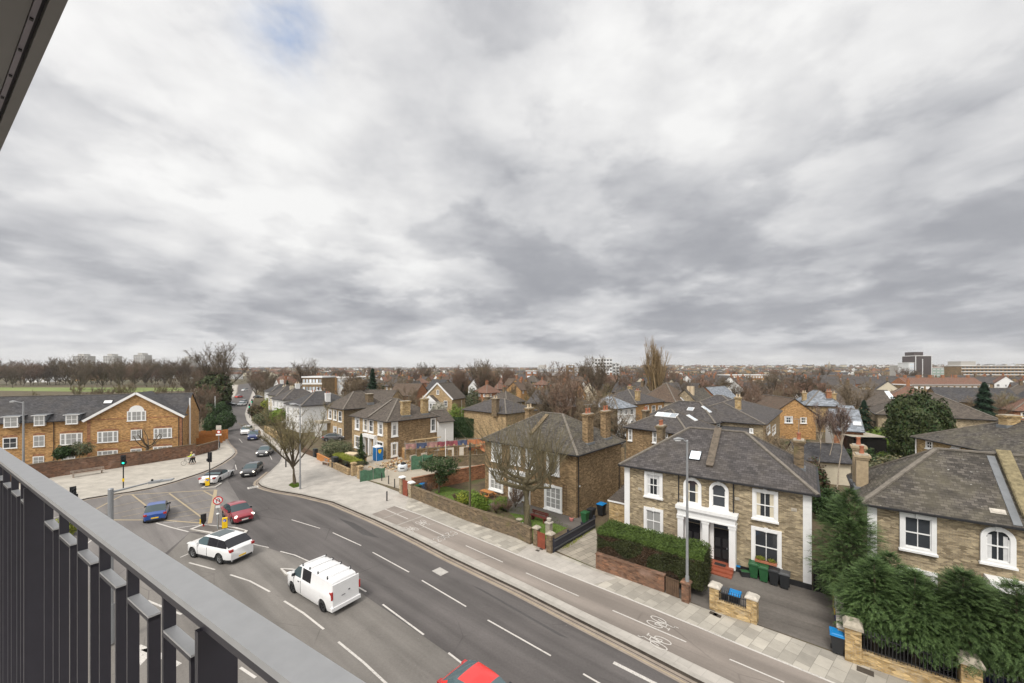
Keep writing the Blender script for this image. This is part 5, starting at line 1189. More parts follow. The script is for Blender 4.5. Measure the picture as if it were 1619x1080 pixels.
def car(label, paint, px=None, pos=None, head=None, name='car', cat='car', L=4.0, Wd=1.75, H=1.47, wb=2.5, front=.8, rw=.31, hood=.86, belt=.92, cowl=1.05, roof0=1.75, roof1=2.9, tail=3.75, deck=.95,
        roofm=None, glass='car_glass', pillars=(2.35,), rim='rim', sunroof=False, kind='hatch', lights_on=False, plate='w', group=None, rear_glass=True, tint=False, top_in=.17, nose=.62, tail_low=.75, mirrors=True, side_glass=None, detail=True, wheelr=None):
    root = thing(name, label, cat, pos, head, group)    # local +X = front of car, origin under the middle
    rw = wheelr or rw; hw = Wd / 2; X0 = 0
    beltT = [(0, nose), (.12, hood - .12), (.35, hood - .05), (cowl, hood + .06), (cowl + .25, belt), (roof1, belt + .03), (tail, deck if deck else belt + .03), (L - .06, (deck or belt) - .12), (L, tail_low)]
    roofT = [(0, nose), (.12, hood - .1), (.35, hood - .03), (cowl, hood + .09), (roof0, H - .05), (roof0 + .25, H), ((roof0 + roof1) / 2, H + .01), (roof1, H - .05), (tail, (deck or belt) + .04), (L - .05, (deck or belt) - .08), (L, tail_low)]
    widT = [(0, hw * .72), (.15, hw * .88), (.4, hw * .96), (.8, hw), (L - .8, hw), (L - .3, hw * .97), (L - .1, hw * .9), (L, hw * .84)]
    xs = sorted(set([i * .08 for i in range(int(L / .08) + 1)] + [L, cowl, roof0, roof1, tail, front, front + wb] + [p for p in pillars] + [p + .09 for p in pillars]))
    wx = (front, front + wb); AR = rw + .07; rows = []
    def z0(x):
        z = .2 if .3 < x < L - .25 else .26
        for w in wx:
            d_ = abs(x - w)
            if d_ < AR: z = max(z, rw + math.sqrt(AR * AR - d_ * d_))
        return z
    for x in xs:
        w = smooth_tab(widT, x); zb = smooth_tab(beltT, x); zt = max(zb + .015, smooth_tab(roofT, x, .04)); fr = max(0, min(1, (zt - zb) / max(.1, H - belt)))
        zl = z0(x); zm = max(.42, zl + .015); wt = w - .05 - (top_in) * fr
        X = L / 2 - x
        sec = [(w - .07, zl), (w - .005, max(zl + .012, min(zm, zb - .1))), (w, max(zl + .02, zb - .28)), (w - .015, max(zl + .025, zb - .1)), (w - .06, max(zl + .03, zb)), (wt if fr > .05 else w - .14, zb + (zt - zb) * .93 if fr > .05 else zb + .012), (wt * .82 if fr > .05 else w * .6, zt), (wt * .4, zt + .015), (0, zt + .02)]
        rows.append([(X, y, z) for y, z in sec] + [(X, -y, z) for y, z in sec[-2::-1]])
    body = MB(); gl = MB(); nrow = len(rows); k = len(rows[0])
    for i in range(nrow - 1):
        xa, xb = xs[i], xs[i + 1]; xm = (xa + xb) / 2
        for j in range(k - 1):
            jj = min(j, k - 2 - j); q = [rows[i][j], rows[i][j + 1], rows[i + 1][j + 1], rows[i + 1][j]]
            m = paint; isg = False
            if jj >= 5 and cowl + .02 < xm < roof0 - .0: m, isg = glass, True
            elif jj >= 5 and kind != 'van' and roof1 < xm < tail - .02 and rear_glass: m, isg = (glass if not tint else 'car_glass_tint'), True
            elif jj == 4 and cowl + .25 < xm < (roof1 + tail) / 2 + .1 and (side_glass is None or any(a <= xm <= b for a, b in side_glass)):
                m, isg = (glass if (not tint or xm < pillars[0]) else 'car_glass_tint'), True
                if any(p <= xm <= p + .09 for p in pillars): m, isg = 'black_plastic', False
            elif jj >= 5 and roof0 <= xm <= roof1 and roofm: m = roofm
            elif roofm == 'soft_top' and jj >= 4 and roof0 <= xm <= tail: m = roofm
            if roofm == 'soft_top' and jj >= 4 and roof0 - .02 <= xm <= tail - .1 and not (jj >= 5 and roof1 + .2 < xm < tail - .3) and not (jj == 4 and xm < roof1): m, isg = 'soft_top', False
            if jj == 0: m = 'black_plastic' if kind in ('suv',) else paint
            (gl if isg else body).face(q, m, True)
    body.face(rows[0][::-1], paint); body.face(rows[-1], paint)
    def merge(mb, nm, par):
        o = mb.obj(nm, par); bm = bmesh.new(); bm.from_mesh(o.data); bmesh.ops.remove_doubles(bm, verts=bm.verts, dist=.0004); bmesh.ops.recalc_face_normals(bm, faces=bm.faces) if nm == 'body' else None
        bm.to_mesh(o.data); bm.free(); o.data.set_sharp_from_angle(angle=R(38)); return o
    b = merge(body, 'body', root); merge(gl, 'window', root)
    u = MB(); u.box(-L / 2 + .25, L / 2 - .25, -hw + .12, hw - .12, .17, .62, 'black_plastic'); u.obj('underbody', root)
    for w in wx:
        for s_ in (-1, 1): wheel(root, L / 2 - w, s_ * (hw - .12), rw, .21, rim, s_)
    if detail:
        zf = hood - .16
        for s_ in (-1, 1):
            h = MB(); hx = L / 2 - .2; yy = s_ * (hw * .72)
            T = Matrix.Translation((hx, yy, zf)) @ Matrix.Rotation(-s_ * .55, 4, 'Z') @ Matrix.Rotation(.5, 4, 'Y') @ Matrix.Diagonal((.13, .22, .1, 1))
            r_ = [[tuple(T @ Vector((math.cos(a) * math.cos(e), math.sin(a) * math.cos(e), math.sin(e)))) for a in [2 * math.pi * i / 10 for i in range(10)]] for e in [R(t) for t in (-80, -40, 0, 40, 80)]]
            h.grid(r_, 'headlamp' if lights_on else 'lamp_clear', True); h.obj('headlight', root)
            t_ = MB(); zt_ = tail_low + .03; t_.box(-L / 2 - .012, -L / 2 + .3, s_ * (hw * .8) - (.14 if kind != 'van' else .02), s_ * (hw * .8) + .1, zt_ - .08 if kind != 'van' else 1.02, zt_ + .1 if kind != 'van' else 1.3, 'lamp_red', None, 0)
            t_.obj('tail_light', root)
            if mirrors:
                m_ = MB(); mx = L / 2 - cowl - .35; m_.box(mx - .07, mx + .07, s_ * (hw + .02) - .1, s_ * (hw + .02) + .1, belt, belt + .14, 'black_plastic' if kind in ('van', 'hatch') else paint, None, .02); m_.obj('wing_mirror', root)
        p_ = MB(); pz = .42 if kind != 'van' else .62
        p_.box(L / 2 - .005, L / 2 + .015, -.26, .26, .36, .47, 'plate_white'); p_.obj('number_plate', root)
        p_ = MB(); p_.box(-L / 2 - .02, -L / 2 + .01, -.26, .26, pz, pz + .11, 'plate_yellow'); p_.obj('number_plate', root)
        g = MB(); g.box(L / 2 - .08, L / 2 + .008, -hw * .5, hw * .5, .5, .58, 'black_plastic'); g.box(L / 2 - .12, L / 2 + .006, -hw * .6, hw * .6, .22, .33, 'black_plastic'); g.obj('grille', root)
        rb = MB(); rb.box(-L / 2 - .01, -L / 2 + .12, -hw * .75, hw * .75, .22, .36, 'black_plastic'); rb.obj('rear_valance', root)
        ln = MB()   # door shut lines and handles
        for s_ in (-1, 1):
            for xd in (cowl + .3, pillars[0] + .04):
                X = L / 2 - xd; ln.box(X - .011, X + .011, s_ * (hw + .001) - .007, s_ * (hw + .001) + .007, .36, belt - .1, 'black_plastic')
            ln.box(L / 2 - pillars[0] + .1, L / 2 - pillars[0] + .26, s_ * (hw + .01) - .02, s_ * (hw + .01) + .02, belt - .2, belt - .17, 'black_plastic' if kind == 'van' else paint)
        ln.obj('door_trim', b)
    if sunroof: s_ = MB(); s_.box(L / 2 - roof1 + .85, L / 2 - roof0 - .3, -hw + .42, hw - .42, H + .005, H + .03, 'car_glass'); s_.obj('sunroof', root)
    return root
def place(front_px, rear_px, wb, front, L):
    "front and rear tyre contact of the near side -> centre line guess along that side"
    a, b = G(*front_px), G(*rear_px); d = Vector((a.x - b.x, a.y - b.y)).normalized(); m = (a + b) / 2
    return Vector((m.x, m.y)), math.atan2(d.y, d.x), d
def put_car(front_px, rear_px, side, label, paint, L=4.0, Wd=1.75, wb=2.5, front=.8, **kw):
    m, hd, d = place(front_px, rear_px, wb, front, L); n = Vector((-d.y, d.x)) * side      # side=+1: the visible side is the car's right, so centre lies to its left
    c = m + n * (Wd / 2 - .12) + d * ((front + wb / 2) - L / 2) * 1.0
    return car(label, paint, pos=(c.x, c.y, .012), head=hd, L=L, Wd=Wd, wb=wb, front=front, **kw)
# van
vn = put_car((463.8, 936.6), (512, 967), -1, 'white crew van with roof bars in the middle lane', 'car_white', L=5.3, Wd=1.92, wb=3.45, front=.93, H=1.93, hood=1.12, belt=1.2, cowl=.85, roof0=1.55, roof1=5.1, tail=5.22, deck=1.3, kind='van',
             name='van', cat='van', nose=.85, tail_low=1.2, top_in=.1, pillars=(1.95,), side_glass=((1.1, 1.92), (2.12, 3.0)), rim='rim_dark', rw=.34, tint=True, rear_glass=False)
vb = MB(); L = 5.3
vb.box(-L / 2 - .03, -L / 2 + .05, -.84, .84, .42, 1.78, 'car_white'); vb.obj('rear_doors', vn)
for s_ in (-1, 1): t_ = MB(); t_.box(-L / 2 - .045, -L / 2 + .02, s_ * .88 - .05, s_ * .88 + .05, .95, 1.4, 'lamp_red'); t_.obj('tail_light', vn)
for x in (-1.95, -.95, -.05, .75):
    rb = MB(); rb.box(x - .03, x + .03, -.74, .74, 1.99, 2.03, 'car_white')
    for s_ in (-1, 1): rb.box(x - .03, x + .03, s_ * .74 - .03, s_ * .74 + .03, 1.88, 2.06, 'black_plastic')
    rb.obj('roof_bar', vn)
rb = MB(); rb.box(-L / 2 - .1, -L / 2 + .1, -.93, .93, .3, .5, 'car_white'); rb.obj('bumper', vn)
rb = MB(); rb.box(-L / 2 - .06, -L / 2 - .03, .08, .3, .98, 1.0, 'black_plastic'); rb.box(-L/2 - .06, -L/2 - .03, -.24, -.14, 1.12, 1.18, 'bin_grey'); rb.obj('door_seam', vn)
# SUV
put_car((305.7, 881.3), (349, 892), -1, 'white estate SUV with dark panoramic roof beside the no-U-turn sign', 'car_white', L=4.85, Wd=1.98, wb=2.92, front=.87, H=1.76, hood=1.08, belt=1.14, cowl=1.15, roof0=1.85, roof1=4.1, tail=4.62, deck=1.18,
        kind='suv', name='suv', nose=.8, tail_low=1.0, pillars=(2.45, 3.45), sunroof=True, rw=.38, tint=True)
# maroon hatch
put_car((397.5, 821), (382.7, 811), -1, 'dark red hatchback with headlights on turning at the junction', 'car_maroon', L=4.05, Wd=1.72, wb=2.5, front=.82, H=1.48, hood=.88, lights_on=True, nose=.66)
m = (G(226, 830) + G(263, 823.5)) / 2; hd = Vector((-.61, .79)).normalized(); c = m + Vector((hd.x, hd.y, 0)) * 1.9
car('blue hatchback with tail lights showing, crossing the yellow box', 'car_blue', pos=(c.x, c.y, .012), head=math.atan2(hd.y, hd.x), L=3.95, Wd=1.7, wb=2.5, front=.8, H=1.46)
put_car((343.8, 754.5), (322.8, 764.5), 1 if False else -1, 'white convertible with black soft top by the left kerb', 'car_white', L=4.85, Wd=1.9, wb=2.87, front=.85, H=1.33, hood=.8, belt=.88, cowl=1.45, roof0=2.05, roof1=3.1, tail=3.9, deck=.92, roofm='soft_top', nose=.62, tail_low=.82, pillars=(3.0,), rw=.34, name='convertible', kind='coupe')
def along(px, py, hx, hy, *a, **k):
    p = G(px, py); return car(*a, pos=(p.x, p.y, .012), head=math.atan2(hy, hx), **k)
along(399, 749, .30, -.95, 'black estate hatchback with headlights on, nearest of the queue round the bend', 'car_black', L=4.3, lights_on=True, roof1=3.3, tail=4.1, name='car')
along(419.5, 719, .28, -.96, 'dark grey hatchback with lit headlights behind the black estate', 'car_grey', lights_on=True)
along(402, 694, .42, -.9, 'navy blue SUV partly hiding the white people carrier', 'car_navy', L=4.5, Wd=1.85, H=1.7, hood=1.02, belt=1.08, roof0=1.8, roof1=3.7, tail=4.3, deck=1.12, kind='suv', name='suv', nose=.75, tail_low=.95, rw=.35)
along(390, 686, .42, -.9, 'white people carrier pulling out behind the navy SUV', 'car_white', L=4.4, Wd=1.8, H=1.75, hood=1.0, belt=1.08, cowl=.9, roof0=1.6, roof1=3.8, tail=4.25, deck=1.12, kind='suv', name='suv', nose=.75, tail_low=.95)
along(382.5, 641.5, .05, -1, 'small white car ahead of the far traffic lights', 'car_white'); along(385.5, 637.5, .05, -1, 'pale silver car just behind the small white car', 'car_silver')
along(364, 641.5, 1, .05, 'dark car emerging from the side turning on the far left', 'car_black'); along(387, 618.5, .05, -1, 'white van furthest away up the road', 'car_white', L=4.8, H=1.9, hood=1.1, belt=1.15, cowl=.85, roof0=1.5, roof1=4.5, tail=4.72, deck=1.2, kind='van', name='van', cat='van', nose=.8, tail_low=1.1)
along(378, 629, .05, 1, 'red car half hidden near the far bend', 'car_red'); along(408, 629.5, 1, .2, 'dark parked car by the shrubs beyond the lights', 'car_black')
# bright red car at the bottom of the picture
c = G(766, 1131); hd = Vector((.766, -.643))
car('bright red hatchback at the bottom of the picture', 'car_bright_red', pos=(c.x, c.y, .012), head=math.atan2(hd.y, hd.x), L=4.0, Wd=1.76, H=1.46, roof0=1.72, top_in=.25, roof1=2.95)
# cars behind the conifers and parked by the side street
p = G(1405, 1010); car('violet-blue parked car behind the brick pier railings', 'car_violet', pos=(p.x, p.y, PH), head=math.atan2(-.617, .787), L=4.4, Wd=1.8)
p = G(1545, 1070); car('dark blue parked car furthest right behind the railings', 'car_violet', pos=(p.x, p.y, PH), head=math.atan2(-.617, .787), L=4.4, Wd=1.8)
p = G(983, 693); car('silver car parked in the side road by the white bay house', 'car_silver', pos=(p.x, p.y, PH), head=2.2)
p = G(528, 697); car('grey car parked in front of the stone porch', 'car_grey', pos=(p.x, p.y, PH), head=.3)

# ============================================================ street furniture
def lamp_post(label, px, py, h, arm, ang, z=PH, m='pole_grey', r0=.085, lh=.75, name='lamp_post', armrise=.1):
    p = G(px, py); t = thing(name, label, 'street lamp', (p.x, p.y, z), ang)
    a = MB(); a.tube([(0, 0, 0), (0, 0, 1.6)], r0 * 1.35, m, 12); a.tube([(0, 0, 1.6), (0, 0, h)], [r0, r0 * .7], m, 12); a.lathe([(r0 * .8, h), (.01, h + .06)], m, n=12); a.obj('pole', t)
    b = MB(); b.tube([(0, 0, h - .1), (arm, 0, h + armrise)], .035, m, 8); b.obj('arm', t)
    c = MB(); x = arm; c.tube([(x - .1, 0, h + armrise), (x + .12, 0, h + armrise + .01), (x + lh * .5, 0, h + armrise + .02), (x + lh, 0, h + armrise)], [.03, .09, .11, .04], m, 10); c.box(x + .15, x + lh - .08, -.09, .09, h + armrise - .09, h + armrise - .05, 'lamp_clear'); c.obj('lantern', t); return t
lamp_post('tall grey street lamp in front of the double porch', 1086.5, 956, EYE - (697 - CY) * G(1086.5, 956).y / FOC - PH, .3, math.pi + .05, r0=.085, lh=.55)
lamp_post('grey street lamp beside the pollarded street tree', 474.5, 775, EYE - (640 - CY) * G(474.5, 775).y / FOC - PH, .5, math.pi)
p = D(37, 50); t = lamp_post('grey street lamp standing before the dormered wing of the apartment block', 37, CY + EYE * FOC / 50, EYE - (636 - CY) * 50 / FOC - PH, 1.0, math.pi, r0=.12)
# near lamp whose arm reaches over the junction
d = 20.0; b = D(175, d); h = EYE - (778 - CY) * d / FOC
t = thing('lamp_post', 'near grey lamp column with long arm and flat lantern over the junction', 'street lamp', (b.x, b.y, PH), 0)
a = MB(); a.tube([(0, 0, 0), (0, 0, 2)], .15, 'pole_grey', 14); a.tube([(0, 0, 2), (0, 0, h)], .11, 'pole_grey', 14); a.lathe([(.115, h), (.1, h + .05), (.01, h + .08)], 'pole_grey', n=14); a.obj('pole', t)
e = D(236, 21.2); e2 = D(274, 21.6); hz = EYE - (763 - CY) * 21.2 / FOC; h2 = EYE - (757.5 - CY) * 21.6 / FOC
a = MB(); a.tube([(0, 0, h - .15), (e.x - b.x, e.y - b.y, hz - PH)], [.06, .035], 'pole_grey', 8); a.obj('arm', t)
a = MB(); v = Vector((e2.x - e.x, e2.y - e.y, h2 - hz)); o = Vector((e.x - b.x, e.y - b.y, hz - PH)); a.beam(o, o + v * .5, .3, .12, 'pole_grey'); a.beam(o + v * .45, o + v, .34, .06, 'pole_grey'); a.beam(o + v * .48 + Vector((0, 0, -.04)), o + v * .97 + Vector((0, 0, -.04)), .26, .03, 'lamp_clear'); a.tube([o + v * .12 + Vector((0, 0, .05)), o + v * .12 + Vector((0, 0, .16))], .05, 'black_plastic', 8); a.obj('lantern', t)
def traffic_light(label, px, py, yaw, h=3.9, lit=None, z=PH, yellow=False):
    p = G(px, py); t = thing('traffic_light', label, 'traffic light', (p.x, p.y, z), yaw)      # faces local -Y
    a = MB(); a.tube([(0, 0, 0), (0, 0, h)], .057, 'pole_black', 10); a.obj('pole', t)
    b = MB(); b.box(-.15, .15, -.22, -.02, h - 1.0, h + .02, 'black_plastic'); b.box(-.22, .22, -.05, -.02, h - 1.1, h + .1, 'black_plastic')
    hd_ = b.obj('signal_head', t)
    for i, m in enumerate(('lamp_off', 'lamp_off', 'lamp_off')):
        zz = h - .16 - i * .32; l = MB(); n = 14
        l.face([(.11 * math.cos(2 * math.pi * k / n), -.225, zz + .11 * math.sin(2 * math.pi * k / n)) for k in range(n)], 'light_green' if (lit == i) else 'rubber'); l.obj('lens', hd_)
        v = MB(); r_ = [[(.125 * math.cos(math.pi * k / 8), yy, zz + .125 * math.sin(math.pi * k / 8)) for k in range(9)] for yy in (-.22, -.4)]; v.grid(r_, 'black_plastic'); v.obj('visor', hd_)
    s = MB(); s.box(.16, .3, -.15, .1, h - .95, h - .65, 'black_plastic'); s.obj('push_unit', t)
    if yellow: y = MB(); y.box(-.09, .09, -.14, .02, .9, 1.25, 'yellow_paint'); y.obj('button_box', t)
    return t
traffic_light('traffic light showing green on the left pavement before the bench', 195, 775, R(40), lit=2, yellow=True)
traffic_light('traffic light with its back turned on the small far island', 331.5, 769, R(200))
traffic_light('traffic light head just above the balcony rail at left', 115, 826, R(70), h=3.1)
traffic_light('far traffic light further up the road on the right', 394.5, 661.5, R(10), h=4.0, lit=2)
traffic_light('second far traffic light set back across the road', 398.5, 650, R(10), h=3.8, lit=2)
def keep_left(label, px, py, yaw):
    p = G(px, py); t = thing('bollard', label, 'bollard', (p.x, p.y, .12), yaw)
    a = MB(); a.box(-.2, .2, -.13, .13, 0, 1.0, 'yellow_paint', None, .02); a.obj('body', t)
    b = MB(); n = 16; b.face([(.13 * math.cos(2 * math.pi * k / n), -.125, .78 + .13 * math.sin(2 * math.pi * k / n)) for k in range(n)], 'blue_paint'); b.obj('sign_face', t)
    b = MB(); b.beam((.06, -.13, .84), (-.06, -.13, .72), .02, .03, 'paint_white'); b.beam((-.07, -.13, .70), (-.07, -.13, .8), .02, .03, 'paint_white'); b.beam((-.07, -.13, .71), (.03, -.13, .71), .02, .03, 'paint_white'); b.obj('arrow', t)
    c = MB(); c.box(-.22, .22, -.15, .15, 0, .12, 'rubber'); c.obj('base', t); return t
keep_left('yellow lit keep-left bollard behind the white SUV', 355.5, 838.5, R(30)); keep_left('yellow keep-left bollard behind the white convertible', 328, 770.5, R(30))
p = G(322, 834.5); t = thing('bollard', 'black-backed traffic bollard at the tip of the island', 'bollard', (p.x, p.y, .12), R(55))
a = MB(); a.face([(-.2, 0, 1.1), (-.2, 0, .45), (0, 0, .12), (.2, 0, .45), (.2, 0, 1.1)], 'pole_black'); a.face([(-.2, .1, 1.1), (.2, .1, 1.1), (.2, .1, .45), (0, .1, .12), (-.2, .1, .45)], 'pole_black')
q = [(-.2, 1.1), (-.2, .45), (0, .12), (.2, .45), (.2, 1.1)]
for i in range(5): j = (i + 1) % 5; a.face([(q[i][0], 0, q[i][1]), (q[i][0], .1, q[i][1]), (q[j][0], .1, q[j][1]), (q[j][0], 0, q[j][1])], 'pole_black')
a.obj('shield', t); a = MB(); a.box(-.26, -.2, .0, .1, .3, .7, 'yellow_paint'); a.obj('reflector', t); a = MB(); a.box(-.05, .05, .02, .08, 0, .3, 'sign_red'); a.obj('stem', t)
# no-U-turn sign
p = G(344.5, 838); t = thing('road_sign', 'round red-edged no U-turn sign on a grey post on the island', 'road sign', (p.x, p.y, .12), R(35))
a = MB(); a.tube([(0, 0, 0), (0, 0, 1.3)], .07, 'pole_grey', 10); a.tube([(0, 0, 1.3), (0, 0, 2.9)], .035, 'pole_grey', 8); a.obj('post', t)
zz = 2.5; n = 28; a = MB()
a.face([(.36 * math.cos(2 * math.pi * k / n), -.05, zz + .36 * math.sin(2 * math.pi * k / n)) for k in range(n)], 'sign_red'); a.face([(.36 * math.cos(-2 * math.pi * k / n), -.03, zz + .36 * math.sin(-2 * math.pi * k / n)) for k in range(n)], 'pole_grey'); dsc = a.obj('sign_face', t)
a = MB(); a.face([(.28 * math.cos(2 * math.pi * k / n), -.054, zz + .28 * math.sin(2 * math.pi * k / n)) for k in range(n)], 'paint_white'); a.obj('white_disc', dsc)
a = MB(); ar = [(-.1, -.18), (-.1, .05), (-.06, .13), (.02, .16), (.09, .12), (.11, .04), (.11, -.06)]
for i in range(6): a.beam((ar[i][0], -.058, zz + ar[i][1]), (ar[i + 1][0], -.058, zz + ar[i + 1][1]), .004, .055, 'pole_black')
a.face([(.02, -.06, zz - .04), (.11, -.06, zz - .16), (.2, -.06, zz - .04)], 'pole_black'); a.obj('arrow', dsc)
a = MB(); a.beam((-.2, -.064, zz + .2), (.2, -.064, zz - .2), .004, .06, 'sign_red'); a.obj('bar', dsc)
a = MB(); a.box(-.16, .16, -.06, -.03, 1.85, 2.05, 'paint_white'); a.obj('plate', t); a = MB(); a.lathe([(.11, 1.28), (.13, 1.34), (.04, 1.4)], 'paint_white', n=10); a.obj('collar', t)
# sign cluster by the brown wall
p = G(346, 712); t = thing('road_sign', 'pale post with square, round and oblong signs at the end of the brown wall', 'road sign', (p.x, p.y, PH), R(15))
a = MB(); a.tube([(0, 0, 0), (0, 0, 4.2)], .05, 'pole_grey', 8); a.obj('post', t); a = MB(); a.box(-.4, .4, -.07, -.05, 3.45, 4.25, 'stone_pale'); a.obj('square_plate', t)
a = MB(); a.face([(.3 * math.cos(2 * math.pi * k / n), -.07, 3.1 + .3 * math.sin(2 * math.pi * k / n)) for k in range(n)], 'sign_red'); a.face([(.2 * math.cos(2 * math.pi * k / n), -.075, 3.1 + .2 * math.sin(2 * math.pi * k / n)) for k in range(n)], 'paint_white'); a.obj('round_plate', t)
a = MB(); a.box(-.42, .42, -.07, -.05, 2.5, 2.75, 'paint_white'); a.obj('oblong_plate', t)
def simple_post(name, label, cat, px, py, h, r, m, z=PH, top=None, group=None, band=None):
    p = G(px, py); t = thing(name, label, cat, (p.x, p.y, z), 0, group); a = MB(); a.tube([(0, 0, 0), (0, 0, h)], r, m, 10); a.lathe([(r, h), (r * .8, h + .03), (.01, h + .05)], m, n=10); a.obj('post', t)
    if band: b = MB(); b.tube([(0, 0, h - .22), (0, 0, h - .12)], r * 1.08, band, 10); b.obj('band', t)
    return t
simple_post('bollard', 'black bollard standing alone at the edge of the cycle track', 'bollard', 611.7, 794, 1.0, .07, 'pole_black', band='bin_grey')
simple_post('bollard', 'thin black bollard leftmost across the side street', 'bollard', 603.6, 762, 1.0, .06, 'pole_black'); simple_post('bollard', 'thin black bollard middle one across the side street', 'bollard', 614.5, 767, 1.0, .06, 'pole_black'); simple_post('bollard', 'thin black bollard nearest the white-capped pier', 'bollard', 624, 772.5, 1.0, .06, 'pole_black')
simple_post('bollard', 'black bollard in front of the green netting, beside the brick pier', 'bollard', 573.7, 755, .9, .06, 'pole_black'); simple_post('bollard', 'black bollard against the middle of the low green netting', 'bollard', 588.8, 752, .9, .06, 'pole_black')
simple_post('post', 'black post on the corner of the pavement by the bend', 'post', 452, 740, 1.2, .09, 'pole_black'); simple_post('pole', 'white pole rising from the green garden tree', 'pole', 704.5, 740, 5.5, .05, 'paint_white')
t = simple_post('telegraph_pole', 'slim green-brown pole against the garden wall', 'pole', 743, 824.5, EYE - (703 - CY) * G(743, 824.5).y / FOC, .1, 'pole_wood'); a = MB(); a.box(-.12, .12, -.12, .12, 6.55, 6.8, 'black_plastic'); a.obj('cap_box', t)
simple_post('pole', 'thin pale flagpole behind the building site', 'pole', 730, 690, 7.5, .05, 'steel_tube'); simple_post('pole', 'white street pole far up on the left verge', 'pole', 340, 664, 6.5, .07, 'paint_white')
simple_post('post', 'short black post at the end of the left pavement', 'post', 346.8, 709, 1.1, .12, 'pole_black')
def cabinet(label, px, py, w, d_, h, m='bin_black', rot=track_rot):
    p = G(px, py); t = thing('utility_cabinet', label, 'cabinet', (p.x, p.y, PH), rot); a = MB(); a.box(-w / 2, w / 2, -d_ / 2, d_ / 2, 0, h, m); a.obj('body', t)
    b = MB(); b.box(-w / 2 - .03, w / 2 + .03, -d_ / 2 - .03, d_ / 2 + .03, h, h + .05, m); b.obj('lid', t); c = MB(); c.box(-w / 2 + .06, -.01, -d_ / 2 - .012, -d_ / 2, .12, h - .08, 'black_plastic'); c.box(.01, w / 2 - .06, -d_ / 2 - .012, -d_ / 2, .12, h - .08, 'black_plastic'); c.obj('door', t)
cabinet('large black utility cabinet in front of the clipped hedge', 529.5, 741, .95, .6, 1.5); cabinet('smaller black cabinet beside the low wooden fence', 498.5, 723.5, .7, .5, 1.25)
cabinet('small dark meter box on the low wall by the brick piers', 547, 747, .35, .3, 1.0)
def bench(label, p, rot, m='wood_bench', w=2.6):
    t = thing('bench', label, 'bench', (p.x, p.y, PH), rot)
    a = MB(); a.box(-w / 2, w / 2, -.25, .2, .42, .47, m); a.obj('seat', t); b = MB()
    for z_ in (.58, .74): b.box(-w / 2, w / 2, .2, .24, z_, z_ + .11, m)
    b.obj('backrest', t)
    for x in (-w / 2 + .25, w / 2 - .25): c = MB(); c.box(x - .05, x + .05, -.22, .2, 0, .42, m); c.box(x - .05, x + .05, .16, .2, .42, .85, m); c.obj('leg', t)
wl = G(91, 755); wr = G(309, 721.6); wd = Vector((wr.x - wl.x, wr.y - wl.y)).normalized()
p = G(139, 753); bench('pale timber bench against the brown garden wall', p, math.atan2(wd.y, wd.x), w=3.1)
p = G(516, 737); bench('grey timber bench between the black cabinet and hedge', p, track_rot + .1, w=1.9)
# ============================================================ walls, fences, gates
def seg_T(a, b, z=0): return Matrix.Translation((a.x, a.y, z)) @ Matrix.Rotation(math.atan2(b.y - a.y, b.x - a.x), 4, 'Z')
def wall(label, px, h, th, m, cope=None, name='garden_wall', hs=None, drop=0):
    pts = GL(px); c = pts[0]; t = thing(name, label, 'wall', (c.x, c.y, 0), 0); mb = MB(); cp = MB()
    for i, (a, b) in enumerate(zip(pts[:-1], pts[1:])):
        a2, b2 = a - c, b - c; L = (b2 - a2).length; T = seg_T(a2, b2); h0 = hs[i] if hs else h
        mb.box(0, L + (.0 if i == len(pts) - 2 else .04), 0 + .002 * (i % 2), th + .002 * (i % 2), 0, h0, m, T)
        cp.box(-.03, L + .03, -.04, th + .04, h0, h0 + .07, cope or m, T)
    mb.obj('brickwork', t); cp.obj('coping', t); return t
def pier(label, px, py, w, h, m, cap='stone_pale', rot=track_rot, name='brick_pier', cat='pier', cap_h=.12, T=None):
    p = G(px, py); t = thing(name, label, cat, (p.x, p.y, 0), rot); a = MB(); a.box(-w / 2, w / 2, 0, w, 0, h, m); a.obj('brickwork', t)
    b = MB(); b.box(-w / 2 - .07, w / 2 + .07, -.07, w + .07, h, h + cap_h * .6, cap); b.box(-w / 2 - .07, w / 2 + .07, -.07, w + .07, h + cap_h * .6, h + cap_h * 1.6, cap, None, .12); b.obj('cap', t); return t
wall('long mossy brown garden wall with a pole against it, along the cycle track', [(842, 862), (820, 851.5), (741, 824), (650, 786.5)], 1.35, .3, 'brick_old')
pier('stone end pier of the long mossy wall beside the small red gate', 846, 866, .4, 1.5, 'brick_old', 'stone')
def gate(label, a, b, h, m, z0=.15, name='gate', planks=True):
    A_, B_ = G(*a), G(*b); L = (B_ - A_).length; t = thing(name, label, 'gate', (A_.x, A_.y, 0), math.atan2(B_.y - A_.y, B_.x - A_.x)); mb = MB(); n = max(4, int(L / .12))
    for i in range(n): mb.box(L * i / n + .006, L * (i + 1) / n - .006, .05, .08, z0, h, m)
    mb.obj('boards', t); r = MB(); r.box(0, L, .08, .11, z0 + .15, z0 + .25, m); r.box(0, L, .08, .11, h - .3, h - .2, m); r.box(0, L, .02, .05, h - .04, h + .03, m); r.obj('rail', t); return t
gate('small rust-red timber gate between stone piers by the brown house', (849, 867.5), (861, 872.5), 1.35, 'gate_red'); pier('stone pier between the small red gate and the navy fence', 867.5, 877, .45, 1.5, 'brick_old', 'stone')
gate('tall red timber gate between two white-capped piers', (636, 784.5), (643.5, 787.5), 1.85, 'gate_red'); pier('white-capped brick pier left of the tall red gate', 633, 782.5, .5, 1.9, 'brick_yellow', 'paint_white'); pier('white-capped brick pier right of the tall red gate', 647.5, 789, .5, 1.7, 'brick_yellow', 'paint_white')
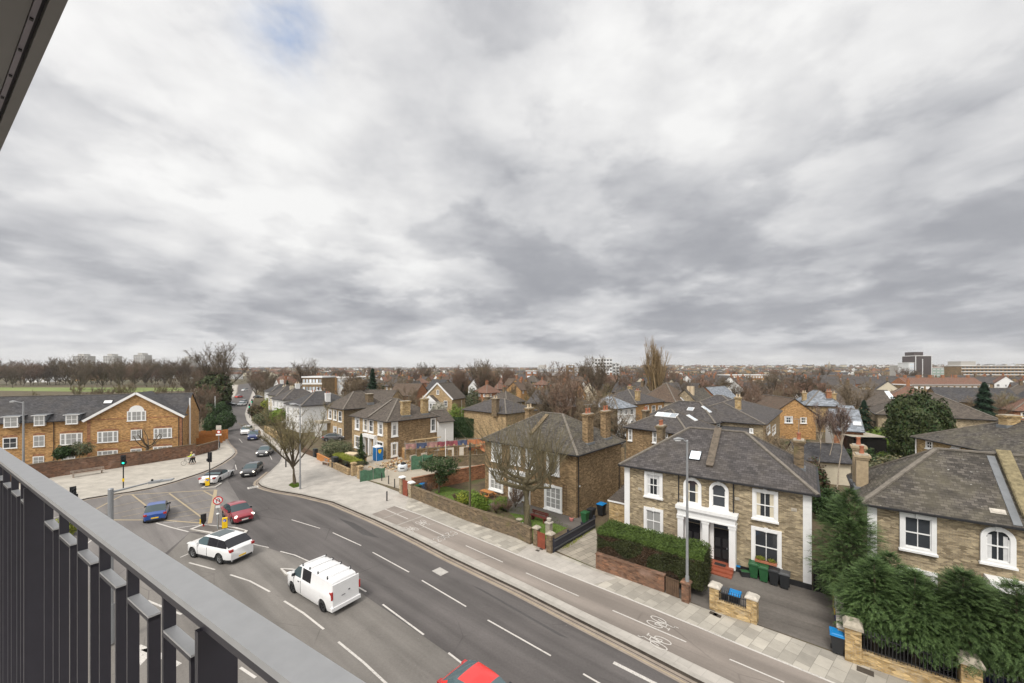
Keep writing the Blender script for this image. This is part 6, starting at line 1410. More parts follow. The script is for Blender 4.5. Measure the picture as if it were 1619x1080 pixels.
wall('dark red garden wall running back along the side street', [(652, 782), (700, 771.5), (768, 757)], 1.9, .25, 'brick_red', hs=(1.8, 1.8))
# navy fence up the drive
A_, B_ = G(876, 877), G(941, 838); L = (B_ - A_).length; t = thing('picket_fence', 'navy horizontal board fence running back along the paved drive', 'fence', (A_.x, A_.y, 0), math.atan2(B_.y - A_.y, B_.x - A_.x))
mb = MB(); n = int(L / .15)
for i in range(n): mb.box(L * i / n + .012, L * (i + 1) / n - .012, 0, .03, .2, 1.15, 'fence_navy')
mb.obj('boards', t)
for z_ in (.4, .98): mb = MB(); mb.box(0, L, -.05, -.003, z_, z_ + .09, 'bin_grey'); mb.obj('rail', t)
for i in range(4): mb = MB(); x = L * i / 3; mb.box(x - .07, x + .07, .03, .16, .1, 1.28, 'fence_navy'); mb.obj('post', t)
wall('low red-brown brick wall under the clipped hedge', [(942, 902), (1050, 940.5)], 1.2, .28, 'brick_garden', 'brick_garden', hs=(1.15,))
gate('small dark timber gate under the hedge beside the lamp post', (1052, 942), (1073, 950.5), 1.2, 'fence_brown'); pier('red-brown brick pier behind the lamp post', 1083, 956.5, .42, 1.25, 'brick_garden', 'brick_garden')
pier('golden brick pier with pale cap at the left of the low railings', 1129, 969, .5, 1.45, 'brick_gold'); pier('golden brick pier with pale cap at the right of the low railings', 1188, 989.5, .5, 1.45, 'brick_gold')
wall('low golden brick wall below the short railings', [(1131, 971), (1186, 989.5)], .75, .25, 'brick_gold')
def railing(label, a, b, z0, z1, sp=.13, m='gutter_black', back=.1):
    A_, B_ = G(*a), G(*b); L = (B_ - A_).length; t = thing('railing', label, 'railing', (A_.x, A_.y, 0), math.atan2(B_.y - A_.y, B_.x - A_.x)); n = int(L / sp)
    for i in range(n + 1):
        x = .1 + (L - .2) * i / n; mb = MB(); mb.box(x - .012, x + .012, back, back + .024, z0, z1, m); mb.box(x - .02, x + .02, back - .008, back + .032, z1, z1 + .06, m, None, .019); mb.obj('bar', t)
    for z_ in (z0 + .12, z1 - .18): mb = MB(); mb.box(0, L, back - .006, back + .03, z_, z_ + .035, m); mb.obj('rail', t)
railing('short black railings between the two golden piers', (1131, 971), (1186, 989.5), .78, 1.45)
# boundary of the right-hand house
fd = Vector((.787, -.617)); 
pr = pier('large golden brick pier with pitched cap beside the blue-lidded bin', 1349, 1053, .6, 1.75, 'brick_gold', 'stone', rot=math.atan2(-.617, .787), cap_h=.2)
p0 = G(1349, 1053)
def fr(s, n=0.0): return Vector((p0.x + .787 * s + .617 * n, p0.y - .617 * s + .787 * n, 0))
def pxof(v, z=0): return (CX + v.x / v.y * FOC, CY + (EYE - z) / v.y * FOC)
for i, s_ in enumerate((3.75, 7.6)):
    a = fr(s_); q = pxof(a); pier(('golden brick pier with pitched cap in the middle of the railings', 'last golden brick pier of the railings at the picture edge')[i], q[0], q[1], .6, 1.75, 'brick_gold', 'stone', rot=math.atan2(-.617, .787), cap_h=.2)
for i, (s0, s1) in enumerate(((.3, 3.45), (4.05, 7.3), (7.9, 11))):
    lab = ('left of the middle pier', 'right of the middle pier', 'beyond the last pier')[i]
    wall('low golden brick wall ' + lab + ' below the parking railings', [pxof(fr(s0, .1)), pxof(fr(s1, .1))], .7, .3, 'brick_gold'); railing('tall black railings ' + lab + ' in front of the parked cars', pxof(fr(s0, .1)), pxof(fr(s1, .1)), .75, 1.75)
wall('side boundary wall of golden brick with stone coping running back from the big pier', [pxof(fr(-.25, .6)), pxof(fr(-.25, 5.2))], 1.3, .3, 'brick_gold', 'stone_pale')
pier('tall golden pier beside the black side gate', 1325, 968, .5, 2.1, 'brick_gold', 'stone')
ga, gb = HA.o + HA.right * (HA.W + .1) - HA.depth * .1, HA.o + HA.right * (HA.W + 1.85) - HA.depth * .1
gate('tall black side gate between the double-porch house and the conifers', pxof(Vector((ga.x, ga.y, 0))), pxof(Vector((gb.x, gb.y, 0))), 2.1, 'door_black')
# brown wall of the apartment block
wall('long curving dark brown garden wall with a bench in front of the apartment block', [(-140, 795), (40, 763.5), (91, 755), (217, 737), (262, 729.5), (309, 722), (345, 711)], 2.1, .3, 'brick_garden', 'brick_old', hs=(2.15, 2.15, 2.1, 2.0, 2.0, 1.6))
# terraced rust fence behind the wall end
t = thing('fence', 'stepped orange timber fences on the bank behind the sign cluster', 'fence', (*D(296, 72)[:2], 0), R(25))
for i in range(3):
    mb = MB()
    for k in range(6): mb.box(k * .9, k * .9 + .86, i * 2.2, i * 2.2 + .08, .2, 1.2 + i * .4 + .12 * (k % 2), 'wood_orange')
    mb.obj('panel', t)
# piers, low wall and wooden fence round the left neighbour of the building site
pier('buff brick pier left of the narrow opening by the site', 556, 754, .55, 1.7, 'brick_buff', 'brick_buff'); pier('buff brick pier right of the narrow opening by the site', 566, 758.5, .55, 1.6, 'brick_buff', 'brick_buff')
wall('low buff brick wall under the clipped brown-green hedge', [(554, 752.5), (524, 738.5)], .9, .3, 'brick_buff'); wall('low orange timber-faced wall by the smaller cabinet', [(522, 737), (503, 727)], 1.0, .2, 'wood_orange')
wall('dark low wall in front of the stone porch house', [(500, 724), (480, 716)], .9, .25, 'fence_brown')
wall('golden brick wall half hidden by shrubs further up the road', [(452, 702), (420, 684)], 1.5, .3, 'brick_gold')

# ============================================================ bins and small garden things
def wheelie(label, p, rot, body='bin_black', lid=None, s=1.0, group=None, mark=True):
    t = thing('wheelie_bin', label, 'bin', (p.x, p.y, PH + .01), rot, group); a = MB(); w0, w1, d0, d1, h = .2 * s, .28 * s, .24 * s, .34 * s, .95 * s
    P_ = [(-w0, -d0, .06), (w0, -d0, .06), (w0, d0, .06), (-w0, d0, .06), (-w1, -d1, h), (w1, -d1, h), (w1, d1, h), (-w1, d1, h)]
    for f in ((0, 3, 2, 1), (4, 5, 6, 7), (0, 1, 5, 4), (1, 2, 6, 5), (2, 3, 7, 6), (3, 0, 4, 7)): a.face([P_[i] for i in f], body)
    a.box(-w1 - .02, w1 + .02, -d1 - .02, d1 + .02, h - .07, h, body); bd = a.obj('body', t)
    b = MB(); b.box(-w1 - .03, w1 + .03, -d1 - .05, d1 + .03, h + .005, h + .06, lid or body, None, .015); b.box(-w1 + .05, w1 - .05, -d1 + .05, d1 - .08, h + .06, h + .09, lid or body, None, .03); b.obj('lid', t)
    for s_ in (-1, 1): c = MB(); c.tube([(s_ * w0, d0 + .02, .1), (s_ * (w0 + .06), d0 + .02, .1)], .1, 'rubber', 12); c.obj('wheel', t)
    c = MB(); c.tube([(-w1 + .05, d1 + .06, h - .03), (w1 - .05, d1 + .06, h - .03)], .018, body, 6); c.obj('handle', t)
    if mark: c = MB(); c.face([(-.05, -d1 * .93, h * .78), (.05, -d1 * .93, h * .78), (.05, -d1 * .955, h * .86), (0, -d1 * .965, h * .9), (-.05, -d1 * .955, h * .86)], 'bin_mark'); c.obj('label_mark', bd)
    return t
hr = HA.rot
wheelie('green wheelie bin nearest the recycling boxes under the window box', G(1192, 916), hr, 'bin_green'); wheelie('second green wheelie bin, next to the black one', G(1208, 922), hr, 'bin_green')
wheelie('black wheelie bin between the green and the grey ones', G(1224, 927.5), hr, 'bin_black'); wheelie('grey-lidded wheelie bin at the end of the row by the house corner', G(1240.5, 933), hr, 'bin_black', 'bin_grey')
wheelie('black wheelie bin with bright blue lid on the pavement beside the big pier', G(1324, 1036), track_rot + .1, 'bin_black', 'bin_blue')
wheelie('grey-lidded bin behind the short railings', G(1143, 962), hr, 'bin_black', 'bin_grey'); wheelie('blue-lidded bin behind the short railings', G(1162, 968), hr, 'bin_black', 'bin_blue')
wheelie('green wheelie bin against the flank of the brown house', G(925, 829), HB.rot, 'bin_green'); wheelie('black wheelie bin behind the green one by the brown house', G(935, 823), HB.rot, 'bin_black'); wheelie('blue-lidded bin by the brown house side extension', G(951, 817), HB.rot, 'bin_black', 'bin_blue', 1.15)
wheelie('green wheelie bin behind the tall red gate', G(660, 783), track_rot, 'bin_green'); wheelie('blue wheelie bin behind the tall red gate', G(669, 780), track_rot, 'bin_blue')
def crate(label, p, rot, m, lid=None):
    t = thing('recycling_box', label, 'box', (p.x, p.y, PH + .01), rot); a = MB(); a.box(-.26, .26, -.19, .19, 0, .3, m); a.box(-.29, .29, -.22, .22, .3, .34, m); a.obj('body', t); b = MB(); b.box(-.25, .25, -.18, .18, .341, .36, lid or 'bin_mark', None, .03); b.obj('contents', t)
crate('dark recycling box beside the red steps', G(1164, 905), hr, 'bin_black', 'bin_blue'); crate('green-topped recycling box in front of the dark one', G(1178, 914), hr + .4, 'bin_black', 'bin_green')
def shape_thing(name, label, cat, p, rot, builder, z=PH):
    t = thing(name, label, cat, (p.x, p.y, z), rot); builder(t); return t
def potb(t): a = MB(); a.lathe([(.13, 0), (.2, .2), (.2, .3), (.16, .32)], 'flower_pink', n=12); a.obj('pot', t); b = MB(); b.lathe([(.15, .3), (.1, .36), (.02, .4)], 'garden_soil', n=8); b.obj('soil', t)
shape_thing('plant_pot', 'round pinkish pot at the corner of the brown house', 'pot', G(903.5, 826), 0, potb)
def bathb(t):
    a = MB(); a.lathe([(.2, 0), (.1, .1), (.08, .6), (.3, .68), (.3, .74)], 'stone', n=12); a.obj('pedestal', t)
    for i in range(11): b = MB(); x, y = math.cos(i * .571) * .75, math.sin(i * .571) * .6; b.lathe([(.13, 0), (.15, .1), (.05, .2)], 'paint_white', (x, y, 0), 6); b.obj('edging_stone', t)
shape_thing('bird_bath', 'stone bird bath ringed by white stones on the front lawn', 'bird bath', G(821, 836), 0, bathb)
def picb(t):
    a = MB(); a.box(-.8, .8, -.35, .35, .7, .74, 'wood_orange'); a.obj('table_top', t)
    for s_ in (-1, 1): b = MB(); b.box(-.8, .8, s_ * .65 - .12, s_ * .65 + .12, .42, .46, 'wood_orange'); b.obj('bench_seat', t)
    for x in (-.6, .6): b = MB(); b.beam((x, -.7, 0), (x, -.25, .7), .06, .08, 'wood_orange'); b.beam((x, .7, 0), (x, .25, .7), .06, .08, 'wood_orange'); b.beam((x, -.75, .4), (x, .75, .4), .05, .08, 'wood_orange'); b.obj('leg_frame', t)
shape_thing('picnic_table', 'orange timber picnic table on the lawn under the ground-floor window', 'table', G(770, 789), HB.rot, picb)
pp = G(852, 826); bench('dark red garden bench facing away under the pruned tree', pp, HB.rot, 'wood_red', 1.9)
def planter(t): a = MB(); a.box(-.22, .22, -.22, .22, 0, 1.0, 'stone'); a.box(-.28, .28, -.28, .28, 1.0, 1.1, 'stone_pale'); a.obj('plinth', t); b = MB(); b.lathe([(.1, 1.1), (.2, 1.25), (.2, 1.4)], 'stone_pale', n=10); b.obj('urn', t)
shape_thing('garden_plinth', 'stone plinth with urn at the corner of the lawn', 'plinth', G(868, 848), HB.rot, planter)

# ============================================================ building site
def loob(t):
    a = MB(); a.box(-.55, .55, -.55, .55, 0, 2.05, 'loo_blue'); 
    for x in (-.57, .53):
        a.box(x, x + .04, -.57, -.53, 0, 2.05, 'loo_white')
    a.obj('cabin', t); r = MB(); r.box(-.6, .6, -.6, .6, 2.05, 2.2, 'loo_white', None, .04); r.lathe([(.5, 2.2), (.35, 2.36), (.05, 2.42)], 'loo_white', n=14); r.obj('roof', t)
    d = MB(); d.box(-.4, .4, -.58, -.55, .1, 1.95, 'loo_blue'); d.obj('door', t); e = MB(); e.face([(.56, -.3, 1.75), (.56, .3, 1.75), (.56, .25, 1.35), (.56, 0, 1.05), (.56, -.25, 1.35)], 'yellow_paint'); e.obj('panel_mark', t)
shape_thing('portable_toilet', 'blue portable toilet with white roof beside the buff brick house', 'portable toilet', G(597.5, 729), HC.rot, loob)
def boxb(t): a = MB(); a.box(-1.1, 1.1, -.7, .7, 0, 1.35, 'cream_box'); a.obj('body', t); b = MB(); b.box(-1.13, 1.13, -.73, .73, 1.35, 1.45, 'cream_box'); b.obj('lid', t)
shape_thing('storage_box', 'large cream storage crate behind the clipped hedge', 'crate', G(556, 733), HC.rot + .4, boxb)
def tabb(t):
    a = MB(); a.box(-.6, .6, -.4, .4, .95, 1.05, 'stone_pale'); a.obj('table_top', t)
    for x in (-.5, .45): b = MB(); b.box(x, x + .06, -.3, .3, 0, .95, 'wood_plank'); b.obj('leg', t)
shape_thing('work_bench', 'small pale trestle between the crate and the blue toilet', 'trestle', G(574, 734), HC.rot, tabb)
def bagb(t): a = MB(); a.lathe([(.55, 0), (.68, .2), (.66, .8), (.5, .95), (.42, .9)], 'bag_white', n=10, smooth=True); a.obj('sack', t); b = MB(); b.box(-.28, .28, -.70, -.66, .45, .6, 'bin_grey'); b.obj('print', t); c = MB(); c.lathe([(.4, .85), (.35, 1.1), (.1, 1.2)], 'black_plastic', (.1, .1, 0), 7, False); c.obj('contents', t)
shape_thing('builders_bag', 'white bulk bag with dark sacks in front of the rubble heap', 'sack', G(636.5, 746), .2, bagb)
mb = MB(); rr = random.Random(3)
for i in range(650):
    x, y = rr.gauss(0, 1.4), rr.gauss(0, 1.1); z_ = max(0, 1.25 - (x * x / 3 + y * y / 2) ** .5 * .75) * rr.random() ** .4; s_ = rr.uniform(.06, .2)
    T = Matrix.Translation((x, y, z_)) @ Matrix.Rotation(rr.uniform(0, 3), 4, Vector((rr.random(), rr.random(), rr.random() + .1)).normalized()); mb.box(-s_, s_, -s_ * .5, s_ * .5, -s_ * .4, s_ * .4, rr.choice(['brick_red', 'brick_buff', 'stone', 'cream_box', 'wood_plank', 'brick_orange', 'stone_pale']), T)
p = G(629, 738); tag(mb.obj('rubble_heap', None, (p.x, p.y, PH)), 'heap of broken brick and rubble beside the white bulk bag', 'rubble', kind='stuff')
def netfence(label, px, h, m, wav=.12):
    pts = GL(px); c = pts[0]; t = thing('netting_fence', label, 'fence', (c.x, c.y, 0), 0); rows = [[], [], []]
    for a, b in zip(pts[:-1], pts[1:]):
        for k in range(8):
            q = a.lerp(b, k / 8) - c; w_ = wav * math.sin(q.x * 3 + q.y * 2)
            for j in range(3): rows[j].append((q.x + w_ * (j == 1), q.y + w_ * .5, PH + h * j / 2 * (1 + .06 * math.sin(q.x * 5))))
    mb = MB(); mb.grid(rows, m); mb.obj('netting', t)
    for a in pts: q = a - c; b = MB(); b.tube([(q.x, q.y, 0), (q.x, q.y, h + .3)], .03, 'steel_tube', 6); b.obj('post', t)
netfence('low green debris netting along the pavement by the brick piers', [(569, 764), (590, 760), (612, 756)], 1.35, 'net_green'); netfence('taller green debris netting behind the bulk bag', [(650, 745), (668, 742.5), (687, 740.5)], 1.9, 'net_green')
# unfinished brickwork and scaffold
c = G(640, 733); dv = (G(765, 722) - c); L = dv.length; t = thing('building_site', 'half-built brick walls of the new extension under the scaffold', 'brickwork', (c.x, c.y, 0), math.atan2(dv.y, dv.x))
rr = random.Random(5)
for k, (x0, x1, h_) in enumerate([(0, .7, 2.1), (1.8, 2.4, 1.9), (3.4, 7.2, 1.5), (7.6, 8.4, 2.0), (9.2, L, 1.7)]): mb = MB(); mb.box(x0, x1, 0, .3, 0, h_, 'brick_buff'); mb.obj('wall_section', t)
for x in (0, L * .5, L): mb = MB(); mb.box(x, x + .3, .3, 5, 0, 1.6, 'brick_orange'); mb.obj('return_wall', t)
mb = MB(); mb.box(2.2, 9.5, -.1, .4, 1.9, 2.1, 'wood_plank'); mb.obj('lintel', t)
t = thing('scaffold', 'tube scaffold with plank deck and orange, red and pink netting over the new walls', 'scaffold', (c.x, c.y, 0), math.atan2(dv.y, dv.x))
for i in range(9):
    for y in (-1.1, .0): mb = MB(); x = L * i / 8; mb.tube([(x, y - .05, 0), (x, y - .05, 3.4)], .035, 'steel_tube', 6); mb.obj('standard', t)
for z_, y in ((2.3, -1.15), (3.2, -1.15), (2.3, -.1)): mb = MB(); mb.tube([(-.3, y, z_), (L + .3, y, z_)], .03, 'steel_tube', 6); mb.obj('ledger', t)
mb = MB(); mb.box(-.2, L, -1.1, 0, 2.36, 2.42, 'wood_plank'); mb.box(-.2, L, -1.16, -1.1, 2.42, 2.6, 'wood_plank'); mb.obj('deck', t)
cols_ = ['net_pink', 'tarp_blue', 'net_pink', 'net_red', 'net_red', 'tarp_blue', 'net_orange', 'net_orange']
for i in range(8):
    x0, x1 = L * i / 8, L * (i + 1) / 8; mb = MB(); rows = [[(x0 + (x1 - x0) * k / 8, -1.2 - .08 * math.sin(k * 1.3 + i), z_ + .035 * math.sin(k + i * 2) * (z_ > 2.5)) for k in range(9)] for z_ in (2.4, 2.8, 3.15)]; mb.grid(rows, cols_[i]); mb.obj('netting', t)
mb = MB(); mb.beam((.8, .6, 3.3), (L * .45, .6, 3.55), .2, .12, 'wood_plank'); mb.obj('timber', t)
wall('old low brick boundary wall on the far side of the side street', [(690, 742), (768, 736)], 1.6, .3, 'brick_old')
def tarpb(t):
    mb = MB(); rows = [[(x, y, .5 + .45 * math.sin(x * 1.7) * math.cos(y * 2) + .2 * mnoise.noise(Vector((x * 2, y * 2, 0)))) for x in [i * .35 for i in range(14)]] for y in [k * .35 for k in range(8)]]; mb.grid(rows, 'net_orange'); mb.obj('sheet', t)
shape_thing('tarpaulin', 'crumpled orange tarpaulin at the back of the site beside the brown house', 'tarpaulin', G(742, 727), .3, tarpb, 1.0)

# ============================================================ people
def skin_mesh(name, verts, edges, parent, mat, lv=1):
    me = bpy.data.meshes.new(name); me.from_pydata([v[:3] for v in verts], edges, []); o = bpy.data.objects.new(name, me); COL.objects.link(o); o.parent = parent
    me.materials.append(M[mat]); md = o.modifiers.new('skin', 'SKIN'); md.use_smooth_shade = True
    for i, v in enumerate(verts): me.skin_vertices[0].data[i].radius = (v[3], v[3]); me.skin_vertices[0].data[i].use_root = (i == 0)
    s_ = o.modifiers.new('sub', 'SUBSURF'); s_.levels = s_.render_levels = lv; return o
def person(label, p, rot, top, legs_m, hair, arms=((.35, .25), (.1, -.1)), stride=.22, helmet=None, h=1.72):
    t = thing('person', label, 'person', (p.x, p.y, PH), rot); t.scale = (h / 1.72,) * 3
    # faces local +X; pelvis first
    B = [(0, 0, .93, .13), (0, 0, 1.18, .125), (0, 0, 1.4, .13), (.01, 0, 1.5, .055), (.03, 0, 1.62, .085), (.035, 0, 1.7, .075)]; E = [(0, 1), (1, 2), (2, 3), (3, 4), (4, 5)]
    for s_ in (-1, 1):
        f = stride * s_; n = len(B); B += [(0, s_ * .09, .88, .1), (f * .5 + .04, s_ * .1, .48, .065), (f, s_ * .1, .1, .045), (f + .16, s_ * .11, .04, .035)]; E += [(0, n), (n, n + 1), (n + 1, n + 2), (n + 2, n + 3)]
        a1, a2 = arms[0] if s_ > 0 else arms[1]; n = len(B); B += [(0, s_ * .19, 1.42, .06), (a1 * .5, s_ * .24, 1.14, .045), (a1 + .1, s_ * .22, .95 + a2, .032), (a1 + .17, s_ * .22, .92 + a2, .03)]; E += [(2, n), (n, n + 1), (n + 1, n + 2), (n + 2, n + 3)]
        for k in range(5): B.append((a1 + .25 - abs(k - 2) * .01, s_ * .22 + (k - 2) * .017, .89 + a2 - (.01 if k != 0 else -.02), .008)); E.append((n + 3, len(B) - 1))
    B += [(.12, 0, 1.63, .018)]; E += [(4, len(B) - 1)]
    skin_mesh('body', B, E, t, 'skin')
    J = [(0, 0, .95, .15), (0, 0, 1.18, .15), (0, 0, 1.41, .155), (0, 0, 1.47, .09)]; JE = [(0, 1), (1, 2), (2, 3)]
    for s_ in (-1, 1): a1, a2 = arms[0] if s_ > 0 else arms[1]; n = len(J); J += [(0, s_ * .2, 1.42, .08), (a1 * .5, s_ * .25, 1.14, .065), (a1 + .08, s_ * .225, .96 + a2, .052)]; JE += [(2, n), (n, n + 1), (n + 1, n + 2)]
    skin_mesh('jacket', J, JE, t, top)
    J = [(0, 0, .95, .15)]; JE = []
    for s_ in (-1, 1): f = stride * s_; n = len(J); J += [(0, s_ * .09, .86, .115), (f * .5 + .04, s_ * .1, .48, .085), (f, s_ * .1, .12, .065)]; JE += [(0, n), (n, n + 1), (n + 1, n + 2)]
    skin_mesh('trousers', J, JE, t, legs_m)
    hm = MB(); rows = [[(.02 + q * math.cos(2 * math.pi * j / 12) * 1.1, q * math.sin(2 * math.pi * j / 12), z_) for j in range(12)] for q, z_ in ((.1, 1.64), (.105, 1.7), (.09, 1.77), (.04, 1.81))]; hm.grid(rows, hair, True); hm.face(rows[-1], hair); hm.obj('hair' if not helmet else 'helmet', t)
    return t
p = G(303, 735); person('person in a yellow high-visibility jacket and pale cap wheeling a bicycle by the brown wall', p, R(200), 'hivis', 'cloth_black', 'hair_light')
p = G(306.5, 734.5); person('person in a white top and black trousers just behind the high-visibility jacket', p, R(205), 'cloth_white', 'cloth_black', 'cloth_black')
p = G(392.5, 656); person('person in dark clothes on the pavement below the far traffic lights', p, R(120), 'cloth_navy', 'cloth_black', 'cloth_black')
p = G(297, 737); t = thing('bicycle', 'dark bicycle being wheeled beside the high-visibility jacket', 'bicycle', (p.x, p.y, PH), R(200))
for x in (-.5, .5):
    mb = MB(); n = 18; mb.tube([(x + .32 * math.cos(2 * math.pi * i / n), 0, .34 + .32 * math.sin(2 * math.pi * i / n)) for i in range(n + 1)], .018, 'rubber', 6, cap=False); w_ = mb.obj('wheel', t); mb = MB()
    for i in range(8): mb.beam((x, 0, .34), (x + .31 * math.cos(i * .785), 0, .34 + .31 * math.sin(i * .785)), .006, .006, 'rim')
    mb.obj('spokes', w_)
mb = MB(); 
for a, b in (((-.5, 0, .34), (-.15, 0, .8)), ((-.15, 0, .8), (.35, 0, .82)), ((-.1, 0, .3), (.35, 0, .8)), ((-.5, 0, .34), (-.1, 0, .3)), ((-.1, 0, .3), (-.17, 0, .88)), ((.35, 0, .95), (.5, 0, .34))): mb.tube([a, b], .018, 'fence_navy', 6)
mb.obj('frame', t); mb = MB(); mb.box(-.3, -.05, -.07, .07, .88, .93, 'rubber'); mb.obj('saddle', t); mb = MB(); mb.tube([(.3, -.28, .98), (.37, 0, .96), (.3, .28, .98)], .014, 'pole_black', 6); mb.obj('handlebar', t)

# ============================================================ our own balcony
rd = Vector((-190 - CX, FOC, 0)).normalized(); rn = Vector((-rd.y, rd.x, 0)) * -1        # along the rail, and outward
if rn.y < 0: rn = -rn
hR = .40; cI = hR * math.hypot(CX + 190, FOC) / (math.hypot(CX + 190, FOC)) * 1.0
kq = FOC * 1.0
def perp_c(slope): # drop h over perpendicular distance c for a line of that picture slope
    return slope / (FOC / ((CX + 190) * 1.0) * 1.0)
# slope = (py-CY)/(px-xv); px-xv = FOC*(c/Y)/rn.x' with rn.x = component
c_in = hR / (.762) * rn.x; c_out = hR / (.645) * rn.x
print('rail', c_in, c_out, rd, rn)
rail = thing('balcony_railing', 'dark metal balcony railing with flat grey handrail crossing the lower left foreground', 'railing', (0, 0, EYE - hR), math.atan2(rd.y, rd.x))
# local +X along rd, local +Y = left of rd; outward is -Y when rd points up-left
sy = -1 if Vector((-rd.y, rd.x, 0)).dot(rn) < 0 else 1
def rb(mb, x0, x1, c0, c1, z0, z1, m): mb.box(x0, x1, min(sy * c0, sy * c1), max(sy * c0, sy * c1), z0, z1, m)
mb = MB(); rb(mb, -3, 9, c_in, c_out, -.012, 0, 'rail_cap'); rb(mb, -3, 9, c_in + .004, c_out - .004, -.03, -.012, 'rail_bar'); mb.obj('handrail', rail)
cm = (c_in + c_out) / 2; bt = .022
def tx(px, c):
    x = (px - CX) / FOC; t_ = (rn.x - x * rn.y) / (x * rd.y - rd.x); return t_ * c
unit = (tx(155.7, cm) - tx(197.3, cm)); s0 = tx(197.3, cm); sp = (tx(120.7, cm) - tx(255, cm)) / 3
posts = [(tx(375, cm) - .0, 0)]
pw = .05
x = s0; print('spacing', sp, s0)
# panel pattern: post, then four pairs, post ...
pat = []
start = tx(310, cm) ; per = sp * 5 + 0.0
base_post = tx(375, cm) + .02
clo = cm - .009; PER = 1.46; base_post = tx(342, cm) - .006
for rep in range(-1, 5):
    b0 = base_post + rep * PER
    mb = MB(); rb(mb, b0, b0 + .012, c_in - .003, c_out + .005, -1.5, -.03, 'rail_bar'); mb.obj('post', rail)
    for k in range(6):
        xb = b0 + .205 + PER / 7 * k
        mb = MB(); rb(mb, xb, xb + .008, cm - .011, cm + .009, -1.5, -.03, 'rail_bar'); mb.obj('bar', rail)
        xs_ = xb - .128; mb = MB(); rb(mb, xs_, xs_ + .008, cm - .011, cm + .009, -1.5, -.112, 'rail_bar'); rb(mb, xs_, xb, cm - .011, cm + .009, -.112, -.108, 'rail_cap'); rb(mb, xs_, xb, cm - .011, cm + .009, -.12, -.1125, 'rail_bar'); mb.obj('looped_bar', rail)
# floor slab and soffit overhead
mb = MB(); rb(mb, -4, 10, -1.4, c_out + .05, -1.42, -1.15, 'concrete'); slab = mb.obj('balcony_floor', None, (0, 0, EYE - hR), math.atan2(rd.y, rd.x)); tag(slab, 'concrete balcony floor slab under the dark railing', 'balcony')
hs = 1.0; P1 = Vector(((0 - CX) / FOC * hs * FOC / (CY - 240), hs * FOC / (CY - 240), 0)); P2 = Vector(((108 - CX) / FOC * hs * FOC / CY, hs * FOC / CY, 0)); sdv = (P1 - P2).normalized(); sn = Vector((sdv.y, -sdv.x, 0)); sn = sn if sn.y > 0 else -sn
over = thing('balcony_soffit', 'dark grey overhang with slotted trim at the top left corner', 'soffit', (P2.x, P2.y, EYE + hs), math.atan2(sdv.y, sdv.x)); s2 = 1 if Vector((-sdv.y, sdv.x, 0)).dot(sn) > 0 else -1
def ob(mb, x0, x1, c0, c1, z0, z1, m): mb.box(x0, x1, min(s2 * c0, s2 * c1), max(s2 * c0, s2 * c1), z0, z1, m)
mb = MB(); ob(mb, -5, 12, -.027, 0, 0, .3, 'soffit'); mb.obj('edge_beam', over)
mb = MB(); ob(mb, -5, 12, -.036, -.0275, .02, .3, 'soffit_dark'); mb.obj('recess', over)
mb = MB(); ob(mb, -5, 12, -.048, -.0365, .006, .05, 'soffit_strip'); mb.obj('trim_strip', over)
for i in range(14): mb = MB(); x_ = -.823 + i * .2; ob(mb, x_, x_ + .012, -.046, -.039, .002, .0059, 'soffit_dark'); mb.obj('slot', over)
mb = MB(); ob(mb, -5, 12, -1.6, -.0495, .01, .3, 'soffit'); mb.obj('ceiling_panel', over)
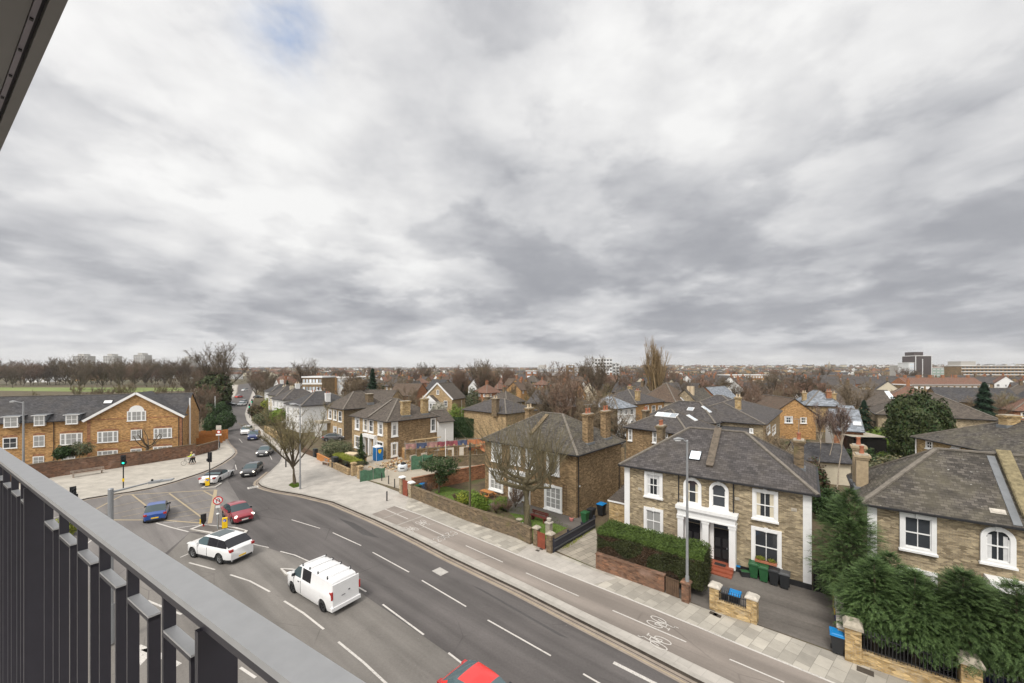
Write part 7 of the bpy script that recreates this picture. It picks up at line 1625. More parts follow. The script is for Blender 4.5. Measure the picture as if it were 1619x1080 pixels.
# ============================================================ vegetation
def branch_tree(seed, H=9, trunk=2.2, r0=.16, spread=.8, limbs=7, lv=4, mat='bark', twig='twig', nsub=(5, 5, 5), twn=5, twl=.5, up=.25, tipr=.006, fast=False, gnarl=.15, lean=0):
    rn_ = random.Random(seed); tr = MB(); cr = MB()
    def grow(p, d, L, r, level, mb):
        n = 4 if level < 2 else 3; pts = [p]; rad = [r]; q = p.copy(); dd = d.copy()
        for i in range(n):
            dd = (dd + Vector((rn_.uniform(-1, 1), rn_.uniform(-1, 1), rn_.uniform(-.6, 1))) * gnarl + Vector((0, 0, up * .3 * (level > 0)))).normalized(); q = q + dd * (L / n); pts.append(q.copy()); rad.append(max(tipr, r * (1 - .72 * (i + 1) / n)))
        mb.tube(pts, rad, mat if level < 3 else twig, 6 if level < 1 else 4 if level < 2 else 3, cap=False)
        return pts, rad
    def twigs(pts, k, L):
        for _ in range(k):
            i = rn_.randrange(1, len(pts)); p = pts[i - 1].lerp(pts[i], rn_.random()); d = Vector((rn_.uniform(-1, 1), rn_.uniform(-1, 1), rn_.uniform(-.3, 1) + up)).normalized(); e = p + d * L * rn_.uniform(.5, 1.2); s = d.orthogonal().normalized() * tipr * 1.3
            e2 = p.lerp(e, .55) + Vector((rn_.uniform(-1, 1), rn_.uniform(-1, 1), rn_.uniform(-1, 1))) * L * .3
            cr.face([p - s, p + s, e], twig); cr.face([p.lerp(e, .4) - s * .7, p.lerp(e, .4) + s * .7, e2], twig)
    tp, trd = grow(Vector((0, 0, -.1)), Vector((lean, 0, 1)).normalized(), trunk, r0, 0, tr)
    trd[-1] = r0 * .8
    base = tp[-1]
    for i in range(limbs):
        a = 2 * math.pi * i / limbs + rn_.uniform(-.4, .4); tilt = rn_.uniform(.25, 1) * spread
        if i == 0: tilt = .1
        d = Vector((math.cos(a) * tilt, math.sin(a) * tilt, 1)).normalized(); L = (H - trunk) * rn_.uniform(.62, .85)
        p = tp[-1].lerp(tp[-2], rn_.random() * .8)
        p1, r1 = grow(p, d, L, r0 * .55, 1, cr)
        for _ in range(nsub[0]):
            t = rn_.uniform(.25, 1); k = min(len(p1) - 2, int(t * (len(p1) - 1))); s = p1[k].lerp(p1[k + 1], t * (len(p1) - 1) - k); a2 = rn_.uniform(0, 6.28)
            d2 = ((p1[k + 1] - p1[k]).normalized() + Vector((math.cos(a2), math.sin(a2), rn_.uniform(-.1, .5) + up)) * (.5 if fast else .8)).normalized()
            p2, r2 = grow(s, d2, L * rn_.uniform(.35, .6), r1[k] * .55, 2, cr)
            for _ in range(nsub[1]):
                t = rn_.uniform(.2, 1); k2 = min(len(p2) - 2, int(t * (len(p2) - 1))); s2 = p2[k2]; a3 = rn_.uniform(0, 6.28)
                d3 = ((p2[k2 + 1] - p2[k2]).normalized() + Vector((math.cos(a3), math.sin(a3), rn_.uniform(-.2, .6) + up)) * .8).normalized()
                p3, r3 = grow(s2, d3, L * rn_.uniform(.16, .3), max(tipr * 1.5, r2[k2] * .5), 3, cr)
                twigs(p3, twn, twl)
            twigs(p2, twn, twl)
        twigs(p1, twn, twl)
    return tr, cr
def tree_obj(name, label, tr, cr, loc, rot=0, s=1, cat='tree', group=None, sx=None):
    t = thing(name, label, cat, loc, rot, group); t.scale = sx or (s, s, s)
    link('trunk', tr, t); link('crown', cr, t); return t
def mk(f): return f[0].mesh('trunk'), f[1].mesh('crown', nouv=True)
def leaf_cloud(mb, lobes, n, size, mat, rn_, up=.4, inner=.55, quad=True, flat=0):
    vol = [l[3] * l[4] * l[5] for l in lobes]
    for _ in range(n):
        l = rn_.choices(lobes, vol)[0]
        u = Vector((rn_.gauss(0, 1), rn_.gauss(0, 1), rn_.gauss(0, 1))).normalized(); r = inner + (1 - inner) * rn_.random() ** .6
        bump = 1 + .36 * mnoise.noise(Vector((u.x * 2.2 + l[0], u.y * 2.2 + l[1], u.z * 2.2)))
        p = Vector((l[0] + u.x * l[3] * r * bump, l[1] + u.y * l[4] * r * bump, l[2] + u.z * l[5] * r * bump))
        if p.z < .05: p.z = rn_.uniform(.05, .3)
        nrm = (u + Vector((rn_.uniform(-1, 1), rn_.uniform(-1, 1), rn_.uniform(-1, 1) + up)) * .9).normalized(); a = nrm.orthogonal().normalized(); b = nrm.cross(a); th = rn_.uniform(0, 6.28); a, b = a * math.cos(th) + b * math.sin(th), b * math.cos(th) - a * math.sin(th)
        s = size * rn_.uniform(.6, 1.4)
        mb.face([p - a * s, p - b * s * .45, p + a * s, p + b * s * .45] if quad else [p - a * s, p + b * s * .5, p + a * s], mat)
def leafy(name, label, loc, lobes, n, size, mat, seed=0, mats2=None, trunk=None, cat='shrub', group=None, rot=0, s=1, brk=.3):
    rn_ = random.Random(seed); t = thing(name, label, cat, loc, rot, group); t.scale = (s,) * 3; mb = MB()
    leaf_cloud(mb, lobes, n, size, mat, rn_)
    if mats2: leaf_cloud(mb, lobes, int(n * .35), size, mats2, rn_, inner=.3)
    link('crown', mb.mesh('crown', nouv=True), t)
    tb = MB(); hz = min(l[2] for l in lobes)
    if trunk: tb.tube([(0, 0, -.05), (.03, .02, hz * .6), (0, 0, hz)], [trunk, trunk * .8, trunk * .5], 'bark', 7)
    for i, l in enumerate(lobes): tb.tube([(0, 0, hz * .5 if trunk else 0), (l[0] * .5, l[1] * .5, l[2] * .7), (l[0], l[1], l[2] + l[5] * .3)], [(trunk or .05) * .6, .03, .012], 'bark', 5, cap=False)
    link('trunk' if trunk else 'stem', tb.mesh('stem'), t); return t
def XY(px, d, z=PH): v = D(px, d, z); return (v.x, v.y, z)
def gx(px, py): v = G(px, py); return (v.x, v.y, PH)
# ---- bare tree kinds
BT = {}
BT['plane'] = mk(branch_tree(1, 10, 2.2, .2, 1.0, 9, nsub=(6, 5), twn=10, twl=.7, tipr=.014))
BT['park'] = mk(branch_tree(2, 20, 3.4, .42, 1.05, 10, nsub=(6, 6), twn=12, twl=1.3, tipr=.03, mat='bark', twig='twig_dark'))
BT['park_b'] = mk(branch_tree(3, 17, 2.6, .36, 1.15, 9, nsub=(6, 6), twn=12, twl=1.3, tipr=.03, twig='twig_red'))
BT['small'] = mk(branch_tree(4, 7.5, 1.4, .12, .9, 7, nsub=(5, 5), twn=11, twl=.6, tipr=.016, twig='twig'))
BT['small_b'] = mk(branch_tree(5, 7, 1.0, .1, 1.1, 8, nsub=(5, 5), twn=11, twl=.6, tipr=.016, twig='twig_green'))
BT['purple'] = mk(branch_tree(6, 9, 2, .13, .6, 7, nsub=(6, 5), twn=8, twl=.5, tipr=.012, twig='twig_purple', up=.5))
BT['gold'] = mk(branch_tree(7, 18, 1.8, .35, .16, 12, nsub=(8, 6), twn=9, twl=1.0, tipr=.018, twig='twig_gold', mat='twig_gold', up=1.6, fast=True))
BT['bush'] = mk(branch_tree(8, 3.2, .3, .06, 1.3, 9, nsub=(5, 5), twn=8, twl=.35, tipr=.01, twig='twig_red'))
# street tree
s1 = mk(branch_tree(21, 8.3, 2.2, .16, 1.15, 10, nsub=(7, 6), twn=11, twl=.42, tipr=.007, mat='bark', twig='twig_green', gnarl=.12))
tree_obj('street_tree', 'spreading bare street tree in a grass pit on the pavement by the bend', *s1, gx(466, 767), sx=(1.45, 1.45, 1.12))
sheet('tree_pit', P([(456, 769), (464, 773.5), (474, 771), (472, 765), (462, 765)]), PH + .02, 'grass')
# pruned garden tree: knuckled limbs with straight shoots
def pollard(seed, H, trunk, r0, limbs, shoots, mat='bark_green', lean=.25, sl=3.2, wid=2.4, tk=1):
    rn_ = random.Random(seed); tr, cr = MB(), MB(); tp = [Vector((0, 0, -.1)), Vector((.1, 0, trunk * .4)), Vector((lean * .5, 0, trunk * .7)), Vector((lean, .1, trunk))]
    tr.tube(tp, [r0 * 1.3, r0, r0 * .9, r0 * .85], mat, 9)
    for i in range(limbs):
        a = 2 * math.pi * i / limbs + rn_.uniform(-.3, .3); p = tp[-1].lerp(tp[-2], rn_.random()); q = p + Vector((math.cos(a) * wid * .4, math.sin(a) * wid * .4, rn_.uniform(.1, .6))); e = q + Vector((math.cos(a + rn_.uniform(-.6, .6)) * wid * .45, math.sin(a) * wid * .45, rn_.uniform(.3, 1.2))); f = e + Vector((rn_.uniform(-.4, .4), rn_.uniform(-.4, .4), rn_.uniform(.5, 1.2)))
        cr.tube([p, q, e, f], [r0 * .55, r0 * .42, r0 * .3, r0 * .24], mat, 6)
        for k in range(shoots):
            b = q.lerp(e, rn_.random()) if rn_.random() < .4 else e.lerp(f, rn_.random()); L = sl * rn_.uniform(.4, 1.05); d = Vector((rn_.uniform(-.75, .75), rn_.uniform(-.75, .75), 1)).normalized(); m1 = b + d * L * .5 + Vector((rn_.uniform(-.2, .2), rn_.uniform(-.2, .2), 0)); en = b + d * L + Vector((rn_.uniform(-.3, .3), rn_.uniform(-.3, .3), 0))
            cr.tube([b, m1, en], [.022 * tk, .014 * tk, .006 * tk], mat, 3, cap=False)
            for _ in range(3): s = b.lerp(en, rn_.uniform(.2, .9)); e3 = s + Vector((rn_.uniform(-.5, .5), rn_.uniform(-.5, .5), rn_.uniform(.1, .6))) * .8; w_ = Vector((.008, .004, 0)); cr.face([s - w_, s + w_, e3], 'twig_green')
    return tr.mesh('trunk'), cr.mesh('crown', nouv=True)
tree_obj('pruned_tree', 'gnarled pruned tree with upright bare shoots in front of the brown house', *pollard(9, 10, 4.3, .34, 12, 26, sl=6.0, wid=3.4, tk=1.25), gx(834, 834), R(150))
tree_obj('pruned_tree', 'small knuckled pollard behind the brown wall of the apartment block', *pollard(10, 5, 2.4, .2, 8, 3, 'bark', sl=.8, wid=1.7, lean=.1), XY(232, 60))
# named bare trees behind
tree_obj('plane_tree', 'big dark bare tree rising behind the tall chimneys', *BT['park_b'], XY(905, 70), .4, .78); tree_obj('poplar', 'tall golden upright poplar standing alone on the skyline', *BT['gold'], XY(1040, 112), sx=(1.8, 1.8, 1.1))
tree_obj('bare_tree', 'bare tree left of the tall chimneys, behind the grey roof', *BT['park'], XY(870, 88), 1.4, .6); tree_obj('bare_tree', 'bare twiggy tree behind the white bay house', *BT['plane'], XY(948, 60), 2, .95)
for i, (px, d, s, lab) in enumerate([(1290, 47, 1.05, 'left birch of the pale-stemmed group between the houses'), (1301, 49, 1.0, 'middle birch of the pale-stemmed group between the houses'), (1320, 43, 1.1, 'right birch of the pale-stemmed group, its trunk reaching lowest')]):
    f = branch_tree(30 + i, 9.6, 6.2, .075, .35, 6, nsub=(6, 5), twn=8, twl=.5, tipr=.008, mat='bark_pale', twig='twig_purple', up=.5); 
    t = f[0]; tree_obj('birch_tree', lab, *mk(f), XY(px, d), i, s)
tree_obj('bare_tree', 'bare garden tree behind the right chimney of the double-porch house', *BT['small'], XY(1232, 41), 0, 1.05)
for i, (px, d, s) in enumerate([(1192, 118, .62), (1216, 126, .66), (1243, 118, .62), (1268, 132, .66), (1295, 124, .58)]): tree_obj('thicket_tree', 'grey-brown bare tree of the tall thicket behind the orange bungalow', *BT['park' if i % 2 else 'park_b'], XY(px, d), i, s, group='tall bare thicket behind the bungalow')
tree_obj('bare_tree', 'rust-twigged tree left of the orange bungalow', *BT['park_b'], XY(1195, 92), 0, .55)
tree_obj('bare_tree', 'tall bare roadside tree above the evergreen on the left of the road', *BT['park'], XY(343, 150), .5, 1.15)
for i, (px, d, s, k) in enumerate([(322, 165, .85, 'park_b'), (346, 190, .8, 'park'), (322, 118, .6, 'park_b'), (300, 150, .75, 'park'), (333, 132, .55, 'park_b'), (350, 250, .8, 'park'), (310, 108, .5, 'park'), (316, 95, .42, 'park_b'), (330, 112, .42, 'park')]):
    tree_obj('roadside_tree', 'bare tree in the thick brown belt on the left of the road', *BT[k], XY(px, d), i, s * .84, group='bare trees massed left of the road')
for i, (px, d, s) in enumerate([(48, 330, 1.25), (112, 262, 1.2), (128, 258, 1.0), (133, 300, .95), (161, 270, .95), (187, 265, 1.1), (214, 300, 1.2), (232, 310, 1.1), (268, 300, .95), (285, 330, 1.2), (245, 360, 1.1), (20, 300, .9), (-15, 290, 1.1), (75, 350, 1.0)]):
    tree_obj('park_tree', 'tall bare tree at the edge of the playing field', *BT['park' if i % 3 else 'park_b'], XY(px, d), i * 1.3, s * .95, group='tall bare trees round the playing field')
for i in range(44):
    px = -60 + i * 9.2 + random.uniform(-4, 4); tree_obj('park_tree', 'bare tree in the belt beyond the playing field', *BT[('park', 'park_b')[i % 2]], XY(px, random.uniform(325, 400)), i, random.uniform(.85, 1.2), group='tree belt beyond the playing field')
for i in range(18):
    px = -30 + i * 17; d = random.uniform(80, 105) if px < 120 else random.uniform(105, 200); tree_obj('scrub_tree', 'low bare tree behind the apartment block roof', *BT[('small', 'small_b')[i % 2]], XY(px, d), i, random.uniform(.9, 1.2), group='low trees behind the apartment block')
# evergreens, named
def conifer(seed, H, Rr, n, mat, size=.3, base=.08, droop=.5):
    rn_ = random.Random(seed); mb = MB(); tb = MB(); tb.tube([(0, 0, -.1), (0, 0, H * .5), (0, 0, H * .98)], [Rr * .09, Rr * .06, .02], 'bark', 7)
    for _ in range(n):
        z = H * (base + (1 - base) * rn_.random() ** 1.35); f = 1 - (z / H - base) / (1 - base); a = rn_.uniform(0, 6.28); layer = .8 + .3 * math.sin(z * 5 + a * 2); r = Rr * (f ** .8) * layer * (.4 + .6 * rn_.random() ** .5); p = Vector((r * math.cos(a), r * math.sin(a), z - r * .18)); o = Vector((math.cos(a), math.sin(a), -droop + rn_.uniform(-.3, .4))).normalized(); w = o.cross(Vector((0, 0, 1))).normalized(); s = size * rn_.uniform(.6, 1.3)
        mb.face([p - o * s * .4, p + w * s * .35, p + o * s, p - w * s * .35], mat)
    return tb.mesh('trunk'), mb.mesh('crown', nouv=True)
tree_obj('spruce_tree', 'tall dark spruce right of the great yew', *conifer(1, 11.6, 2.9, 5200, 'leaf_spruce', .5), XY(1556, 74)); tree_obj('spruce_tree', 'dark pointed fir behind the white-gabled blue roof', *conifer(2, 8.2, 2.6, 2600, 'leaf_spruce', .4), XY(1366, 74))
tree_obj('cedar_tree', 'dark fir on the skyline left of centre', *conifer(3, 14.5, 3.6, 3400, 'leaf_spruce', .7), XY(589, 150)); tree_obj('cypress_tree', 'small dark cypress in front of the stone porch of the site house', *conifer(4, 4.6, .95, 2200, 'leaf_dark', .2), gx(571, 736))
leafy('yew_tree', 'great dark green yew rising behind the garage', XY(1450, 54, 0), [(0, 0, 5.2, 3.9, 3.4, 3.4), (-1.2, 0, 3.2, 2.6, 2.6, 2.8), (2.2, 0, 5.4, 2.6, 2.6, 2.2), (-1.8, .4, 6.6, 2.0, 2, 1.7), (0, -1, 2.2, 1.9, 1.9, 2.2), (1.2, .5, 7.1, 1.9, 1.6, 1.4)], 24000, .2, 'leaf_yew', 3, 'leaf_dark', .5, 'tree').scale = (.88, .88, 1.28)
leafy('round_tree', 'round brown evergreen beyond the villas', XY(563, 170, 0), [(0, 0, 6, 5.5, 5, 5), (0, 0, 3, 5, 4.5, 3)], 3500, .55, 'leaf_brown', 4, None, .5, 'tree'); leafy('ivy_tree', 'dark evergreen below the tall bare roadside tree', XY(338, 145, 0), [(0, 0, 7, 5, 5, 6), (3, 0, 5, 3, 4, 5)], 5000, .5, 'leaf_yew', 5, 'leaf_brown', .5, 'tree')
leafy('garden_tree', 'small flat-topped evergreen in the garden behind the red-capped gate', gx(694, 781), [(0, 0, 3.4, 2.2, 1.8, .7), (1.0, 0, 2.7, 1.3, 1.3, .7), (-.9, .3, 3.0, 1.2, 1.2, .6), (.3, 0, 1.9, .8, .8, 1.0)], 5200, .1, 'leaf_dark', 6, 'leaf_olive', .12, 'tree')
leafy('garden_tree', 'pale olive-leaved tree behind the ridge of the right-hand house', XY(1408, 38, 0), [(0, 0, 3.8, 2.4, 1.8, 1.9), (1.8, 0, 3.4, 2.0, 1.6, 1.6)], 9000, .12, 'leaf_olive', 7, 'twig_green', .15, 'tree')
for a in [('bright green shrub against the garden wall by the slim pole', gx(757, 811), [(0, 0, .9, .8, .7, .9), (-.5, .2, 1.3, .6, .5, .8), (.5, 0, .6, .7, .6, .6)], 2600, .09, 'leaf_bright'), ('rounded green shrub beside the porch of the brown house', gx(793, 805), [(0, 0, .55, .75, .7, .6)], 1600, .07, 'leaf_bright'), ('yellow-green shrub hiding in the lawn behind the wall', gx(733, 800), [(0, 0, .7, .8, .7, .7)], 1500, .08, 'leaf_lime'),
          ('grey-green feathery shrub in front of the stone porch house', gx(528, 722), [(0, 0, 1.4, 2.1, 1.6, 1.3), (1.6, 0, 1.2, 1.6, 1.3, 1.1)], 5000, .1, 'leaf_olive'), ('yellow flowering shrub on the verge at the far bend', XY(423, 128), [(0, 0, 2.2, 2.2, 2, 2.2)], 1800, .22, 'leaf_lime'), ('rust-coloured clipped bush by the far crossing', XY(405, 118), [(0, 0, 1.6, 2.2, 2, 1.8)], 1800, .2, 'leaf_brown'),
          ('olive green shrub mass at the roadside above the golden wall', XY(424, 98), [(0, 0, 2.0, 2.6, 2, 2.0), (-2, 0, 1.6, 1.8, 1.8, 1.5)], 3600, .17, 'leaf_olive'), ('palm-like bright shrub beside the white villas', XY(440, 95), [(0, 0, 2.8, 1.8, 1.8, 1.7)], 1800, .26, 'leaf_bright'), ('green shrub leftmost behind the brown wall, by the ground-floor window', XY(98, 56.5), [(0, 0, 2.0, 1.0, .8, 1.0)], 1600, .12, 'leaf_dark'),
          ('wide brown-green shrub behind the brown wall left of the gable', XY(126, 58), [(0, 0, 2.2, 1.9, .9, 1.1), (-1.6, 0, 1.9, 1.2, .8, .9)], 3000, .1, 'leaf_olive'), ('glossy evergreen column hugging the left roadside', XY(333, 82), [(0, 0, 2.4, 1.4, 1.4, 2.4), (-.6, 2, 1.8, 1.6, 1.5, 1.8), (-2.0, 7, 2.4, 1.3, 3, 2.2)], 5200, .17, 'leaf_dark'), ('rounded roadside evergreen further up the left verge', XY(332, 108), [(0, 0, 2.4, 1.9, 2.2, 2.3), (-3, 8, 2, 1.8, 4, 2)], 4200, .2, 'leaf_dark'),
          ('bright green bamboo clump behind the site', XY(722, 84, 0), [(0, 0, 3.6, 2.6, 2, 2.9), (2.6, 0, 3, 2.2, 2, 2.4)], 6000, .16, 'leaf_bright'), ('olive shrub beside the bright bamboo', XY(751, 86, 0), [(0, 0, 3.3, 3, 2, 2.6)], 4200, .16, 'leaf_olive'), ('red-brown conifer hedge clump beside the birches', XY(1285, 39, 0), [(0, 0, 2.6, 1.3, 1.2, 2.6), (.9, .8, 2.2, 1.2, 1.2, 2.2)], 5200, .13, 'leaf_brown'),
          ('dark green shrub in the gap behind the double-porch house', XY(1312, 36, 0), [(0, 0, 1.6, 1.5, 1.2, 1.6)], 3600, .11, 'leaf_dark'), ('bright shrubs below the white-gabled blue roof', XY(1392, 66, 0), [(0, 0, 2.2, 2.6, 1.6, 2.0)], 3600, .17, 'leaf_bright'), ('green shrub at the foot of the orange bungalow', XY(1262, 66, 0), [(0, 0, 1.2, 3.2, 1.2, 1.0)], 3000, .16, 'leaf_olive'), ('white blossoming tree in front of the conservatory house', XY(694, 98, 0), [(0, 0, 4.2, 1.9, 1.6, 1.8)], 2400, .16, 'leaf_white'),
          ('blue-green conifer beside the conservatory house', XY(748, 112, 0), [(0, 0, 4.5, 2.2, 2, 4.2)], 3600, .2, 'leaf_olive'), ('yellow-green bush on the pavement seen between the railing bars', gx(113, 846), [(0, 0, 1.0, .9, .8, 1.0)], 2400, .08, 'leaf_lime')]:
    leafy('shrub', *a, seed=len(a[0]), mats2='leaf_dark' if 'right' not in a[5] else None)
for i, (px, d, s) in enumerate([(404, 190, .5), (412, 220, .6), (421, 175, .5), (408, 260, .7), (430, 240, .6), (398, 340, .8), (418, 300, .7)]): tree_obj('roadside_tree', 'bare tree lining the right side of the road at the far bend', *BT['park_b' if i % 2 else 'park'], XY(px, d), i, s, group='bare trees right of the far bend')
for i, (px, py, s) in enumerate([(742, 815, .35), (785, 815, .5), (803, 812, .45), (815, 805, .8), (676, 788, .7), (720, 795, .35), (700, 797, .3)]):
    tree_obj('bare_shrub', ('brown twiggy shrub beside the slim pole', 'rust-twigged shrub in the flower bed', 'low bare shrub behind the bird bath', 'large bare shrub before the porch of the brown house', 'bare shrub by the two bins inside the wall', 'small bare shrub in the lawn centre', 'small bare shrub below the flat-topped evergreen')[i], *BT['bush'], gx(px, py), i, s * .9, cat='shrub')
# clipped hedges
def hedge(label, p0, p1, depth, z0, z1, n, size, top, side, brown=None, seed=0, name='hedge', inset=.12, side2=None):
    a, b = Vector(p0), Vector(p1); L = (b - a).length; t = thing(name, label, 'hedge', (a.x, a.y, 0), math.atan2(b.y - a.y, b.x - a.x)); rn_ = random.Random(seed); mb = MB()
    def put(p, nrm, m, s):
        nrm = (nrm + Vector((rn_.uniform(-1, 1), rn_.uniform(-1, 1), rn_.uniform(-1, 1))) * .8).normalized(); u = nrm.orthogonal().normalized(); v = nrm.cross(u); th = rn_.uniform(0, 6.28); u, v = u * math.cos(th) + v * math.sin(th), v * math.cos(th) - u * math.sin(th); mb.face([p - u * s, p - v * s * .4, p + u * s, p + v * s * .4], m)
    for _ in range(n):
        w = rn_.random(); A_t = L * depth; A_f = L * (z1 - z0); A_e = depth * (z1 - z0); tot = A_t + 2 * A_f + 2 * A_e; w *= tot; j = rn_.gauss(0, .07); s = size * rn_.uniform(.6, 1.4)
        if w < A_t: x, y = rn_.uniform(0, L), rn_.uniform(0, depth); bz = .16 * mnoise.noise(Vector((x * 1.1, y * 1.1, seed))) + .06 * mnoise.noise(Vector((x * 5, y * 5, 1))); put(Vector((x, y, z1 + j + bz)), Vector((0, 0, 1)), top, s)
        elif w < A_t + A_f * 2:
            f = w < A_t + A_f * 1.75; x, z = rn_.uniform(0, L), rn_.uniform(z0, z1 + .05); bz = .22 * mnoise.noise(Vector((x * 1.2, z * 1.4, seed + 3))); hole = mnoise.noise(Vector((x * .9, z * 1.3, 9 + seed)))
            if hole > .28 and rn_.random() < .6 and z < z1 - .4: continue
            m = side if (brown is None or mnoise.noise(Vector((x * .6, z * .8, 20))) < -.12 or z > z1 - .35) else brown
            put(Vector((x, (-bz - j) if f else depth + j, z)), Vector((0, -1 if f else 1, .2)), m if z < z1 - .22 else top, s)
        else: e = w < tot - A_e; y, z = rn_.uniform(0, depth), rn_.uniform(z0, z1); put(Vector(((-j) if e else L + j + .15 * mnoise.noise(Vector((y, z, 4))), y, z)), Vector((-1 if e else 1, 0, .2)), (side2 or side) if not e else side, s)
    link('foliage', mb.mesh('foliage', nouv=True), t)
    c = MB(); c.box(inset, L - inset, inset * 1.4, depth - inset, z0, z1 - inset, brown or side); 
    c.obj('branches', t)
    st = MB()
    for i in range(int(L / .6)): st.tube([(.3 + i * .6, depth * .5, 0), (.35 + i * .6, depth * .45, z0 + .3)], .05, 'bark', 5, cap=False)
    st.obj('stem', t); return t
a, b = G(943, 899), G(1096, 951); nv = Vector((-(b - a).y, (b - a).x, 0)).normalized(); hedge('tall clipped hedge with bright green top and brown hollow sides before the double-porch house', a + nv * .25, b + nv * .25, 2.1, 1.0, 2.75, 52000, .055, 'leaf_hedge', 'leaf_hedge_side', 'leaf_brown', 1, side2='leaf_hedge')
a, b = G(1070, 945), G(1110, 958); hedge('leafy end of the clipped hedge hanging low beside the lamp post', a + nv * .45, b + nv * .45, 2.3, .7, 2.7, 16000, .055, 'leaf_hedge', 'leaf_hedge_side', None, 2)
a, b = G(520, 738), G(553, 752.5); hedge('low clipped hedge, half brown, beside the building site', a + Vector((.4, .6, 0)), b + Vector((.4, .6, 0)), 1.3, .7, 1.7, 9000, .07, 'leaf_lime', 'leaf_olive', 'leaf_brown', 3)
hedge('long dark green hedge behind the building site', D(704, 80), D(772, 80), 3, .2, 4.0, 9000, .16, 'leaf_dark', 'leaf_dark', None, 4); hedge('short green hedge by the pale-roofed houses on the right', D(1388, 62), D(1408, 62), 1.2, .2, 2.0, 2500, .12, 'leaf_hedge', 'leaf_dark', None, 5)
hedge('dark hedge along the far left verge of the road', D(347, 118), D(362, 170), 1.6, .2, 2.4, 3000, .18, 'leaf_dark', 'leaf_dark', None, 6)
# near cypresses on the right
def frond(mb, p, o, up_, L, mat, rn_):
    "flat drooping spray: axis with paired leaflets"
    w = o.cross(up_).normalized(); n = 6; pts = []
    for i in range(n + 1): t = i / n; pts.append(p + o * L * t + up_ * (-.28 * L * t * t))
    for i in range(n):
        t = (i + .5) / n; l = L * .42 * (1 - t * .75); c = pts[i].lerp(pts[i + 1], .5); f = (pts[i + 1] - pts[i]).normalized()
        for s in (-1, 1):
            e = c + (w * s * .8 + f * .75).normalized() * l * rn_.uniform(.7, 1.15) - up_ * l * .18; b = c + f * L * .05; mb.face([c - f * L * .035, e, b + f * L * .02], mat)
            m_ = c.lerp(e, .5); mb.face([m_, m_ + (f * .9 + w * s * .15) * l * .45 - up_ * l * .1, m_ + (w * s) * l * .14], mat)
    mb.face([pts[-1] - w * L * .03, pts[-1] + o * L * .12 - up_ * L * .06, pts[-1] + w * L * .03], mat)
def cypress(seed, H, Rr, n, skirt=.18, point=.75, L0=.42, lobes=3):
    rn_ = random.Random(seed); mb = MB(); tb = MB(); tb.tube([(0, 0, -.1), (.05, 0, H * .35), (0, .03, H * .95)], [.14, .1, .02], 'bark', 8)
    for k in range(3): a = rn_.uniform(0, 6.28); tb.tube([(0, 0, .05 + k * .2), (.35 * math.cos(a), .35 * math.sin(a), 1.2), (.5 * math.cos(a), .5 * math.sin(a), H * .6)], [.09, .06, .02], 'bark', 6)
    tops = [(0, 0, H)] + [(rn_.uniform(-.55, .55) * Rr, rn_.uniform(-.55, .55) * Rr, H * rn_.uniform(.78, .93)) for _ in range(lobes)]
    for i in range(n):
        tx_, ty_, th_ = tops[rn_.choices(range(len(tops)), [3] + [1.2] * lobes)[0]]
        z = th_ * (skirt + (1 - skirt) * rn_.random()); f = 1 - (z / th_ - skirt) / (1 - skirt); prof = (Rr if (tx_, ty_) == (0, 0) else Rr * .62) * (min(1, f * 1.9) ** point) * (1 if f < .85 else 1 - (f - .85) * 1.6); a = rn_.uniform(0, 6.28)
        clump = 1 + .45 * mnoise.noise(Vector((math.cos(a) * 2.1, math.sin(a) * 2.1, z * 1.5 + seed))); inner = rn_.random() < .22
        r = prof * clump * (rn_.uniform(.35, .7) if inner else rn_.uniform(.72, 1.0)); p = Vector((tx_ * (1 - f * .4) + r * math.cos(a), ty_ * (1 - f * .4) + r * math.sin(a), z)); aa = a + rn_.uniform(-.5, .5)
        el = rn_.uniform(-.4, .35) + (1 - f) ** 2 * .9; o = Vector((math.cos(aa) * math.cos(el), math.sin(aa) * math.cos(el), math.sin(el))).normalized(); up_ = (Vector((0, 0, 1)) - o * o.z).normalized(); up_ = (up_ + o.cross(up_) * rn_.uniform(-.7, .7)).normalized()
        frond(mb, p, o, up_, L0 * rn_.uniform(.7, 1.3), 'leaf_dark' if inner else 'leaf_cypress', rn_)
    return tb.mesh('trunk'), mb.mesh('crown', nouv=True)
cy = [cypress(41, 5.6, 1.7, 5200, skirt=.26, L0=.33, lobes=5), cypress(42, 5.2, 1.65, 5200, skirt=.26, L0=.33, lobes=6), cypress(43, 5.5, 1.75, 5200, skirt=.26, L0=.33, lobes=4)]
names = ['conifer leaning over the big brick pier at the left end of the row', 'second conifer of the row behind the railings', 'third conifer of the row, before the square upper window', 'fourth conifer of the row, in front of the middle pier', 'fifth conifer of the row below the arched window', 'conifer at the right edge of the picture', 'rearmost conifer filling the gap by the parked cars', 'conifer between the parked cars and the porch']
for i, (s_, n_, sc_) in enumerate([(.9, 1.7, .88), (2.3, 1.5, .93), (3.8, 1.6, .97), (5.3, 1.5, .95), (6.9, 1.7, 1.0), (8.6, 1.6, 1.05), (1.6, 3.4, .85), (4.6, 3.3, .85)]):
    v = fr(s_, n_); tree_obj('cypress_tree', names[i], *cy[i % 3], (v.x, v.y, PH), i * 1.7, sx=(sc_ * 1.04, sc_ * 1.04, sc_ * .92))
tree_obj('cypress_tree', 'tall feathery cypress beside the black side gate, rising to the eaves', *cypress(44, 7.0, 1.95, 6200, skirt=.14, L0=.36, lobes=6), XY(1342, 22.6), sx=(.88, .88, 1))
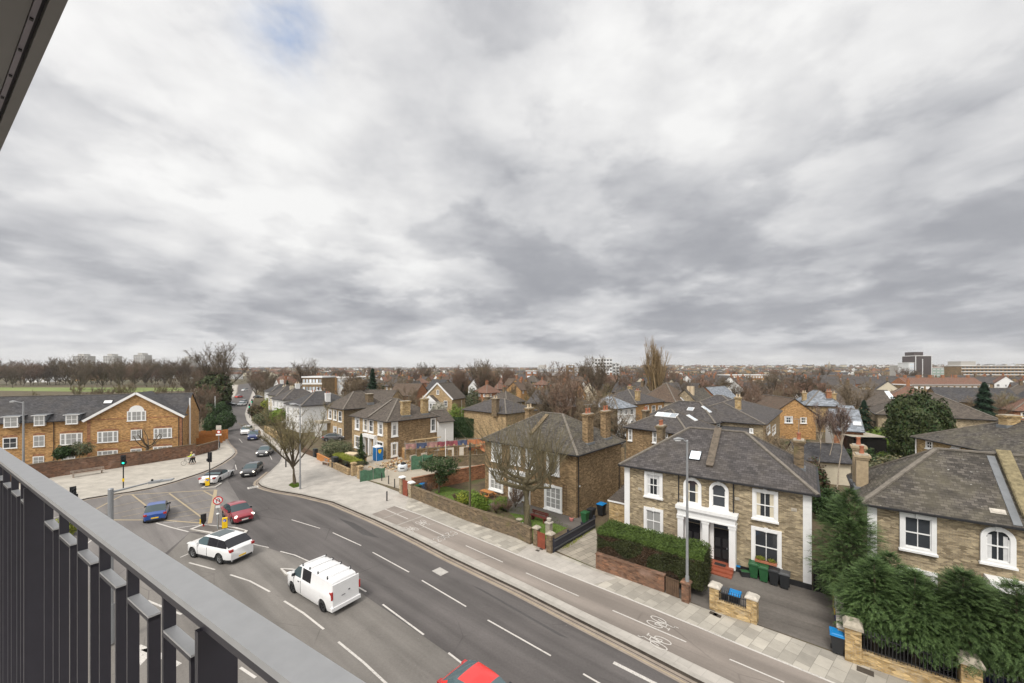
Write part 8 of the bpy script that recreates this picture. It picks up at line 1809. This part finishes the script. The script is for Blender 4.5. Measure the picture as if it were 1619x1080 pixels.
# ---- infill planting through the suburb
rnd = random.Random(99); kinds = [('small', 3), ('small_b', 3), ('plane', 3.5), ('purple', 1.2), ('park', 3), ('park_b', 3), ('bush', 1)]
desc = dict(small='small brown bare tree in the gardens behind', small_b='green-twigged bare tree in the gardens behind', plane='broad bare tree in the gardens behind', purple='purple-twigged bare tree in the gardens behind', park='tall dark bare tree among the houses behind', park_b='tall reddish bare tree among the houses behind', bush='bare bush among the back gardens')
cnt = 0; tries = 0
while cnt < 205 and tries < 9000:
    tries += 1; d = 62 + 560 * rnd.random() ** 1.25; a = R(rnd.uniform(-40, 53)); x, y = d * math.sin(a), d * math.cos(a)
    if y < 48 or near_road(x, y, 11) or (x < -.62 * y and y < 520): continue
    if not clear(x, y, -2.5 if d > 110 else 1.0): continue
    px = CX + x / y * FOC
    if (d < 85 and 600 < px < 790) or (1415 < px < 1560 and 95 < d < 430): continue
    k = rnd.choices([q[0] for q in kinds], [q[1] * (.12 if (q[0].startswith('park') and px > 1120 and d < 450) else .35 if (q[0].startswith('park') and d < 140) else 1) for q in kinds])[0]; s = rnd.uniform(.85, 1.35) * (.72 if k.startswith('park') else 1.0)
    if d < 110: s *= .85
    tree_obj('bare_tree', desc[k], *BT[k], (x, y, 0), rnd.uniform(0, 6.28), s, group=desc[k]); cnt += 1
EV = [conifer(50, 8, 2.2, 1100, 'leaf_spruce', .5)]
rn_ = random.Random(5)
def lobe_mesh(seed, mat, mat2, H, w, n, size):
    rn_ = random.Random(seed); mb = MB(); lobes = [(rn_.uniform(-w, w) * .4, rn_.uniform(-w, w) * .4, H * rn_.uniform(.4, .7), w * rn_.uniform(.5, .8), w * rn_.uniform(.5, .8), H * .33) for _ in range(5)]; leaf_cloud(mb, lobes, n, size, mat, rn_); leaf_cloud(mb, lobes, n // 3, size, mat2, rn_, inner=.3)
    tb = MB(); tb.tube([(0, 0, -.1), (0, 0, H * .6)], [.2, .08], 'bark', 6); return tb.mesh('trunk'), mb.mesh('crown', nouv=True)
EVK = [(EV[0], 'dark conifer among the houses behind'), (lobe_mesh(1, 'leaf_dark', 'leaf_yew', 5, 2.6, 1500, .26), 'dark green evergreen among the houses behind'), (lobe_mesh(2, 'leaf_olive', 'leaf_dark', 4, 2.6, 1400, .26), 'olive green bush among the houses behind'), (lobe_mesh(3, 'leaf_brown', 'leaf_olive', 4.5, 2.4, 1300, .24), 'russet bush among the houses behind'), (lobe_mesh(4, 'leaf_bright', 'leaf_olive', 3.2, 2.2, 1200, .22), 'bright green bush among the houses behind')]
cnt = tries = 0
while cnt < 215 and tries < 6000:
    tries += 1; d = 60 + 420 * rnd.random() ** 1.2; a = R(rnd.uniform(-40, 53)); x, y = d * math.sin(a), d * math.cos(a)
    if y < 48 or near_road(x, y, 11) or (x < -.62 * y and y < 520) or not clear(x, y, -2 if d > 110 else 1): continue
    px = CX + x / y * FOC
    if d < 85 and 600 < px < 790: continue
    (m_, lab) = EVK[rnd.choices(range(5), (2, 3, 3, 3, 1.3))[0]]; tree_obj('garden_evergreen', lab, *m_, (x, y, 0), rnd.uniform(0, 6), rnd.uniform(.6, 1.15), group=lab); cnt += 1
# woods nobody could count, out to the horizon
mb = MB()
for i in range(4600):
    d = 170 + 2800 * rnd.random() ** 1.35; a = R(rnd.uniform(-55, 55)); x, y = d * math.sin(a), d * math.cos(a); z = land_z(x, y); H_ = rnd.uniform(5.5, 12) * (1 if d < 1200 else 1.15) * (.62 if d < 450 else .8 if d < 700 else 1)
    if d < 560 and (near_road(x, y, 14) or (x < -.62 * y and y < 345) or (1415 < CX + x / y * FOC < 1600 and d < 420) or not clear(x, y, .5)): continue
    w = H_ * rnd.uniform(.45, .8); m_ = rnd.choice(['twig', 'twig_dark', 'twig_red', 'twig_green', 'leaf_dark', 'leaf_yew', 'twig_purple'])
    for k in range(60 if d < 500 else 26):
        u = Vector((rnd.gauss(0, 1), rnd.gauss(0, 1), rnd.gauss(0, 1))).normalized(); p = Vector((x + u.x * w * .6, y + u.y * w * .6, z + H_ * .55 + u.z * H_ * .42)); s = w * rnd.uniform(.12, .3) * (.6 if d < 500 else 1); t1 = Vector((rnd.uniform(-1, 1), rnd.uniform(-1, 1), rnd.uniform(-1, 1))) * s; t2 = Vector((rnd.uniform(-1, 1), rnd.uniform(-1, 1), rnd.uniform(-.2, 1.4))) * s; mb.face([p - t1, p + t1 * .6, p + t2], m_)
tag(mb.obj('distant_woods', nouv=True) if False else link('distant_woods', mb.mesh('distant_woods', nouv=True)), 'far bare and evergreen trees massed out to the horizon', 'woods', kind='stuff')
# rough grass and weeds
mb = MB()
def tufts(px_poly, n, h, m, rn_, dz=PH):
    pts = GL(px_poly); x0, x1 = min(p.x for p in pts), max(p.x for p in pts); y0, y1 = min(p.y for p in pts), max(p.y for p in pts); c = 0
    while c < n:
        x, y = rn_.uniform(x0, x1), rn_.uniform(y0, y1); ins = False; j = len(pts) - 1
        for i in range(len(pts)):
            if (pts[i].y > y) != (pts[j].y > y) and x < (pts[j].x - pts[i].x) * (y - pts[i].y) / (pts[j].y - pts[i].y) + pts[i].x: ins = not ins
            j = i
        c += 1
        if ins: a = rn_.uniform(0, 6.28); w_ = Vector((math.cos(a), math.sin(a), 0)) * .02; b = Vector((x, y, dz)); mb.face([b - w_, b + w_, b + Vector((rn_.uniform(-.04, .04), rn_.uniform(-.04, .04), h * rn_.uniform(.5, 1.3)))], m)
rn_ = random.Random(8)
tufts([(690, 800), (748, 822), (800, 838), (850, 862), (900, 835), (866, 812), (800, 800), (740, 778), (700, 770), (672, 792)], 16000, .09, 'leaf_bright', rn_); tufts([(876, 874), (900, 868), (941, 838), (934, 836)], 4000, .16, 'leaf_lime', rn_); tufts([(456, 769), (464, 773.5), (474, 771), (472, 765), (462, 765)], 3000, .1, 'leaf_bright', rn_)
tag(link('grass_tufts', mb.mesh('grass_tufts', nouv=True)), 'grass blades over the front lawn, drive edge and tree pit', 'grass', kind='stuff')
leafy('window_flowers', 'yellow and green plants in the window box above the bins', (0, 0, 0), [(-.3, 0, .15, .3, .14, .16), (.35, 0, .15, .26, .14, .14)], 500, .04, 'leaf_lime', 4)
wf = [o for o in bpy.data.objects if o.name.startswith('window_flowers')][0]; v = HA.o + HA.right * LR.location.x - HA.depth * .3; wf.location = (v.x, v.y, LR.location.z - .88); wf.rotation_euler = (0, 0, HA.rot)
print('objects', len(bpy.data.objects))

# thin air over the suburb
hb = MB(); hb.box(-5200, 5200, -200, 6400, -1.2, 92, 'haze'); hz_ = hb.obj('haze'); hz_['kind'] = 'stuff'; hz_['label'] = 'faint pale haze in the air over the suburb'; hz_['category'] = 'haze'
